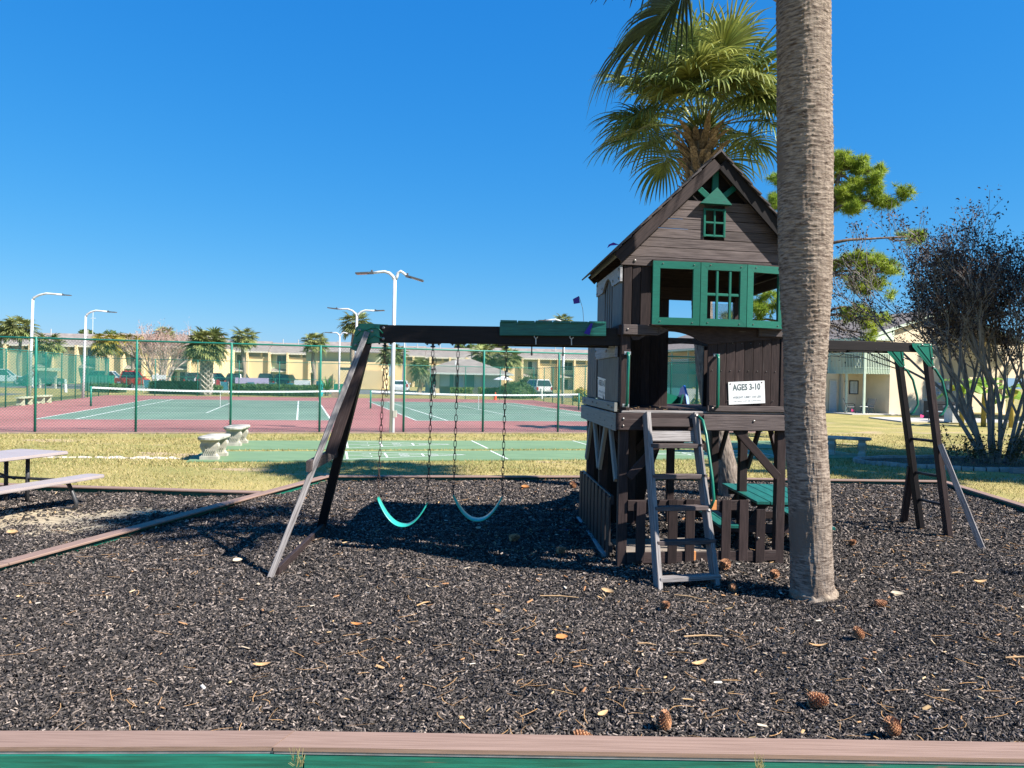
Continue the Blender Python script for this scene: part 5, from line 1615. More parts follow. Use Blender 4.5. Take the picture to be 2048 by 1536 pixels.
# ================================================================== tennis courts
RED = mat('red_court_acrylic', (0.36, 0.15, 0.14), (0.27, 0.11, 0.103), .8, .35, detail=9, spec=.2, bump=.001, bscale=60)
GRN = mat('green_court_acrylic', (0.165, 0.245, 0.185), (0.125, 0.19, 0.145), .8, .35, detail=9, spec=.2)
b = MB(); b.prism([C(a, c, -.06) for a, c in COURT], (0, 0, .09)); structure(b.build('tennis_court', RED))
KW, KL, KS = 9.84, 21.3, 1.23
for k, a0 in enumerate((0.0, 13.05)):
    b = MB(); b.poly([C(a0, 0, .034), C(a0 + KW, 0, .034), C(a0 + KW, KL, .034), C(a0, KL, .034)])
    cs = structure(b.build('court_surface', GRN))
    b = MB()
    def cl(a1, b1, a2, b2, w=.055):
        p, q = C(a1, b1, .038), C(a2, b2, .038); d = (q - p).normalized(); nn = Vector((-d.y, d.x, 0)) * w / 2
        b.poly([p - nn, q - nn, q + nn, p + nn])
    for a in (0, KS, KW - KS, KW): cl(a0 + a, 0, a0 + a, KL, .07)
    for c in (0.0, KL): cl(a0, c, a0 + KW, c, .09)
    for c in (4.92, KL - 4.92): cl(a0 + KS + .04, c, a0 + KW - KS - .04, c, .06)
    cl(a0 + KW / 2, 4.96, a0 + KW / 2, KL - 4.96, .06)
    b.build('court_line', LINEW, cs)
NETM = mat('black_net_cord', (0.03, 0.035, 0.035), (0.02, 0.025, 0.025), .8, 10)
FG = mat('green_fence_vinyl', (0.012, 0.20, 0.145), (0.010, 0.155, 0.115), .45, 8, spec=.4)
FGM = mat('green_fence_wire', (0.012, 0.15, 0.11), (0.010, 0.12, 0.09), .5, 8, spec=.3)
NETBAND = mat('net_headband', (0.82, 0.82, 0.80), (0.74, 0.74, 0.72), .7, 9)
def net(a0, label):
    mid = KL / 2; pl, pr = C(a0 - .82, mid), C(a0 + KW + .82, mid)
    t = thing('tennis_net', C(a0 + KW / 2, mid), label, 'tennis net', 'tennis nets')
    for p in (pl, pr):
        b = MB(); b.tube([p + Vector((0, 0, .03)), p + Vector((0, 0, .98))], .045, 10); b.build('net_post', FG, t, smooth=True)
    n = 24; top = []
    for i in range(n + 1):
        s = i / n; top.append(pl.lerp(pr, s) + Vector((0, 0, .955 - .11 * (1 - (2 * s - 1) ** 2))))
    b = MB()
    for i in range(n):
        b.beam(top[i] - Vector((0, 0, .035)), top[i + 1] - Vector((0, 0, .035)), .02, .085)
    b.build('headband', NETBAND, t)
    b = MB(); d = (pr - pl).normalized()
    L = (pr - pl).length; k = int(L / .07)
    for i in range(k):
        s = i / k; z1 = .89 - .11 * (1 - (2 * s - 1) ** 2); p = pl.lerp(pr, s)
        b.beam(p + Vector((0, 0, .05)), p + Vector((0, 0, z1)), .0035, .0035, d)
    for j in range(11):
        z = .07 + j * .075; b.beam(pl + Vector((0, 0, z)), pr + Vector((0, 0, z)), .0035, .0035)
    stuff(b.build('net_mesh', NETM, t))
    b = MB(); c = pl.lerp(pr, .5); b.beam(c + Vector((0, 0, .03)), c + Vector((0, 0, .84)), .05, .012, d); b.build('centre_strap', NETBAND, t)
net(0.0, 'tennis net with white headband across the left court')
net(13.05, 'tennis net with white headband across the right court behind the swings')

# ------------------------------------------------------------------ chain link fences
SCREEN = mat('green_windscreen', (0.02, 0.26, 0.20), (0.015, 0.20, 0.155), .8, 3, transp=.50, transl=.2)
def fence(p, q, h, npost, label, screen=None, ends=(True, True), r=.03, rail_mid=False, mesh=.058, wr=.0030):
    p, q = Vector(p), Vector(q); d = (q - p).normalized(); L = (q - p).length; nn = Vector((-d.y, d.x, 0))
    t = thing('chain_link_fence', (p + q) / 2, label, 'fence', 'green chain link fences')
    for i in range(npost):
        if (i == 0 and not ends[0]) or (i == npost - 1 and not ends[1]): continue
        s = L * i / (npost - 1); c = p + d * s
        b = MB(); b.tube([c + Vector((0, 0, -.02)), c + Vector((0, 0, h)), c + Vector((0, 0, h + .02))], [r, r, r * .5], 8); b.build('fence_post', FG, t, smooth=True)
    b = MB(); b.tube([p + Vector((0, 0, h - .01)), q + Vector((0, 0, h - .01))], r * .72, 8); b.build('top_rail', FG, t, smooth=True)
    b = MB(); b.tube([p + Vector((0, 0, .05)), q + Vector((0, 0, .05))], .004, 4); b.build('tension_wire', FG, t)
    # diagonal wires, both ways, as real thin strands
    st = mesh * math.sqrt(2); z0, z1 = .04, h - .02; H = z1 - z0
    n = int((L + H) / st)
    V, F_ = [], []
    off1 = nn * (r + .004)
    for sgn in (1, -1):
        for i in range(n):
            x0 = i * st - H if sgn > 0 else i * st
            a = (x0, z0); c = (x0 + H * sgn * 1.0, z1) if sgn > 0 else (x0 - H, z1)
            (xa, za), (xb, zb) = a, c
            def clip(x, z, X, Z):
                if x < 0: z += (Z - z) * (0 - x) / (X - x); x = 0
                if x > L: z += (Z - z) * (L - x) / (X - x); x = L
                return x, z
            if (xa < 0 and xb < 0) or (xa > L and xb > L): continue
            A = clip(xa, za, xb, zb); B = clip(xb, zb, xa, za)
            pa = p + d * A[0] + off1 + Vector((0, 0, A[1])); pb = p + d * B[0] + off1 + Vector((0, 0, B[1]))
            if (pb - pa).length < .02: continue
            dd = (pb - pa).normalized(); u = nn; w = dd.cross(u)
            ix = len(V)
            for e in (pa, pb):
                for ang in (0, 2.094, 4.189):
                    V.append(tuple(e + u * wr * math.cos(ang) + w * wr * math.sin(ang)))
            for k in range(3):
                F_.append((ix + k, ix + (k + 1) % 3, ix + 3 + (k + 1) % 3, ix + 3 + k))
    me = np_mesh('chain_link_mesh', np.array(V), np.array(F_), 4, FGM)
    stuff(obj('chain_link_mesh', me, FGM, t))
    if screen:
        s0, s1, h0, h1 = screen
        b = MB(); k = 14
        pts0 = []; pts1 = []
        for i in range(k + 1):
            s = s0 + (s1 - s0) * i / k; o = -nn * (r + .01 + .02 * math.sin(i * 2.3))
            pts0.append(p + d * s + o + Vector((0, 0, h0 + .03 * math.sin(i * 1.7)))); pts1.append(p + d * s + o + Vector((0, 0, h1 - .02 * abs(math.sin(i * 1.1)))))
        for i in range(k): b.poly([pts0[i], pts0[i + 1], pts1[i + 1], pts1[i]])
        b.build('windscreen', SCREEN, t)
    return t
FH = 2.60
fence(C(-3.25, -5.95), C(24.3, -5.95), FH, 12, 'green chain link fence along the near side of the tennis courts', r=.034)
fence(C(-3.45, -5.8), C(-4.1, 29.0), FH, 13, 'green chain link fence with windscreen along the left side of the tennis courts', screen=(0.3, 34.7, .95, FH - .05), ends=(False, True), wr=.0026, mesh=.075)
fence(C(-3.95, 29.15), C(26.75, 29.15), FH, 12, 'green chain link fence along the far side of the tennis courts', ends=(False, True), wr=.003, mesh=.085)
fence(C(24.45, -5.8), C(26.9, 29.0), FH, 14, 'green chain link fence with windscreen along the right side of the tennis courts', screen=(0.3, 20.5, .1, FH - .05), ends=(True, False), wr=.0026, mesh=.075)
CURB = mat('court_curb', (0.30, 0.25, 0.18), (0.20, 0.17, 0.11), .9, 4, spec=.15)
b = MB(); b.beam(C(-4, -6.22, .01), C(24.3, -6.22, .01), .18, .05); structure(b.build('curb', CURB))

# ------------------------------------------------------------------ court lamps
POLE = mat('white_lamp_pole', (0.70, 0.71, 0.72), (0.56, 0.57, 0.57), .45, 3, (1, 1, .4), spec=.4, spots=((0.42, 0.38, 0.28), 3, .64, (1, 1, .3)))
LAMPD = mat('lamp_head_grey', (0.10, 0.10, 0.105), (0.07, 0.07, 0.072), .5, 8, spec=.4)
LENS = mat('lamp_lens', (0.35, 0.26, 0.22), (0.28, 0.2, 0.17), .3, 8, spec=.5)
def lamp(x, y, h, arms, label, r=.065, box=False, lean=(0, 0)):
    """arms: list of (reach along x, rise of the arm end above the bend, tilt)"""
    t = thing('court_lamp', (x, y, 0), label, 'lamp post', 'lamp posts round the tennis courts')
    b = MB(); tp = Vector((x + lean[0], y, h))
    b.tube([(x, y, -.02), (x + lean[0] * .5, y, h * .5), tp], [r, r * .85, r * .72], 12); b.build('pole', POLE, t, smooth=True)
    for rx, rise, tilt in arms:
        sg = 1 if rx > 0 else -1
        o = tp + Vector((sg * .02, 0, -.05)); ar = abs(rx)
        pts = [o, o + Vector((sg * .04, 0, .10 + rise * .3)), o + Vector((sg * ar * .22, 0, .22 + rise * .7)), o + Vector((sg * ar * .45, 0, .28 + rise)), o + Vector((sg * ar * .72, 0, .26 + rise * .9 - tilt * .04)), o + Vector((sg * ar, 0, .235 + rise * .8 - tilt * .1))]
        b = MB(); b.tube(pts, [r * .68, r * .66, r * .62, r * .6, r * .56, r * .52], 10); arm = b.build('arm', POLE, t, smooth=True)
        e = pts[-1]
        hd = MB(); dz = -.02 - tilt * .12
        a, c = e + Vector((-sg * .03, 0, .0)), e + Vector((sg * .50, 0, dz))
        hd.beam(a, e + Vector((sg * .14, 0, dz * .3)), .09, .07); hd.beam(e + Vector((sg * .10, 0, dz * .2)), c, .26, .045)
        h_ = hd.build('lamp_head', LAMPD, t)
        b = MB(); b.beam(e + Vector((sg * .16, 0, dz * .3 - .026)), c + Vector((-sg * .03, 0, -.024)), .2, .008); b.build('lens', LENS, h_)
        b = MB(); b.tube([e + Vector((sg * .02, 0, .035)), e + Vector((sg * .02, 0, .085))], .03, 7); b.build('sensor', LAMPD, h_)
    if box:
        b = MB(); b.box(x + .05, x + .16, y - .09, y - .01, .50, .70); b.build('outlet_box', mat('beige_box', (0.55, 0.52, 0.44), rough=.5), t)
        b = MB(); b.tube([(x + .055, y - .07, 0), (x + .055, y - .07, .52)], .018, 6); b.tube([(x + .09, y - .07, 0), (x + .09, y - .07, .52)], .014, 6); b.build('conduit', POLE, t)
    return t
lamp(-3.63, 23.16, 4.72, ((-.66, -.05, .1), (.34, -.03, 1.0)), 'nearest twin armed white court lamp rising behind the swing beam', .072, True, (.02, 0))
lamp(-8.44, 40.96, 4.95, ((-1.05, .10, -.6), (.95, .05, -.4)), 'twin armed white court lamp between the courts beside the green bracket', .08, lean=(.06, 0))
lamp(-13.3, 58.7, 4.75, ((-.62, .0, -.3), (.6, .02, .3)), 'farthest twin armed court lamp rising from a brick base beyond the courts', .08)
lamp(-29.05, 46.0, 5.95, ((1.75, .12, 0),), 'taller single armed court lamp near the left edge of the photo', .10, lean=(.12, 0))
lamp(-25.83, 46.0, 5.0, ((1.3, .10, 0),), 'shorter single armed court lamp, right of the taller one beside the left fence', .085, lean=(.10, 0))
lamp(3.58, 53.7, 5.6, ((-1.3, .1, 0),), 'single court lamp pole at the far right of the courts under the swing beam', .10)
b = MB(); b.box(-13.75, -12.8, 58.2, 59.2, 0, .42); tag(b.build('lamp_plinth', mat('brick_plinth', (0.50, 0.36, 0.28), (0.38, 0.26, 0.2), .9, 8)), 'low brick plinth round the foot of the farthest court lamp', 'plinth')

# ------------------------------------------------------------------ benches
CST = mat('cast_stone', (0.47, 0.44, 0.36), (0.30, 0.28, 0.235), .85, 4, bump=.004, bscale=30, spec=.15)
TOPM = mat('stained_stone_top', (0.46, 0.435, 0.37), (0.20, 0.20, 0.18), .8, 2.6, (1, 1, 1), 5, spec=.2, ramp=(.42, .55))
def stone_bench(x, y, rot, label, shade=False, L=1.05):
    t = thing('stone_bench', (x, y, .025), label, 'bench', 'ornate concrete benches', rot)
    M = WM[t.name] @ Matrix.Scale(1.14, 4)
    def B(name, fn, m, parent=t, smooth=False):
        b = MB(); fn(b); return b.build(name, m, parent, M, smooth)
    def top(b):
        r = .19; pts = []
        for k in range(9): a = R(-90 + k * 22.5); pts.append((L / 2 - r + r * math.cos(a) * .8, r * math.sin(a)))
        for k in range(9): a = R(90 + k * 22.5); pts.append((-L / 2 + r + r * math.cos(a) * .8, r * math.sin(a)))
        # gently curved plan
        cv = lambda x: .10 * (1 - (2 * x / L) ** 2) - .05
        P = lambda k, z: [(px * k, py * k + cv(px), z) for px, py in pts]
        lay = [P(.95, .335), P(1.0, .35), P(1.0, .38), P(.96, .392)]
        n = len(pts); ix = len(b.v)
        for l_ in lay: b.v += l_
        for i in range(3):
            for k in range(n): b.f.append((ix + i * n + k, ix + i * n + (k + 1) % n, ix + (i + 1) * n + (k + 1) % n, ix + (i + 1) * n + k))
        b.f.append(tuple(ix + k for k in range(n - 1, -1, -1))); b.f.append(tuple(ix + 3 * n + k for k in range(n)))
    B('bench_top', top, TOPM)
    for sx in (-.30, .30):
        def leg(b, sx=sx):
            prof = [(.155, 0), (.155, .055), (.135, .06), (.125, .075), (.105, .10), (.115, .14), (.14, .19), (.155, .23), (.15, .265), (.13, .29), (.14, .30), (.16, .335)]
            pts = [(w, z) for w, z in prof]
            for i in range(len(pts) - 1):
                (w0, z0), (w1, z1) = pts[i], pts[i + 1]
                d0, d1 = .055 + .25 * (w0 - .1), .055 + .25 * (w1 - .1)
                ix = len(b.v)
                for w, z, dd in ((w0, z0, d0), (w1, z1, d1)):
                    b.v += [(sx - dd, -w, z), (sx + dd, -w, z), (sx + dd, w, z), (sx - dd, w, z)]
                for k in range(4): b.f.append((ix + k, ix + (k + 1) % 4, ix + 4 + (k + 1) % 4, ix + 4 + k))
        lg = B('bench_leg', leg, CST)
        def carve(b, sx=sx):
            s_ = -1 if True else 1
            for side in (-1, 1):
                X = sx + side * .082
                pts = [(X, .055 * math.cos(a) * (1 - k / 14) + .045, .205 + .055 * math.sin(a) * (1 - k / 14)) for k, a in enumerate([i * .75 for i in range(11)])]
                b.tube(pts, .0075, 5)
                for k in range(6):
                    yy = -.09 + k * .033; b.tube([(X, yy, .105), (X + side * .003, yy - .014, .14), (X, yy - .03, .185)], .006, 5)
        B('carving', carve, CST, lg)
    return t
stone_bench(-6.00, 15.46, R(97), 'ornate concrete bench on the near green lane, the nearer of the pair at the left')
stone_bench(-6.60, 18.4, R(97), 'ornate concrete bench on the far green lane, behind the nearer one at the left')
stone_bench(8.25, 18.75, R(-28), 'ornate concrete bench in the shade right of the foreground palm trunk')
COURTB = mat('pale_green_bench_concrete', (0.50, 0.52, 0.36), (0.40, 0.42, 0.29), .85, 3, spec=.15)
for (x, y, lab) in ((-22.9, 35.9, 'pale concrete courtside bench by the left fence, the nearer of the two'), (-23.5, 38.4, 'pale concrete courtside bench by the left fence, the farther of the two')):
    t = thing('court_bench', (x, y, 0), lab, 'bench', 'plain courtside benches', R(15.5))
    M = WM[t.name]
    b = MB(); b.box(-.19, .19, -.72, .72, .36, .43); b.build('bench_top', COURTB, t, M)
    for yy in (-.52, .52):
        b = MB(); b.prism([(-.17, yy - .05, 0), (-.08, yy - .05, 0), (-.04, yy - .05, .06), (.04, yy - .05, .06), (.08, yy - .05, 0), (.17, yy - .05, 0), (.15, yy - .05, .358), (-.15, yy - .05, .358)], (0, .10, 0)); b.build('bench_leg', COURTB, t, M)
CONEM = mat('orange_cone', (0.85, 0.13, 0.05), (0.75, 0.10, 0.04), .5, 5)
t = thing('traffic_cone', (-1.27, 59.3, 0), 'small orange traffic cone at the far edge of the right court', 'traffic cone')
b = MB(); b.lathe((-1.27, 59.3, 0), [(.2, .0), (.2, .03), (.13, .035), (.035, .62), (.03, .64)], 12); b.build('cone_body', CONEM, t, smooth=False)

# ================================================================== the beige apartment building at the right
YEL = mat('yellow_stucco', (0.70, 0.575, 0.41), (0.64, 0.52, 0.365), .9, 1.2, detail=8, bump=.004, bscale=50, spec=.12)
TRIM = mat('pale_green_trim', (0.58, 0.66, 0.52), (0.51, 0.59, 0.46), .6, 3, spec=.25)
SHNG = mat('grey_brown_shingle', (0.235, 0.205, 0.185), (0.145, 0.125, 0.115), .95, 5, (1, 1, 2.5), 7, bump=.012, bscale=9, spec=.1)
DOORM = mat('cream_door', (0.60, 0.56, 0.46), (0.56, 0.52, 0.43), .6, 4)
GLASS = mat('dark_window_glass', (0.045, 0.06, 0.068), (0.03, 0.042, 0.05), .08, 2, spec=.7)
CURT = mat('pale_blind', (0.45, 0.50, 0.53), (0.36, 0.41, 0.44), .5, 3, (1, 1, 8))
WFR = mat('dark_window_frame', (0.05, 0.05, 0.05), rough=.4)
WFW = mat('white_window_frame', (0.72, 0.73, 0.70), rough=.5)
PB = Vector((20.75, 45.0, 0))
def Q(t_, s, z=0.0): return PB + CA * t_ + CB * s + Vector((0, 0, z))
ap = thing('apartment_building', Q(5, 12), 'beige two storey apartment building with corner balcony at the right, behind the climbing ladder', 'building')
def bx(b, t0, t1, s0, s1, z0, z1):
    b.add([Q(t0, s0, z0), Q(t1, s0, z0), Q(t1, s1, z0), Q(t0, s1, z0), Q(t0, s0, z1), Q(t1, s0, z1), Q(t1, s1, z1), Q(t0, s1, z1)],
          [(0, 3, 2, 1), (4, 5, 6, 7), (0, 1, 5, 4), (1, 2, 6, 5), (2, 3, 7, 6), (3, 0, 4, 7)])
def apart(name, m, *boxes, parent=ap):
    b = MB()
    for x in boxes: bx(b, *x)
    return b.build(name, m, parent)
EZ = 4.55; AT, AZ = 5.76, 6.32
# gable wall that faces the playground (lit), and the recessed wall to its right
b = MB(); b.prism([Q(1.8, 0, 0), Q(5.42, 0, 0), Q(5.42, 0, AZ - .11), Q(1.8, 0, EZ + .31 * 1.8 - .12)], CB * .3); b.build('gable_wall', YEL, ap)
b = MB(); b.prism([Q(5.42, 1.9, 0), Q(9.7, 1.9, 0), Q(9.7, 1.9, EZ + .31 * 2.0 - .1), Q(AT, 1.9, AZ - .1), Q(5.42, 1.9, AZ - .16)], CB * .25); b.build('gable_wall', YEL, ap)
apart('side_wall', YEL, (5.15, 5.42, .3, 1.9, 0, AZ - .2))
apart('side_wall', YEL, (1.82, 2.05, .3, 32, 0, EZ + .2))
# dark open carport at the far right, with a beam and post
apart('wall', YEL, (9.7, 15, 4.4, 4.6, 0, EZ)); apart('floor_band', YEL, (9.7, 15, 1.9, 2.1, 2.4, EZ + .3)); apart('post', YEL, (12.4, 12.7, 1.9, 2.15, 0, 2.4))
# recessed wall behind the lower patio of the near corner
rec = apart('patio_wall', YEL, (1.2, 1.8, 2.05, 2.25, 0, 2.45), (-.0, 1.81, 2.06, 2.24, 2.75, EZ))
apart('patio_wall', YEL, (0.2, 1.2, 2.06, 2.24, 0, 2.45))
# roof: two slopes with a long ridge running away
b = MB(); ov = -.35
b.prism([Q(-.25, ov, EZ - .06), Q(-.25, ov, EZ + .02), Q(AT, ov, AZ + .16), Q(AT, ov, AZ + .04)], CB * 33)
b.build('roof', SHNG, ap)
b = MB(); b.prism([Q(AT + .001, ov, AZ + .04), Q(AT + .001, ov, AZ + .16), Q(11.6, ov, EZ + .05), Q(11.6, ov, EZ - .04)], CB * 33); b.build('roof', SHNG, ap)
b = MB()
b.prism([Q(-.27, ov - .04, EZ - .14), Q(-.27, ov - .04, EZ + .03), Q(AT, ov - .04, AZ + .17), Q(AT, ov - .04, AZ + .01)], CB * .035); b.build('rake_trim', TRIM, ap)
b = MB(); b.prism([Q(AT + .003, ov - .04, AZ + .01), Q(AT + .003, ov - .04, AZ + .17), Q(11.6, ov - .04, EZ + .06), Q(11.6, ov - .04, EZ - .1)], CB * .035); b.build('rake_trim', TRIM, ap)
b = MB(); b.prism([Q(-.26, -.30, EZ - .15), Q(1.78, -.30, EZ - .15), Q(1.78, -.30, EZ + .5), Q(-.26, -.30, EZ - .02)], CB * .05); b.build('porch_gable', TRIM, ap)
apart('eave_fascia', TRIM, (-.30, -.252, ov, 32.5, EZ - .16, EZ + .0))
apart('soffit', TRIM, (-.25, 1.85, 3.2, 32, EZ - .12, EZ - .08))
for s in (2.0, 5.5, 9.0):
    b = MB(); c = Q(2.3, s, EZ + .75); b.tube([c, c + Vector((0, 0, .45))], .06, 8); b.build('roof_vent', mat('vent_pipe', (.55, .5, .46), rough=.6) if s > 2.5 else mat('copper_vent', (.42, .2, .12), rough=.6), ap)
# balconies
def balcony(s0, s1, corner):
    bal = apart('balcony', TRIM, (-.02, 1.8, s0, s1, 2.42, 2.68))
    RZ0, RZ1 = 2.74, 3.62
    apart('rail', TRIM, (-.03, .04, s0, s1, RZ1, RZ1 + .07), (-.02, .03, s0, s1, RZ0, RZ0 + .06), parent=bal)
    apart('rail', TRIM, (.045, 1.8, s0 - .03, s0 + .04, RZ1, RZ1 + .07), (.045, 1.8, s0 - .02, s0 + .03, RZ0, RZ0 + .06), parent=bal)
    n = 15
    for i in range(n):
        c = Q(.10 + i * (1.65 / (n - 1)), s0 - .035, 0)
        plank('baluster', c + Vector((0, 0, 2.46)), c + Vector((0, 0, 3.62)), .045, .028, TRIM, bal, up=-CB)
    n = 24
    for i in range(n):
        c = Q(-.045, s0 + .08 + i * ((s1 - s0 - .12) / (n - 1)), 0)
        plank('baluster', c + Vector((0, 0, 2.46)), c + Vector((0, 0, 3.62)), .045, .028, TRIM, bal, up=-CA)
    for s in (s0, s1):
        plank('column', Q(.03, s + .03, 0), Q(.03, s + .03, EZ - .1), .12, .12, TRIM, ap)
balcony(0.0, 3.1, True); balcony(21.3, 24.3, False)
plank('column', Q(.03, 1.55, 0), Q(.03, 1.55, 2.42), .11, .11, TRIM, ap)
# doors and windows on the recessed walls
def opening(name, t0, t1, s, z0, z1, fm, gm, split=False, parent=ap, cols=1):
    """frame and panes on a wall that faces -b"""
    b = MB(); w = .05
    bx(b, t0, t1, s - .05, s - .01, z0, z0 + w); bx(b, t0, t1, s - .05, s - .01, z1 - w, z1)
    bx(b, t0, t0 + w, s - .05, s - .01, z0 + w, z1 - w); bx(b, t1 - w, t1, s - .05, s - .01, z0 + w, z1 - w)
    f_ = b.build(name, fm, parent)
    n = 2 if split else 1
    for i in range(n):
        a0 = t0 + w + (t1 - t0 - 2 * w) * i / n; a1 = t0 + w + (t1 - t0 - 2 * w) * (i + 1) / n
        apart('pane', gm[i] if isinstance(gm, (list, tuple)) else gm, (a0 + .01, a1 - .01, s - .03, s - .012, z0 + w, z1 - w), parent=f_)
    return f_
opening('window', .62, 1.28, 2.05, 1.17, 2.02, WFR, [CURT, CURT], True)
opening('door', -.55, .02, 2.40, .04, 2.02, DOORM, CURT)
apart('patio_wall', YEL, (-1.6, .2, 2.42, 2.6, 0, 2.42))
apart('door', DOORM, (-1.42, -.85, 2.39, 2.418, .04, 2.0))
b = MB(); c = Q(.36, 2.0, 1.98); b.lathe(c, [(.09, -.06), (.06, .0), (.02, .06)], 8); b.build('wall_lamp', DARK, ap)
opening('window', .3, 1.5, 2.05, 2.85, 4.3, WFR, [GLASS, CURT], True)
for s in (6.0, 10.5, 15, 20):     # openings along the long shaded facade
    apart('window', GLASS, (1.79, 1.815, s, s + 1.3, 3.0, 4.1)); apart('window', GLASS, (1.79, 1.815, s, s + 1.6, .3, 2.1))
apart('awning', SHNG, (.9, 1.8, 4.5, 20.5, 2.35, 2.5))
# utility meters on the sunny wall
GREYB = mat('grey_enamel', (0.46, 0.46, 0.45), (0.40, 0.40, 0.39), .5, 4)
mb_ = apart('meter_bank', GREYB, (4.42, 5.40, -.2, -.01, 1.15, 1.98))
for i in range(3):
    for j in (0, 1):
        c = Q(4.68 + j * .5, -.21, 1.32 + i * .26); b = MB(); b.tube([c, c - CB * .09, c - CB * .11], [.09, .09, .05], 10); b.build('meter', mat('meter_glass', (.62, .62, .60), (.3, .3, .3), .25, 9), mb_)
apart('cable_box', GREYB, (4.05, 4.40, -.25, -.01, .05, .92)); apart('cable_box', mat('beige_panel', (.55, .47, .33), rough=.7), (4.62, 5.35, -.12, -.012, .05, 1.02))
eb = apart('meter_box', GREYB, (7.62, 8.28, 1.68, 1.89, 1.35, 2.0)); apart('label_plate', WHITEP, (7.72, 8.05, 1.668, 1.678, 1.48, 1.85), parent=eb)
b = MB(); b.tube([Q(7.95, 1.85, 1.35), Q(7.95, 1.85, .8), Q(7.5, 1.85, .7)], .03, 6); b.build('conduit', GREYB, ap)
PAT = mat('patio_concrete', (0.50, 0.47, 0.42), (0.41, 0.385, 0.34), .9, 3)
b = MB(); b.prism([Q(-1.2, -.5, .005), Q(2.2, -.5, .005), Q(2.2, 2.6, .005), Q(-1.2, 2.6, .005)], (0, 0, .055)); structure(b.build('patio', PAT))
b = MB(); b.prism([(18.6, 36.4, .004), (26, 38.2, .004), (25.4, 42.0, .004), (18.9, 40.4, .004)], (0, 0, .06)); structure(b.build('patio', PAT))

# patio chairs
SLING = mat('tan_sling', (0.34, 0.30, 0.25), (0.28, 0.25, 0.2), .7, 10)
def chair(x, y, rot, label, seatm=SLING):
    t = thing('patio_chair', (x, y, .06), label, 'chair', 'patio chairs', rot); M = WM[t.name]
    S = lambda fn, name, m: (lambda b: (fn(b), b.build(name, m, t, M)))(MB())
    S(lambda b: b.prism([(-.24, -.22, .36), (.24, -.22, .36), (.24, .22, .34), (-.24, .22, .34)], (0, 0, .02)), 'seat', seatm)
    S(lambda b: b.prism([(-.24, .22, .36), (.24, .22, .36), (.24, .42, .86), (-.24, .42, .86)], (0, .02, .005)), 'backrest', seatm)
    for sx in (-.27, .27):
        S(lambda b: b.tube([(sx, .42, .88), (sx, .20, .36), (sx, -.20, .36), (sx, -.28, 0.0)], .014, 6), 'frame', DARK)
        S(lambda b: b.tube([(sx, -.24, .30), (sx, -.22, .52), (sx, -.14, .58), (sx, .10, .56), (sx, .27, .55)], .014, 6), 'armrest', DARK)
        S(lambda b: b.tube([(sx, .12, .36), (sx, .30, 0)], .013, 6), 'leg', DARK)
c1 = Q(-.35, .7); c2 = Q(.75, .55)
chair(c1.x, c1.y, R(70), 'patio chair facing right beside the pale green corner column', mat('white_sling', (.55, .55, .53), rough=.7))
chair(c2.x, c2.y, R(-60), 'tan sling patio chair leaning back under the small window')
t = thing('side_table', Q(.25, .3, .06), 'small dark side table between the two patio chairs', 'table'); c = Q(.25, .3, .06)
b = MB(); b.lathe(c, [(.22, .40), (.22, .42), (.2, .425)], 12); b.build('table_top', WHITEP, t)
b = MB()
for a in (0, 2.1, 4.2): b.tube([c + Vector((.18 * math.cos(a), .18 * math.sin(a), 0)), c + Vector((.14 * math.cos(a), .14 * math.sin(a), .4))], .012, 5)
b.build('leg', DARK, t)
# things by the shaded wall
t = thing('outdoor_table', (21.2, 37.6, .06), 'low blue grey outdoor table on the shaded patio left of the white box', 'table')
b = MB(); b.box(20.65, 21.75, 37.3, 38.0, .50, .53); b.build('table_top', mat('blue_grey_top', (.36, .46, .50), rough=.3), t)
for px, py in ((20.72, 37.37), (21.68, 37.37), (20.72, 37.93), (21.68, 37.93)):
    b = MB(); b.tube([(px, py, .06), (px * .9 + 2.12, py, .5)], .02, 6); b.build('leg', DARK, t)
t = thing('condenser_unit', (22.4, 40.2, .06), 'black slatted air conditioning unit by the beige wall', 'air conditioner')
b = MB(); b.box(21.9, 23.1, 39.8, 40.6, .06, .98); cu = b.build('casing', mat('dark_casing', (.03, .033, .036), rough=.6), t)
for i in range(9):
    b = MB(); b.box(21.88, 23.12, 39.78, 39.8, .12 + i * .09, .16 + i * .09); b.build('louvre', DARK, cu)
t = thing('storage_box', (21.3, 36.4, .06), 'white storage box with dark lettering, partly behind the banana leaves', 'box')
b = MB(); b.box(20.85, 21.75, 36.1, 36.8, .06, .74); bxx = b.build('box_body', mat('white_box', (.62, .60, .58), rough=.6), t)
b = MB(); b.box(20.8, 21.8, 36.06, 36.84, .742, .83); b.build('lid', mat('grey_lid', (.32, .32, .33), rough=.6), t)
text('lettering', 'HO', .24, WFR, Mrows((1, 0, 0), (0, 0, 1), (0, -1, 0), (21.2, 36.095, .58)), bxx)
for k, (x, y, lab) in enumerate(((17.3, 40.0, 'tiny pink marker flag in the grass left of the corner column'), (14.4, 33.8, 'tiny pink marker flag in the lawn below the electricity meters'))):
    x, y = ((20.6, 46.3), (21.2, 39.6))[k]
    t = thing('marker_flag', (x, y, 0), lab, 'flag', 'pink marker flags')
    b = MB(); b.tube([(x, y, 0), (x, y, .3)], .004, 4); b.build('wire', DARK, t)
    b = MB(); b.prism([(x, y, .3), (x + .2, y, .22), (x + .15, y, .12), (x, y, .13)], (0, .004, 0)); b.build('cloth', mat('pink_cloth', (.85, .08, .25), rough=.6), t)
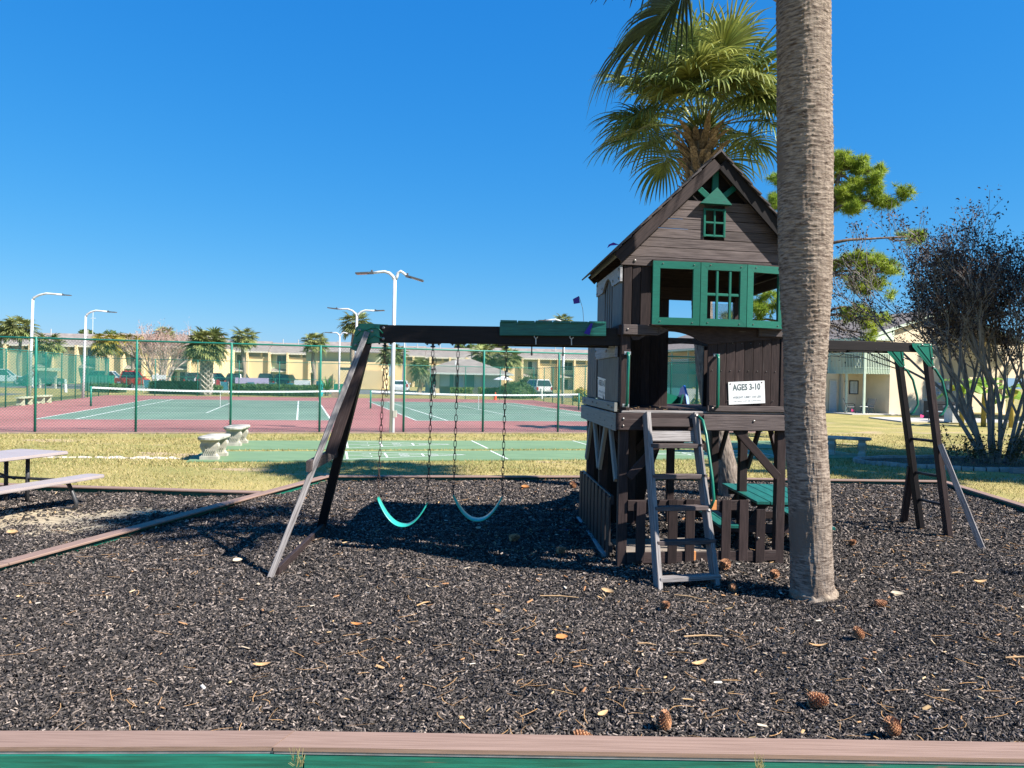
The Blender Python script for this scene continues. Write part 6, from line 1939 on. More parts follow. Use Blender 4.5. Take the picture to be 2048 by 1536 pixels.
# ================================================================== far side: car park, hedges, buildings
ASPH = mat('asphalt', (0.16, 0.165, 0.17), (0.125, 0.13, 0.132), .9, .6, detail=7, spec=.15)
b = MB(); b.poly([(-90, 66, .006), (14, 72, .006), (14, 92, .006), (-90, 92, .006)]); structure(b.build('parking_lot', ASPH))
b = MB(); b.poly([(-60, 50, .006), (-32, 47, .006), (-33.5, 53, .006), (-60, 58, .006)]); structure(b.build('road', ASPH))
YEL2 = mat('far_yellow_stucco', (0.82, 0.63, 0.36), (0.76, 0.58, 0.33), .9, .4, spec=.1)
GRN2 = mat('far_green_panel', (0.47, 0.54, 0.40), (0.43, 0.50, 0.37), .8, .6, spec=.1)
SH2 = mat('far_grey_shingle', (0.30, 0.26, 0.235), (0.20, 0.175, 0.16), .95, 1.4, (1, 1, 3), 6, spec=.08)
FTRIM = mat('far_cream_trim', (0.66, 0.62, 0.50), (0.60, 0.56, 0.45), .7, 2)
def block(x0, y0, ang, units, label, name='apartment_row', roof_breaks=(), rec=3.0, wall=2.85, ez=4.95, rz=6.75, depth=9.0, start_wall=True):
    """long two storey block facing the courts: yellow wall piers, green recesses with windows, awnings and patio doors"""
    L = units * (rec + wall) + (wall if start_wall else 0)
    t = thing(name, (x0, y0, 0), label, 'building', 'two storey apartment blocks beyond the car park', ang)
    M = WM[t.name]
    def part(name, m, *bxs, parent=t):
        b = MB()
        for x in bxs: b.box(*x)
        return b.build(name, m, parent, M)
    part('wall', YEL2, (0, L, 1.6, depth, 0, ez))
    x = 0.0
    segs = []
    if start_wall: segs.append((0, wall)); x = wall
    for i in range(units):
        segs.append((x + rec, x + rec + wall)); 
        r0, r1 = x, x + rec
        part('upper_panel', GRN2, (r0 + .02, r1 - .02, 1.2, 1.6, 2.05, ez))
        part('lower_panel', GRN2, (r0 + .02, r1 - .02, 1.45, 1.62, 0, 2.05))
        w = part('window', WFW, (r0 + 1.05, r1 - .33, 1.14, 1.198, 3.15, 4.6)); part('pane', GLASS, (r0 + 1.13, r0 + 1.82, 1.11, 1.138, 3.23, 4.52), parent=w); part('pane', CURT if i % 2 else GLASS, (r0 + 1.86, r1 - .41, 1.112, 1.138, 3.23, 4.52), parent=w)
        d_ = part('patio_door', WFW, (r0 + 1.15, r1 - .3, 1.40, 1.448, .08, 1.78)); part('pane', GLASS, (r0 + 1.23, r0 + 1.9, 1.37, 1.398, .14, 1.7), parent=d_); part('pane', CURT, (r0 + 1.93, r1 - .38, 1.372, 1.398, .14, 1.7), parent=d_)
        part('entry_door', GLASS if i % 2 else GRN2, (r0 + .25, r0 + .85, 1.41, 1.448, .05, 1.75))
        b = MB(); b.prism([(r0, .35, 2.0), (r0, 1.2, 2.42), (r0, 1.2, 2.5), (r0, .35, 2.12)], (rec, 0, 0)); b.build('awning', SH2, t, M)
        part('awning_trim', FTRIM, (r0, r1, .31, .348, 1.97, 2.13))
        for xx in (r0, r1 - .32):
            part('fin', YEL2, (xx, xx + .32, 0.02, 1.2, 0, ez - .02))
        x += rec + wall
    for (a, c) in segs:
        part('pier_wall', YEL2, (a + .0, c - .0, 0.55, 1.6, 0, ez - .7)); part('pier_head', FTRIM, (a, c, 1.15, 1.6, ez - .7, ez)); part('fin', YEL2, (a + (c - a) * .58, a + (c - a) * .58 + .3, .5, 1.15, ez - .72, ez - .02))
    cuts = [0.0] + list(roof_breaks) + [L]
    for i in range(len(cuts) - 1):
        a, c = cuts[i], cuts[i + 1]; dz = .0 if i % 2 == 0 else -.16; dy = 0 if i % 2 == 0 else .25
        b = MB(); y0r, ym, y1r = .10 + dy * .4, 4.1 + dy, depth + .5
        b.prism([(a + .02, y0r, ez - .05 + dz), (a + .02, y0r, ez + .08 + dz), (a + .02, ym, rz + dz), (a + .02, y1r, ez + .08 + dz), (a + .02, y1r, ez - .05 + dz)], (c - a - .04, 0, 0)); rf_ = b.build('roof', SH2, t, M)
        part('fascia', FTRIM, (a, c, y0r - .05, y0r - .002, ez - .12 + dz, ez + .09 + dz), parent=rf_)
        for q in (.3, .7):
            b = MB(); xx = a + (c - a) * q; b.tube([(xx, 3.2, rz - .5), (xx, 3.2, rz + .35)], .07, 6); b.build('roof_vent', GREYB, rf_, M)
    return t
block(-77.0, 98.0, R(2), 6, 'two storey yellow apartment block at the left edge beyond the road', roof_breaks=(12, 24))
block(-51.5, 113.5, R(7.5), 4, 'two storey yellow apartment block in the middle distance left of the swing leg', roof_breaks=(14.6, 20.4), wall=2.9)
block(-18.9, 122.5, R(3.0), 5, 'two storey yellow apartment block behind the low clubhouse', roof_breaks=(4.8, 12.4))
# end pavilion of the middle block: plain yellow patio walls under a gabled roof
t = thing('apartment_end', (-18.2, 98, 0), 'plain yellow walled end building right of the swing leg', 'building')
def pb(name, m, *bxs):
    b = MB()
    for x in bxs: b.box(*x)
    return b.build(name, m, t)
pb('wall', YEL2, (-25.2, -16.8, 98.0, 104, 0, 3.45)); pb('patio_wall', YEL2, (-22.5, -16.1, 96.0, 97.9, 0, 2.35)); pb('upper_wall', GRN2, (-27, -17.4, 100, 107, 3.45, 4.7))
b = MB(); b.prism([(-27.5, 98.6, 4.62), (-27.5, 98.6, 4.75), (-27.5, 103.5, 6.2), (-27.5, 108, 4.7)], (10.6, 0, 0)); b.build('roof', SH2, t)
pb('window', GLASS, (-22.2, -20.2, 97.95, 97.99, 1.6, 2.7))  # dark glass stands in for a palm's shadow on the yellow wall

# low clubhouse with a hipped roof
t = thing('clubhouse', (-4.6, 80, 0), 'low green grey clubhouse with wide hipped shingle roof behind the right court', 'building')
def cb(name, m, *bxs, parent=None):
    b = MB()
    for x in bxs: b.box(*x)
    return b.build(name, m, parent or t)
GG = mat('club_green_wall', (0.56, 0.62, 0.50), (0.51, 0.57, 0.45), .85, .6, spec=.1)
cb('wall', GG, (-7.9, -1.2, 79.6, 86, .75, 2.25)); cb('base_wall', YEL2, (-6.2, -1.18, 79.56, 86.02, 0, .75)); cb('pier', YEL2, (-7.95, -7.55, 79.3, 79.6, 0, 2.2)); cb('entry_wall', GG, (-9.2, -6.22, 81, 86, 0, 2.2))
SHUT = mat('teal_shutter', (0.13, 0.27, 0.22), (0.11, 0.23, 0.19), .7, 3)
for x0, x1 in ((-6.5, -6.1), (-4.85, -3.95)): cb('shutter', SHUT, (x0, x1, 79.5, 79.59, .62, 2.05))
d_ = cb('window', FTRIM, (-6.05, -5.0, 79.5, 79.59, .6, 1.98)); cb('pane', GLASS, (-5.97, -5.55, 79.47, 79.498, .7, 1.9), parent=d_); cb('pane', CURT, (-5.51, -5.08, 79.47, 79.498, .7, 1.9), parent=d_)
cb('door', SHUT, (-8.6, -8.0, 80.9, 80.99, .05, 1.9))
b = MB()
e = [(-10.1, 78.7, 2.15), (.15, 78.7, 2.15), (.15, 88, 2.15), (-10.1, 88, 2.15)]; rg = [(-6.05, 83, 3.72), (-4.4, 83, 3.72)]
lo = [(x, y, 2.05) for x, y, z in e]
b.add(e + rg + lo, [(0, 1, 5, 4), (1, 2, 5), (2, 3, 4, 5), (3, 0, 4), (9, 8, 7, 6)]); b.build('roof', SH2, t)
b = MB()
for i in range(4):
    p, q = Vector(e[i]), Vector(e[(i + 1) % 4]); b.beam(p + Vector((0, 0, -.06)), q + Vector((0, 0, -.06)), .06, .15)
b.build('fascia', mat('club_fascia', (.70, .74, .64), rough=.6), t)
b = MB(); b.tube([(-5.9, 79.2, 3.0), (-5.9, 79.2, 3.45)], .06, 7); b.build('roof_vent', WHITEP, t)

# ------------------------------------------------------------------ hedges and bushes
HEDGE = mat('hedge_leaf', (0.10, 0.17, 0.045), (0.045, 0.09, 0.028), .6, 1.2, island=.45, spec=.25, transl=.2)
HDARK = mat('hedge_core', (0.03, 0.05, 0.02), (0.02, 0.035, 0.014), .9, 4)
def hedge(x0, x1, y, dpt, h, label, seed, n, size=.09, cat='hedge', name='hedge', leaf=HEDGE, ang=0.0):
    t = thing(name, ((x0 + x1) / 2, y, 0), label, cat, 'hedges and bushes round the pool' if cat == 'hedge' else None, ang)
    M = WM[t.name]; L = x1 - x0; r_ = np.random.default_rng(seed)
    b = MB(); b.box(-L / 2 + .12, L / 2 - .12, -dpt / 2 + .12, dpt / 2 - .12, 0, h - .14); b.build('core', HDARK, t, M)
    k = r_.integers(0, 3, n)
    x = r_.uniform(-L / 2, L / 2, n); yy = r_.uniform(-dpt / 2, dpt / 2, n); z = r_.uniform(.03, h, n)
    yy = np.where(k == 0, -dpt / 2 + r_.normal(0, .05, n), yy); z = np.where(k > 0, h + r_.normal(0, .06, n) + .12 * (vnoise(x * 1.1 + 50, yy + 50, seed) - .5), z)
    c = np.stack([x, yy, z], 1); d = r_.normal(0, 1, (n, 3)); d /= np.linalg.norm(d, axis=1)[:, None]
    s = np.cross(d, r_.normal(0, 1, (n, 3))); s /= np.linalg.norm(s, axis=1)[:, None]
    Lf = size * r_.uniform(.6, 1.2, (n, 1))
    v = np.stack([c - d * Lf, c + s * Lf * .5, c + d * Lf, c - s * Lf * .5], 1).reshape(-1, 3)
    stuff(obj('foliage', np_mesh('foliage', v, np.arange(len(v)).reshape(-1, 4), 4, leaf), leaf, t, M))
    return t
def bush(x, y, rx, ry, h, label, seed, n, size=.1, leaf=HEDGE, group='hedges and bushes round the pool', z0=0.0):
    t = thing('bush', (x, y, z0), label, 'bush', group); r_ = np.random.default_rng(seed)
    d = r_.normal(0, 1, (n, 3)); d /= np.linalg.norm(d, axis=1)[:, None]; d[:, 2] = np.abs(d[:, 2])
    rad = r_.uniform(.75, 1.05, (n, 1)) + .22 * (vnoise(d[:, 0] * 2.5 + 20, d[:, 1] * 2.5 + d[:, 2] * 2 + 20, seed)[:, None] - .5)
    c = d * rad * np.array([rx, ry, h]) + np.array([x, y, z0 + .05])
    e = r_.normal(0, 1, (n, 3)); e /= np.linalg.norm(e, axis=1)[:, None]; s = np.cross(e, d); s /= np.linalg.norm(s, axis=1)[:, None] + 1e-6
    Lf = size * r_.uniform(.6, 1.2, (n, 1))
    v = np.stack([c - e * Lf, c + s * Lf * .5, c + e * Lf, c - s * Lf * .5], 1).reshape(-1, 3)
    stuff(obj('foliage', np_mesh('foliage', v, np.arange(len(v)).reshape(-1, 4), 4, leaf), leaf, t))
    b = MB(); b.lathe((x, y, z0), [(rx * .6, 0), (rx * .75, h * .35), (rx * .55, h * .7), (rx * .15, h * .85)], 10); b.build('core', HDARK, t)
    return t
hedge(-28.1, -24.2, 59.6, 1.0, .88, 'clipped hedge at the left behind the far fence, below the deck chairs', 101, 5000)
hedge(-24.0, -22.6, 59.4, 1.0, .62, 'short low hedge left of the cross hatched palm trunk', 105, 1300)
hedge(-21.9, -17.6, 59.6, 1.0, .80, 'clipped hedge right of the cross hatched palm trunk', 102, 4200)
hedge(-17.5, -15.1, 59.8, 1.0, .78, 'clipped hedge left of the turquoise barrels', 103, 2200)
hedge(-33.0, -30.6, 60.3, 1.3, .55, 'straggly low shrubs at the left end of the hedge', 104, 1400)
hedge(-6.2, -3.9, 77.0, .8, .62, 'light clipped hedge in front of the clubhouse window', 106, 1400, leaf=mat('light_hedge_leaf', (.22, .28, .06), (.12, .18, .04), .6, 1, island=.4, transl=.2))
hedge(-3.4, -1.1, 77.2, .8, .62, 'light clipped hedge at the right end of the clubhouse', 107, 1400, leaf=MATS['light_hedge_leaf'])
bush(.35, 66, 1.75, 1.3, 1.35, 'large round green bush right of the clubhouse', 108, 4500)
bush(-1.9 + 3.9, 88, 1.9, 1.2, 2.2, 'dark bush behind the white car', 109, 1600)
TREEF = mat('far_tree_leaf', (0.13, 0.185, 0.04), (0.05, 0.085, 0.022), .6, .35, island=.45, transl=.2)
def far_tree(x, y, z, r, h, label, seed, n=3500):
    t = thing('far_tree', (x, y, 0), label, 'tree', 'trees beyond the apartment blocks'); r_ = np.random.default_rng(seed)
    b = MB(); b.tube([(x, y, 0), (x, y, z + h * .6)], .3, 8); b.build('trunk', PINEB, t)
    m = 14; cc = np.stack([x + r_.uniform(-r, r, m), y + r_.uniform(-r * .6, r * .6, m), z + h * (.25 + .55 * r_.random(m))], 1)
    k = r_.integers(0, m, n); d = r_.normal(0, 1, (n, 3)); d /= np.linalg.norm(d, axis=1)[:, None]
    c = cc[k] + d * np.array([r * .34, r * .34, h * .24]) * r_.uniform(.7, 1.05, (n, 1))
    e = r_.normal(0, 1, (n, 3)); e /= np.linalg.norm(e, axis=1)[:, None]; s = np.cross(e, d); Lf = .34 * r_.uniform(.6, 1.2, (n, 1))
    v = np.stack([c - e * Lf, c + s * Lf * .5, c + e * Lf, c - s * Lf * .5], 1).reshape(-1, 3)
    stuff(obj('crown', np_mesh('crown', v, np.arange(len(v)).reshape(-1, 4), 4, TREEF), TREEF, t))
far_tree(-9.5, 175, 6.5, 3.0, 3.4, 'rounded green treetop over the apartment roof, left of the inner swing chain', 201)
far_tree(-5.0, 176, 6.5, 3.4, 4.2, 'taller rounded treetop over the apartment roof between the inner swing chains', 202)
far_tree(-91, 170, 7.0, 4.6, 3.6, 'dark treetop over the roof at the left, between the lamp poles', 203)
far_tree(-36.0, 190, 6.5, 4, 3.2, 'dark treetop in the gap right of the nearest court lamp', 204)

# ------------------------------------------------------------------ the far palms
palm(-57.6, 86, 6.2, 'palm cut off by the left edge of the photo above the fence', 1.55, kind=0)
palm(-54.9, 85, 6.1, 'palm with shaggy crown against the sky behind the tall left lamp', 1.75, kind=1)
palm(-48.5, 80, 4.3, 'shorter palm left of the nearest left fence post', 1.45, kind=0)
palm(-39.9, 75, 4.45, 'palm with yellow lower fronds just right of the shorter left lamp', 1.45, True)
palm(-40.1, 80.5, 4.7, 'palm with yellow lower fronds above the red pickup', 1.5, True)
palm(-39.6, 87, 5.9, 'palm crown rising behind the bare crape myrtle', 1.2, kind=1)
palm(-26.4, 75, 5.1, 'palm with a pale trunk in front of the second block', 1.25, kind=0)
palm(-19.5, 75, 4.85, 'palm with a straight pale trunk left of the swing leg', 1.25, kind=1)
palm(-12.9, 62, 5.85, 'palm whose crown shows above the green corner bracket', 1.2, kind=0, r=.2)
palm(-14.4, 92, 4.2, 'full low palm crown over the yellow patio wall', 1.7, kind=1)
palm(-3.1, 88, 4.2, 'palm crown over the clubhouse roof, the left of two', 1.7, kind=1)
palm(-.5, 86, 3.9, 'palm crown over the clubhouse roof, the right of two', 1.55, kind=0)
palm(9.9, 150, 13.0, 'distant palm top just above the green canopy boards', 1.8, kind=0)
t = palm(-8.4, 70, 2.6, 'grey green palm with a skirt of drooping fronds left of the clubhouse', 1.0, kind=1, r=.22)
b = MB(); rr = random.Random(3)
for i in range(20):
    a = i * 2.399; frond_mb(b, (-8.3 + math.cos(a) * .2, 70 + math.sin(a) * .2, 2.5), (math.cos(a), math.sin(a), -.6), .5, 1.3, 9, rr, droop=1.9, secs=3, wide=.05)
b.build('frond_skirt', mat('grey_palm_leaf', (0.24, 0.26, 0.16), (0.15, 0.17, 0.10), .6, 1, island=.3, transl=.2), t)
# the stout palm with a cross hatched trunk by the hedge
t = thing('palm_tree', (-23.25, 58, 0), 'stout palm with cross hatched pale trunk among the hedges', 'palm tree', 'palms')
b = MB(); b.tube([(-23.25, 58, 0), (-23.2, 58, 1.5), (-23.2, 58, 3.4)], [.40, .34, .36], 12); b.build('trunk', mat('hatched_trunk_core', (.30, .27, .23), (.2, .18, .155), .9, 6), t)
b = MB(); rr = random.Random(9)
for j in range(17):
    for k in range(7):
        a = 2 * math.pi * (k + .5 * (j % 2)) / 7; z = .05 + j * .19; o = Vector((math.cos(a), math.sin(a), 0)); s = Vector((-o.y, o.x, 0))
        p = Vector((-23.21, 58, z)) + o * .34; q = p + Vector((0, 0, .3)) + o * .14
        for sg in (-1, 1):
            b.beam(p + s * sg * .17, q, .05, .09, o)
b.build('leaf_base', mat('hatched_leaf_base', (.52, .47, .40), (.36, .32, .27), .9, 5), t)
me = CROWNS[1].copy(); me.materials.clear(); obj('crown', me, FROND_F, t, Matrix.Translation((-23.2, 58, 3.9)) @ Matrix.Scale(1.5, 4))
me = CROWNS[0].copy(); me.materials.clear(); obj('crown', me, FROND_F, t, Matrix.Translation((-23.3, 58, 3.5)) @ Matrix.Rotation(1.1, 4, 'Z') @ Matrix.Scale(1.4, 4))
# spiky sago palm on the right of the pool deck
t = thing('sago_palm', (-15.0, 62, 0), 'low spiky sago palm beside the turquoise barrels', 'plant')
b = MB(); rr = random.Random(4); side_l = []
for i in range(40):
    a = i * 2.399; el = .15 + 1.2 * i / 40; d = Vector((math.cos(a) * math.cos(el), math.sin(a) * math.cos(el), math.sin(el))); p = Vector((-15, 62, .45)); pts = [p]
    for k in range(5): d = (d + Vector((0, 0, -.10))).normalized(); p = p + d * .26; pts.append(p)
    s = d.cross(Vector((0, 0, 1))).normalized()
    for k in range(5):
        w0, w1 = .09 * (1 - k / 6), .09 * (1 - (k + 1) / 6)
        b.poly([pts[k] - s * w0, pts[k] + s * w0, pts[k + 1] + s * w1, pts[k + 1] - s * w1])
b.build('frond', mat('sago_leaf', (.13, .27, .05), (.07, .17, .03), .4, 2, island=.2, transl=.2), t)
b = MB(); b.tube([(-15, 62, 0), (-15, 62, .5)], .2, 8); b.build('trunk', FAR_TRUNK, t)
# bare crape myrtle in front of the left block
my2 = thing('crape_myrtle', (-32.6, 71, 0), 'bare reddish grey crape myrtle in front of the left block', 'tree', 'crape myrtles')
b, tips = branchy(-32.7, 71, 5.6, .50, 12, 21, levels=4, r0=.075)
b.build('trunk', mat('pale_myrtle_twig', (0.52, 0.42, 0.36), (0.38, 0.28, 0.235), .8, 3), my2)
v, f = leaf_cloud([q[0] for q in tips if q[0].z > 1.6], 18, 5200, .14, .07)
stuff(obj('seed_head', np_mesh('seed_head', v, f, 4, mat('seed_head', (.42, .26, .21), (.30, .18, .15), .8, 2, island=.4)), MATS['seed_head'], my2))

# ------------------------------------------------------------------ cars
TYRE = mat('tyre_rubber', (.02, .02, .021), rough=.8); RIM = mat('rim_alloy', (.45, .46, .47), rough=.35, metal=.6); REDL = mat('red_lens', (.45, .02, .015), rough=.25); PLATE = mat('number_plate', (.75, .75, .72), rough=.4); CGL = mat('car_glass', (.03, .045, .05), (.02, .03, .035), .06, 2, spec=.8)
def paint(n, c): return mat('paint_' + n, c, tuple(k * .92 for k in c), .28, 2, spec=.6)
def car(x, y, rot, kind, pm, label, cat, s=.92, front=False):
    name = {'suv': 'parked_suv', 'pickup': 'parked_pickup', 'sedan': 'parked_car'}[kind]
    t = thing(name, (x, y, 0), label, cat, 'vehicles parked before the apartment blocks', rot)
    M = WM[t.name] @ Matrix.Scale(s, 4)
    B = lambda nm, m, fn, parent=t: (lambda b: (fn(b), b.build(nm, m, parent, M))[1])(MB())
    W2 = .92 if kind != 'sedan' else .88
    # local: +x is forward, rear at x = -2.3
    if kind == 'pickup': low = [(-2.6, .45), (-2.62, .75), (-2.6, 1.12), (-.75, 1.14), (-.7, 1.16), (.95, 1.18), (2.2, 1.08), (2.55, .9), (2.58, .45)]; cab = [(-.72, 1.15), (-.55, 1.82), (.25, 1.86), (.98, 1.17)]
    elif kind == 'suv': low = [(-2.2, .42), (-2.25, .8), (-2.2, 1.12), (.75, 1.12), (1.9, 1.02), (2.25, .85), (2.28, .42)]; cab = [(-2.15, 1.1), (-1.9, 1.72), (-.2, 1.80), (.3, 1.72), (.95, 1.1)]
    else: low = [(-2.2, .38), (-2.25, .75), (-2.15, .98), (-1.5, 1.0), (.9, .98), (2.0, .85), (2.25, .7), (2.27, .38)]; cab = [(-1.75, .98), (-1.15, 1.36), (.1, 1.40), (1.0, .97)]
    def loft(b, prof, rings):
        n = len(prof); ix = len(b.v)
        cx = sum(p[0] for p in prof) / n; cz = sum(p[1] for p in prof) / n
        for yy, kx, kz in rings:
            for px, pz in prof: b.v.append((cx + (px - cx) * kx, yy, cz + (pz - cz) * kz))
        for i in range(len(rings) - 1):
            for k in range(n): b.f.append((ix + i * n + k, ix + i * n + (k + 1) % n, ix + (i + 1) * n + (k + 1) % n, ix + (i + 1) * n + k))
        b.f.append(tuple(ix + k for k in range(n - 1, -1, -1))); e = ix + (len(rings) - 1) * n; b.f.append(tuple(e + k for k in range(n)))
    body = B('body', pm, lambda b: loft(b, low, [(-W2, .95, .86), (-W2 + .06, .99, .97), (-W2 + .16, 1, 1), (W2 - .16, 1, 1), (W2 - .06, .99, .97), (W2, .95, .86)]))
    zt = max(p[1] for p in cab); zb_ = min(p[1] for p in cab)
    def cabin(b):
        n = len(cab); ix = len(b.v)
        for sg in (-1, 1):
            for px, pz in cab: b.v.append((px, sg * (W2 - .08 - .2 * (pz - zb_) / (zt - zb_)), pz))
        for k in range(n): b.f.append((ix + k, ix + (k + 1) % n, ix + n + (k + 1) % n, ix + n + k))
        b.f.append(tuple(ix + k for k in range(n - 1, -1, -1))); b.f.append(tuple(ix + n + k for k in range(n)))
    B('glasshouse', CGL, cabin)
    ups = [p for p in cab if p[1] > zt - .15]
    x0, x1 = min(p[0] for p in ups), max(p[0] for p in ups); wt = W2 - .26
    B('roof', pm, lambda b: b.prism([(x0 - .04, -wt, zt - .06), (x1 + .05, -wt, zt - .06), (x1 - .02, -wt, zt + .03), (x0 + .05, -wt, zt + .03)], (0, 2 * wt, 0)))
    for sg in (-1, 1):
        for k in ((0, 1), (-2, -1)):
            a, c = cab[k[0]], cab[k[1]]
            B('pillar', pm, lambda b: b.beam((a[0], sg * (W2 - .08 - .2 * (a[1] - zb_) / (zt - zb_)), a[1]), (c[0], sg * (W2 - .08 - .2 * (c[1] - zb_) / (zt - zb_)), c[1]), .07, .07))
    xr = min(p[0] for p in low); xf = max(p[0] for p in low)
    for wx in (xr + .85, xf - .82):
        for sg in (-1, 1):
            w = B('wheel', TYRE, lambda b: b.tube([(wx, sg * (W2 - .2), .35), (wx, sg * (W2 + .0), .35)], .35, 16))
            B('rim', RIM, lambda b: b.tube([(wx, sg * (W2 - .01), .35), (wx, sg * (W2 + .012), .35)], .21, 10), w)
    for sg in (-1, 1):
        B('tail_light', REDL, lambda b: b.box(xr - .035, xr + .03, sg * .80 - .09, sg * .80 + .09, .74, 1.05))
        B('headlight', PLATE, lambda b: b.box(xf - .1, xf + .02, sg * .66 - .16, sg * .66 + .16, .66, .82))
        B('mirror', pm, lambda b: b.box(cab[-1][0] - .2, cab[-1][0] - .05, sg * (W2 + .1) - .08, sg * (W2 + .1) + .08, zb_ + .02, zb_ + .18))
    B('bumper', DARK if kind != 'sedan' else pm, lambda b: b.box(xr - .09, xr + .1, -W2 + .06, W2 - .06, .40, .62))
    B('bumper', DARK if kind != 'sedan' else pm, lambda b: b.box(xf - .1, xf + .06, -W2 + .06, W2 - .06, .36, .58))
    B('number_plate', PLATE, lambda b: b.box(xr - .10, xr - .085, -.17, .17, .62, .76))
    return t
N_ = R(92)
car(-51.9, 78, R(20), 'suv', paint('white', (.70, .71, .72)), 'white SUV at the left edge of the photo with a red tail light', 'car')
car(-47.4, 77, R(70), 'sedan', paint('dark_grey', (.05, .055, .06)), 'dark car with an orange light, half hidden by the tall left lamp pole', 'car')
car(-40.2, 76.5, R(12), 'suv', paint('silver', (.50, .52, .53)), 'silver SUV just left of the red pickup', 'car')
car(-36.9, 74, N_, 'pickup', paint('red', (.60, .02, .025)), 'bright red pickup truck seen from behind at the left', 'pickup truck')
car(-31.7, 77.5, N_, 'suv', paint('dark_teal', (.03, .06, .065)), 'dark SUV left of the maroon one, behind the white ring', 'car')
car(-29.6, 76, R(75), 'suv', paint('maroon', (.22, .02, .035)), 'maroon SUV half hidden by the cross hatched palm trunk', 'car')
car(-27.1, 76, N_, 'suv', paint('black', (.02, .024, .026)), 'black SUV left of the pale palm trunk', 'car')
car(-24.7, 77, N_, 'pickup', paint('charcoal', (.035, .045, .05)), 'charcoal pickup behind the lilac towel', 'pickup truck')
car(-22.9, 77.5, N_, 'suv', paint('dark_green', (.015, .05, .048)), 'dark green SUV right of the lilac towel', 'car')
car(2.3, 73.5, R(112), 'suv', paint('pearl_white', (.72, .72, .71)), 'white SUV seen from behind, right of the round bush', 'car')
car(-11.2, 77.0, R(95), 'sedan', paint('pale_silver', (.62, .63, .64)), 'pale silver car between the yellow wall and the drooping palm', 'car')

# ------------------------------------------------------------------ pool deck: low fence, chairs, rescue ring, panels, barrels
pf_ = thing('pool_fence', (-24, 62, 0), 'low green pool fence with thin rails behind the hedges', 'fence')
for i in range(17):
    x = -33.5 + i * 1.2; b = MB(); b.tube([(x, 61.6, 0), (x, 61.6, 1.35)], .028, 6); b.build('fence_post', FG, pf_)
for z in (1.32, .2):
    b = MB(); b.tube([(-33.5, 61.6, z), (-14.3, 61.6, z)], .022, 6); b.build('rail', FG, pf_)
AQUA = mat('aqua_sling', (.10, .36, .52), (.08, .30, .45), .6, 4); WFRM = mat('white_chair_frame', (.66, .68, .68), rough=.4)
def deck_chair(x, y, label, rot=0.0):
    t = thing('deck_chair', (x, y, 0), label, 'deck chair', 'aqua deck chairs on the pool deck', rot); M = WM[t.name]
    b = MB(); b.prism([(-.27, -.25, .38), (.27, -.25, .38), (.27, .25, .34), (-.27, .25, .34)], (0, 0, .03)); b.build('seat', AQUA, t, M)
    b = MB(); b.prism([(-.27, -.28, .38), (.27, -.28, .38), (.27, -.46, 1.02), (-.27, -.46, 1.02)], (0, .03, 0)); b.build('backrest', AQUA, t, M)
    for sx in (-.30, .30):
        b = MB(); b.tube([(sx, -.48, 1.04), (sx, -.26, .37), (sx, .28, .36), (sx, .34, 0)], .022, 6); b.tube([(sx, -.24, .40), (sx, -.36, 0)], .02, 6); b.build('frame', WFRM, t, M)
for x, lab in ((-30.0, 'aqua deck chair, leftmost of the row over the hedge'), (-28.75, 'aqua deck chair right of the leftmost one, over the hedge'), (-26.3, 'aqua deck chair just right of the cross hatched palm trunk'),
               (-22.85, 'aqua deck chair left of the pale palm trunk, over the hedge'), (-20.75, 'aqua deck chair right of the pale palm trunk, below the lilac towel'), (-19.0, 'aqua deck chair in the middle of the right row'), (-17.65, 'aqua deck chair just left of the white lounger panel')):
    deck_chair(x, 63.2 if x < -24.5 else 60.9, lab, R(random.uniform(-15, 15)))
t = thing('rescue_ring', (-24.35, 61.5, 0), 'white rescue ring hanging on the pool fence by the palm', 'rescue ring')
b = MB(); c = Vector((-24.3, 61.5, .98)); n = 20
for i in range(n + 1):
    pass
b.tube([c + Vector((.28 * math.cos(2 * math.pi * i / n), 0, .28 * math.sin(2 * math.pi * i / n))) for i in range(n + 1)], .085, 8); b.build('ring', WHITEP, t, smooth=True)
b = MB(); b.tube([(-25.5, 61.4, .3), (-25.5, 61.4, 1.2), (-25.42, 61.4, 1.25)], .05, 7)
tag(b.build('rescue_hook', WHITEP), 'white rescue hook standing left of the rescue ring', 'pole')
LIL = mat('lilac_towel', (.50, .42, .60), (.44, .38, .54), .9, 4)
b = MB(); b.prism([(-22.3, 61.52, 1.36), (-19.6, 61.52, 1.36), (-19.6, 61.50, .88), (-20.6, 61.5, .84), (-22.3, 61.5, .90)], (0, .02, 0)); tag(b.build('towel', LIL), 'lilac towel hung over the pool fence', 'towel')
for (x0, x1, z0, z1, lab) in ((-17.45, -16.15, .55, 1.25, 'white panel leaning on the pool fence left of the barrels'), (-28.85, -27.75, 1.12, 1.45, 'long white panel above the hedge left of the rescue ring')):
    b = MB(); b.box(x0, x1, 61.2, 61.26, z0, z1); t = tag(b.build('white_panel', WHITEP), lab, 'panel', 'white panels on the pool deck')
    b = MB()
    for x in (x0 + .1, x1 - .1): b.box(x - .03, x + .03, 61.21, 61.25, 0, z0 - .002)
    b.build('leg', WFRM, t)
BAR = mat('turquoise_plastic', (.02, .42, .50), (.02, .36, .44), .4, 4)
for x, y, r, h, lab in ((-15.9, 60.6, .33, .62, 'turquoise barrel at the right end of the hedge, the larger'), (-15.35, 60.9, .3, .5, 'turquoise barrel half hidden by the sago palm'), (-15.75, 62.6, .3, 1.2, 'tall turquoise bin behind the turquoise barrels')):
    b = MB(); b.lathe((x, y, 0), [(r * .85, 0), (r, h * .3), (r, h * .8), (r * .9, h)], 14); tag(b.build('barrel', BAR, smooth=False), lab, 'barrel', 'turquoise barrels')
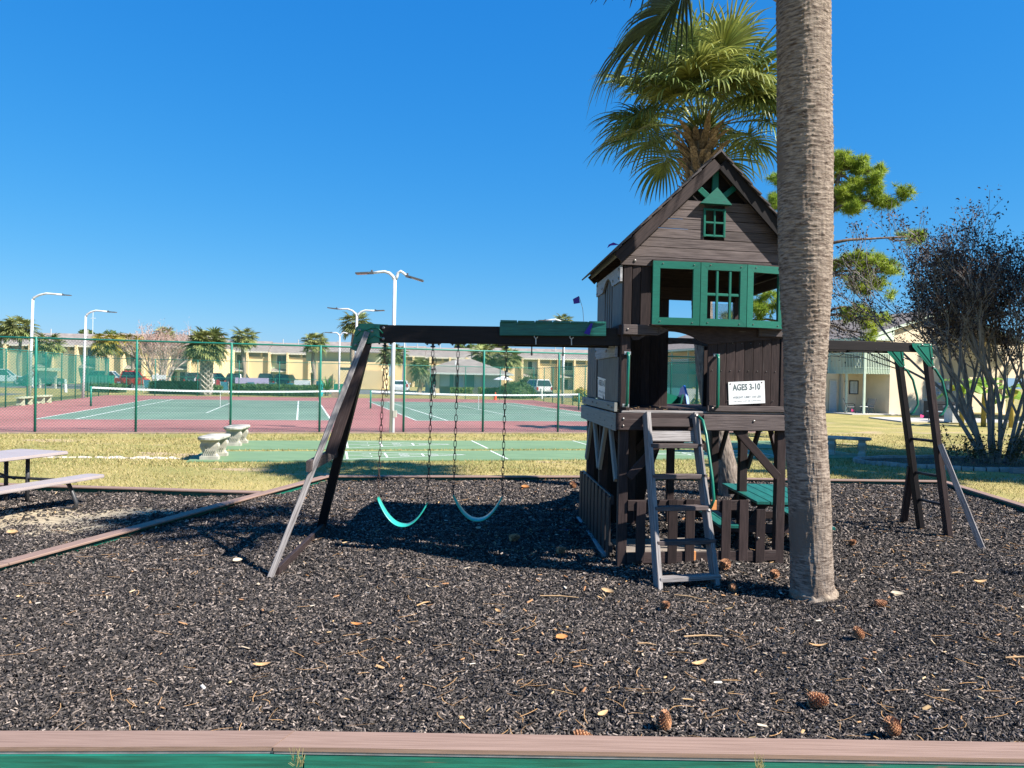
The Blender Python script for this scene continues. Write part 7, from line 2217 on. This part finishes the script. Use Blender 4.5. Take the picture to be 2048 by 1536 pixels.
b = MB(); b.box(-15.4, -14.5, 66, 67, 0, .95); tag(b.build('dumpster', mat('dumpster_green', (.015, .22, .15), rough=.5)), 'green bin behind the far court lamp', 'bin')
# things left of the courts
t = thing('dumpster', (-33.6, 62, 0), 'dark green slatted dumpster screen left of the left court net', 'dumpster')
b = MB(); b.box(-34.8, -32.6, 61.6, 62.6, 0, 1.3); b.build('container', mat('dark_dumpster', (.015, .16, .11), rough=.6), t)
for i in range(8):
    b = MB(); b.box(-34.75 + i * .275, -34.6 + i * .275, 61.55, 61.598, .05, 1.25); b.build('slat', SHUT, t)
t = thing('road_sign', (-44.2, 70, 0), 'round white and red road sign on a short white post behind the left fence', 'sign')
b = MB(); b.tube([(-43.95, 70, 0), (-43.95, 70, 1.1)], .09, 8); b.build('post', WHITEP, t)
b = MB(); b.tube([(-44.05, 69.9, 1.35), (-44.05, 69.86, 1.35)], .36, 16); s_ = b.build('sign_face', mat('sign_red', (.5, .05, .05), rough=.5), t)
b = MB(); b.tube([(-44.05, 69.858, 1.35), (-44.05, 69.85, 1.35)], .29, 16); b.build('sign_inner', SIGNW, s_)
t = thing('notice_board', (-41.9, 69, 0), 'roofed notice board right of the round road sign', 'notice board')
b = MB(); b.box(-42.7, -41.1, 68.9, 69.0, .9, 1.55); b.build('board', mat('board_face', (.62, .58, .52), (.4, .36, .33), .8, 9), t)
b = MB(); b.prism([(-43.1, 68.6, 1.6), (-43.1, 68.95, 1.85), (-43.1, 69.3, 1.6)], (2.4, 0, 0)); b.build('roof', mat('board_roof', (.5, .5, .34), rough=.8), t)
for x in (-42.6, -41.2):
    b = MB(); b.box(x - .06, x + .06, 68.9, 69.02, 0, .898); b.build('post', FTRIM, t)
BOL = mat('white_bollard', (.78, .78, .76), rough=.6)
for x, y, h, lab in ((-33.75, 57.8, .95, 'leaning white bollard on the grass left of the left court'), (-30.6, 66, 1.5, 'white post beside the shorter left lamp'), (2.6, 66, .9, 'white bollard right of the white SUV'), (-7.3, 72, .95, 'white bollard left of the clubhouse pier')):
    b = MB(); b.tube([(x, y, 0), (x - .06, y, h), (x - .06, y, h + .04)], [.11, .10, .05], 10); tag(b.build('bollard', BOL), lab, 'bollard', 'white bollards')
t = thing('street_lamp', (-12.9, 96, 0), 'slim white street lamp with a small lantern over the roof gap', 'street lamp')
b = MB(); b.tube([(-12.9, 90, 0), (-12.75, 90, 6.2)], [.1, .06], 8); b.build('pole', POLE, t)
b = MB(); b.lathe((-12.62, 90, 6.2), [(.05, -.05), (.2, .1), (.22, .35), (.05, .5)], 8); b.build('lantern', WHITEP, t)
t = thing('telescopic_pole', (-63, 150, 0), 'slim pale mast far behind the left roofs', 'mast')
b = MB(); b.tube([(-82.5, 150, 0), (-82.5, 150, 13.2)], [.07, .05], 6); b.build('pole', POLE, t)
b = MB(); b.beam((-82.9, 150, 11.9), (-82.0, 150, 11.9), .1, .1); b.build('cross_arm', POLE, t)
# sports gear at the right end of the courts
t = thing('umbrella', (-.9, 84, 0), 'white patio umbrella above the round green bush', 'umbrella')
b = MB(); b.lathe((-.9, 76, 1.55), [(1.0, 0), (.98, .03), (.5, .25), (.05, .40)], 12); b.build('canopy', mat('umbrella_cloth', (.75, .72, .72), rough=.8), t)
b = MB(); b.tube([(-.9, 76, 0), (-.9, 76, 1.7)], .03, 6); b.build('pole', DARK, t)
FLOW = mat('yellow_flower_leaf', (.62, .42, .06), (.25, .30, .06), .6, 1.5, island=.35, transl=.2)
bush(5.5, 60, .75, .6, 1.05, 'yellow flowering bush left of the white wall panel', 131, 700, .12, FLOW, 'yellow flowering bushes')
bush(8.2, 57, .7, .6, 1.1, 'yellow flowering bush beside the playhouse slats, behind the right fence', 132, 700, .12, FLOW, 'yellow flowering bushes')
bush(11.9, 50, .8, .6, 1.25, 'yellow and pink flowering bush seen through the playhouse doorway', 133, 900, .11, FLOW, 'yellow flowering bushes')
b = MB(); b.prism([(6.6, 61, 0), (8.0, 61, 0), (8.0, 61, 1.3), (6.55, 61, 1.45)], (0, .12, 0)); tag(b.build('wall_panel', WHITEP), 'white slanting wall panel behind the right court fence', 'panel')
b = MB(); b.box(8.2, 13.8, 60, 60.2, 0, 1.25); tag(b.build('patio_screen', mat('teal_screen', (.10, .33, .36), (.085, .29, .32), .7, 2)), 'long teal patio screen behind the right court fence', 'screen')
b = MB(); b.prism([(11.05, 49.5, 0), (12.1, 49.5, 0), (12.4, 49.5, 1.3), (11.0, 49.5, 1.3)], (0, .1, 0)); tag(b.build('wall_panel', WHITEP), 'white slanting panel seen through the playhouse doorway', 'panel')
# ================================================================== pine cones, leaves, sticks
CONEW = mat('pine_cone_wood', (0.52, 0.27, 0.14), (0.24, 0.11, 0.06), .7, 30, island=.35, spec=.25)
def cone_mesh(seed, open_=1.0):
    rr = random.Random(seed); b = MB(); L, Rm = .085, .033
    b.lathe((0, 0, 0), [(.004, 0), (Rm * .55, .012), (Rm * .6, L * .4), (Rm * .35, L * .75), (.002, L * .97)], 8)
    n = 96
    for i in range(n):
        t = i / n; a = i * 2.39996; z = .004 + t * L * .95
        r = Rm * math.sin(math.pi * min(1, (.14 + t * .86))) ** .75 * .62
        o = Vector((math.cos(a), math.sin(a), 0)); s = Vector((-o.y, o.x, 0)); up = Vector((0, 0, 1))
        d = (o + up * (.25 + .55 * t) * (1.4 - open_ * .6)).normalized(); nn = s.cross(d).normalized() * -1
        l_ = (.020 * (1 - .45 * t)) * (.7 + .3 * open_); w = .0085 * (1 - .45 * t)
        p = o * r * .8 + up * z; q = p + d * l_
        ix = len(b.v)
        b.v += [tuple(p - s * w * .5), tuple(p + s * w * .5), tuple(q + s * w), tuple(q - s * w), tuple(q + d * .004 + nn * .003), tuple(p - nn * .004), tuple(q - nn * .005)]
        b.f += [(ix, ix + 1, ix + 2, ix + 4), (ix, ix + 4, ix + 3), (ix + 3, ix + 4, ix + 2), (ix + 5, ix + 6, ix + 2, ix + 1), (ix + 5, ix, ix + 3, ix + 6), (ix + 6, ix + 3, ix + 2)]
    return b.mesh('scales')
CMS = [cone_mesh(1, 1.0), cone_mesh(2, .5), cone_mesh(3, 1.3)]
for m_ in CMS: m_.materials.append(CONEW)
cones = [(.770, 3.72, 1.25, 'upright', 0, 'pine cone standing on the near border left of the palm, upright against the cap'), (1.60, 4.05, 1.35, 'two', 2, 'wide open pine cone on the mulch above the near border, right of the upright one'), (1.885, 3.70, 1.35, 'lean', 0, 'pine cone leaning on the near border, rightmost of those touching it'),
         (2.376, 5.127, 1.2, 'lean', 0, 'pine cone on the open mulch just in front of the palm foot'), (2.79, 5.80, 1.15, 'flat', 1, 'closed pine cone lying just right of the palm foot'), (1.155, 5.68, 1.1, 'end', 1, 'rounded pine cone on the mulch below the ladder foot'),
         (1.93, 6.84, 1.5, 'end', 2, 'open orange pine cone beside the right foot of the ladder'), (2.30, 6.62, 1.25, 'end', 2, 'open pine cone touching the left side of the palm trunk'), (3.636, 8.13, 1.15, 'end', 1, 'pine cone right of the palm trunk, towards the climbing ladder'),
         (.32, 3.58, 1.2, 'flat', 2, 'pine cone half behind the near border, leftmost of all'), (1.849, 6.28, 1.2, 'end', 0, 'dark pine cone in the shade right of the ladder'), (.465, 7.475, 1.3, 'flat', 1, 'shaded pine cone left of the front fence corner post'),
         (0.0, 7.995, 1.5, 'flat', 1, 'shaded pine cone below the right swing'), (1.0, 11.95, 1.6, 'end', 2, 'reddish pine cone by the far border left of the playhouse')]
for x, y, s, pose, mi, lab in cones:
    rr = random.Random(int(x * 100))
    z = float(mz(np.array([x]), np.array([y]))[0])
    rot = {'upright': Matrix.Rotation(R(12), 4, 'X'), 'lean': Matrix.Rotation(R(-38), 4, 'Y') @ Matrix.Rotation(R(25), 4, 'X'), 'flat': Matrix.Rotation(R(82), 4, 'Y'), 'end': Matrix.Rotation(R(62), 4, 'X'), 'two': Matrix.Rotation(R(78), 4, 'Y')}[pose]
    lift = {'upright': .004, 'lean': .028, 'flat': .030, 'end': .028, 'two': .032}[pose] * s
    M = Matrix.Translation((x, y, z + lift)) @ Matrix.Rotation(rr.uniform(-.5, .5), 4, 'Z') @ rot @ Matrix.Scale(s * .9, 4)
    o = obj('pine_cone', CMS[mi], CONEW, None, M); tag(o, lab, 'pine cone', 'pine cones on the mulch')
LEAF = [mat('dry_leaf_tan', (0.62, 0.42, 0.22), (0.48, 0.27, 0.12), .75, 18, spec=.2, transl=.2), mat('dry_leaf_orange', (0.62, 0.28, 0.10), (0.45, 0.18, 0.06), .75, 18, spec=.2, transl=.2), mat('dry_leaf_pale', (0.66, 0.56, 0.42), (0.52, 0.40, 0.27), .75, 18, spec=.2, transl=.2)]
def leaf(x, y, L, w, yaw, m, lab, curl=.5):
    L *= .86; w *= .86
    b = MB(); rows = []; N = 8
    for i in range(N + 1):
        u = i / N; ww = w * math.sin(math.pi * min(1, .05 + u * .95)) ** .7 * (0.1 if i in (0, N) else 1)
        xx = (u - .5) * L; zz = .012 + curl * L * .35 * (2 * u - 1) ** 2 + .3 * ww
        rows.append([(xx, -ww, zz + ww * .8 * curl), (xx, 0, zz - .3 * ww), (xx, ww, zz + ww * 1.1 * curl)])
    for r_ in rows: b.v += r_
    for i in range(N):
        for k in (0, 1): b.f.append((i * 3 + k, i * 3 + k + 1, i * 3 + 4 + k, i * 3 + 3 + k))
    z = float(mz(np.array([x]), np.array([y]))[0])
    o = obj('dry_leaf', b.mesh('dry_leaf', True), LEAF[m], None, Matrix.Translation((x, y, z + .008)) @ Matrix.Rotation(yaw, 4, 'Z') @ Matrix.Rotation(R(12), 4, 'X'))
    tag(o, lab, 'leaf', 'dry leaves on the mulch')
for args in ((-2.43, 6.83, .11, .035, .9, 2, 'pale curled leaf on the mulch left of the front swing leg'), (-.35, 8.5, .12, .03, 1.2, 2, 'white leaf in the shade under the right swing'), (-5.0, 7.68, .13, .04, .2, 0, 'tan leaf on the sandy patch beside the left picnic table'),
             (.80, 6.05, .15, .028, -.7, 0, 'tan curled leaf left of the ladder foot'), (4.07, 6.58, .16, .02, .2, 0, 'long tan leaf on the mulch far right'), (3.17, 6.2, .12, .03, -.3, 2, 'pale leaf right of the palm foot'), (1.16, 4.6, .16, .018, .6, 0, 'tan husk in the open mulch below the ladder'),
             (-1.43, 4.45, .12, .016, .3, 0, 'yellow husk in the open mulch at left centre'), (-1.02, 5.17, .10, .015, -.1, 1, 'orange husk in the open mulch left of centre'), (-.06, 5.4, .09, .015, -.9, 0, 'tan husk in the open mulch at the centre'), (.24, 11.8, .16, .05, -.3, 1, 'brown leaf near the far border under the right swing'),
             (2.78, 3.95, .12, .02, -.4, 0, 'tan leaf near the near border at the far right'), (.49, 3.86, .10, .017, .8, 0, 'tan leaf above the near border left of the upright pine cone'), (.35, 4.9, .10, .03, .4, 1, 'crumpled orange leaf in the open mulch right of centre'), (2.0, 4.9, .15, .01, .05, 0, 'straight pale husk in the mulch below the palm')):
    leaf(*args)
TWIG = mat('bare_twig', (0.52, 0.34, 0.18), (0.36, 0.22, 0.11), .8, 20, spec=.2)
tw = [(1.30, 5.05, .26, .08, 'straight bare twig on the mulch in front of the palm'), (3.2, 4.72, .22, .0, 'pale twig in the mulch at the far right'), (1.42, 6.0, .22, -.5, 'tan twig right of the ladder foot'), (.40, 5.93, .30, -.1, 'twig lying left of the ladder foot'), (-.62, 5.6, .14, .9, 'short twig in the open mulch at left centre'), (4.1, 6.95, .12, .1, 'short tan twig right of the palm, towards the right edge'), (.9, 4.9, .12, -.2, 'pale bleached twig in the open mulch')]
for x, y, L, yaw, lab in tw:
    z = float(mz(np.array([x]), np.array([y]))[0]) + .026; c, s = math.cos(yaw), math.sin(yaw); b = MB()
    b.tube([(x - c * L / 2, y - s * L / 2, z), (x, y + .01, z + .004), (x + c * L / 2, y + s * L / 2, z)], [.005, .006, .003], 6); tag(b.build('twig', TWIG), lab, 'twig', 'twigs on the mulch')
# dry weeds growing out of the border joints
for x, y, lab, sd in ((-.87, 3.21, 'dry grass sprig growing from the joint of the near border', 5), (1.08, 3.235, 'dry weed tuft in the near border under the upright pine cone', 6)):
    rr = random.Random(sd); b = MB()
    for i in range(26):
        a = rr.uniform(0, 6.28); l_ = rr.uniform(.02, .07); p = Vector((x + rr.uniform(-.02, .02), y - .012, .095 + rr.uniform(0, .03))); q = p + Vector((math.cos(a) * .02, -.015 * rr.random(), l_))
        b.beam(p, q, .0018, .001)
    tag(stuff(b.build('weed_tuft', mat('dry_weed', (.45, .38, .18), (.3, .26, .12), .8, 9, island=.3))), lab, 'weed')
CH = [(1.55, 4.62)]
bpy.context.view_layer.update()
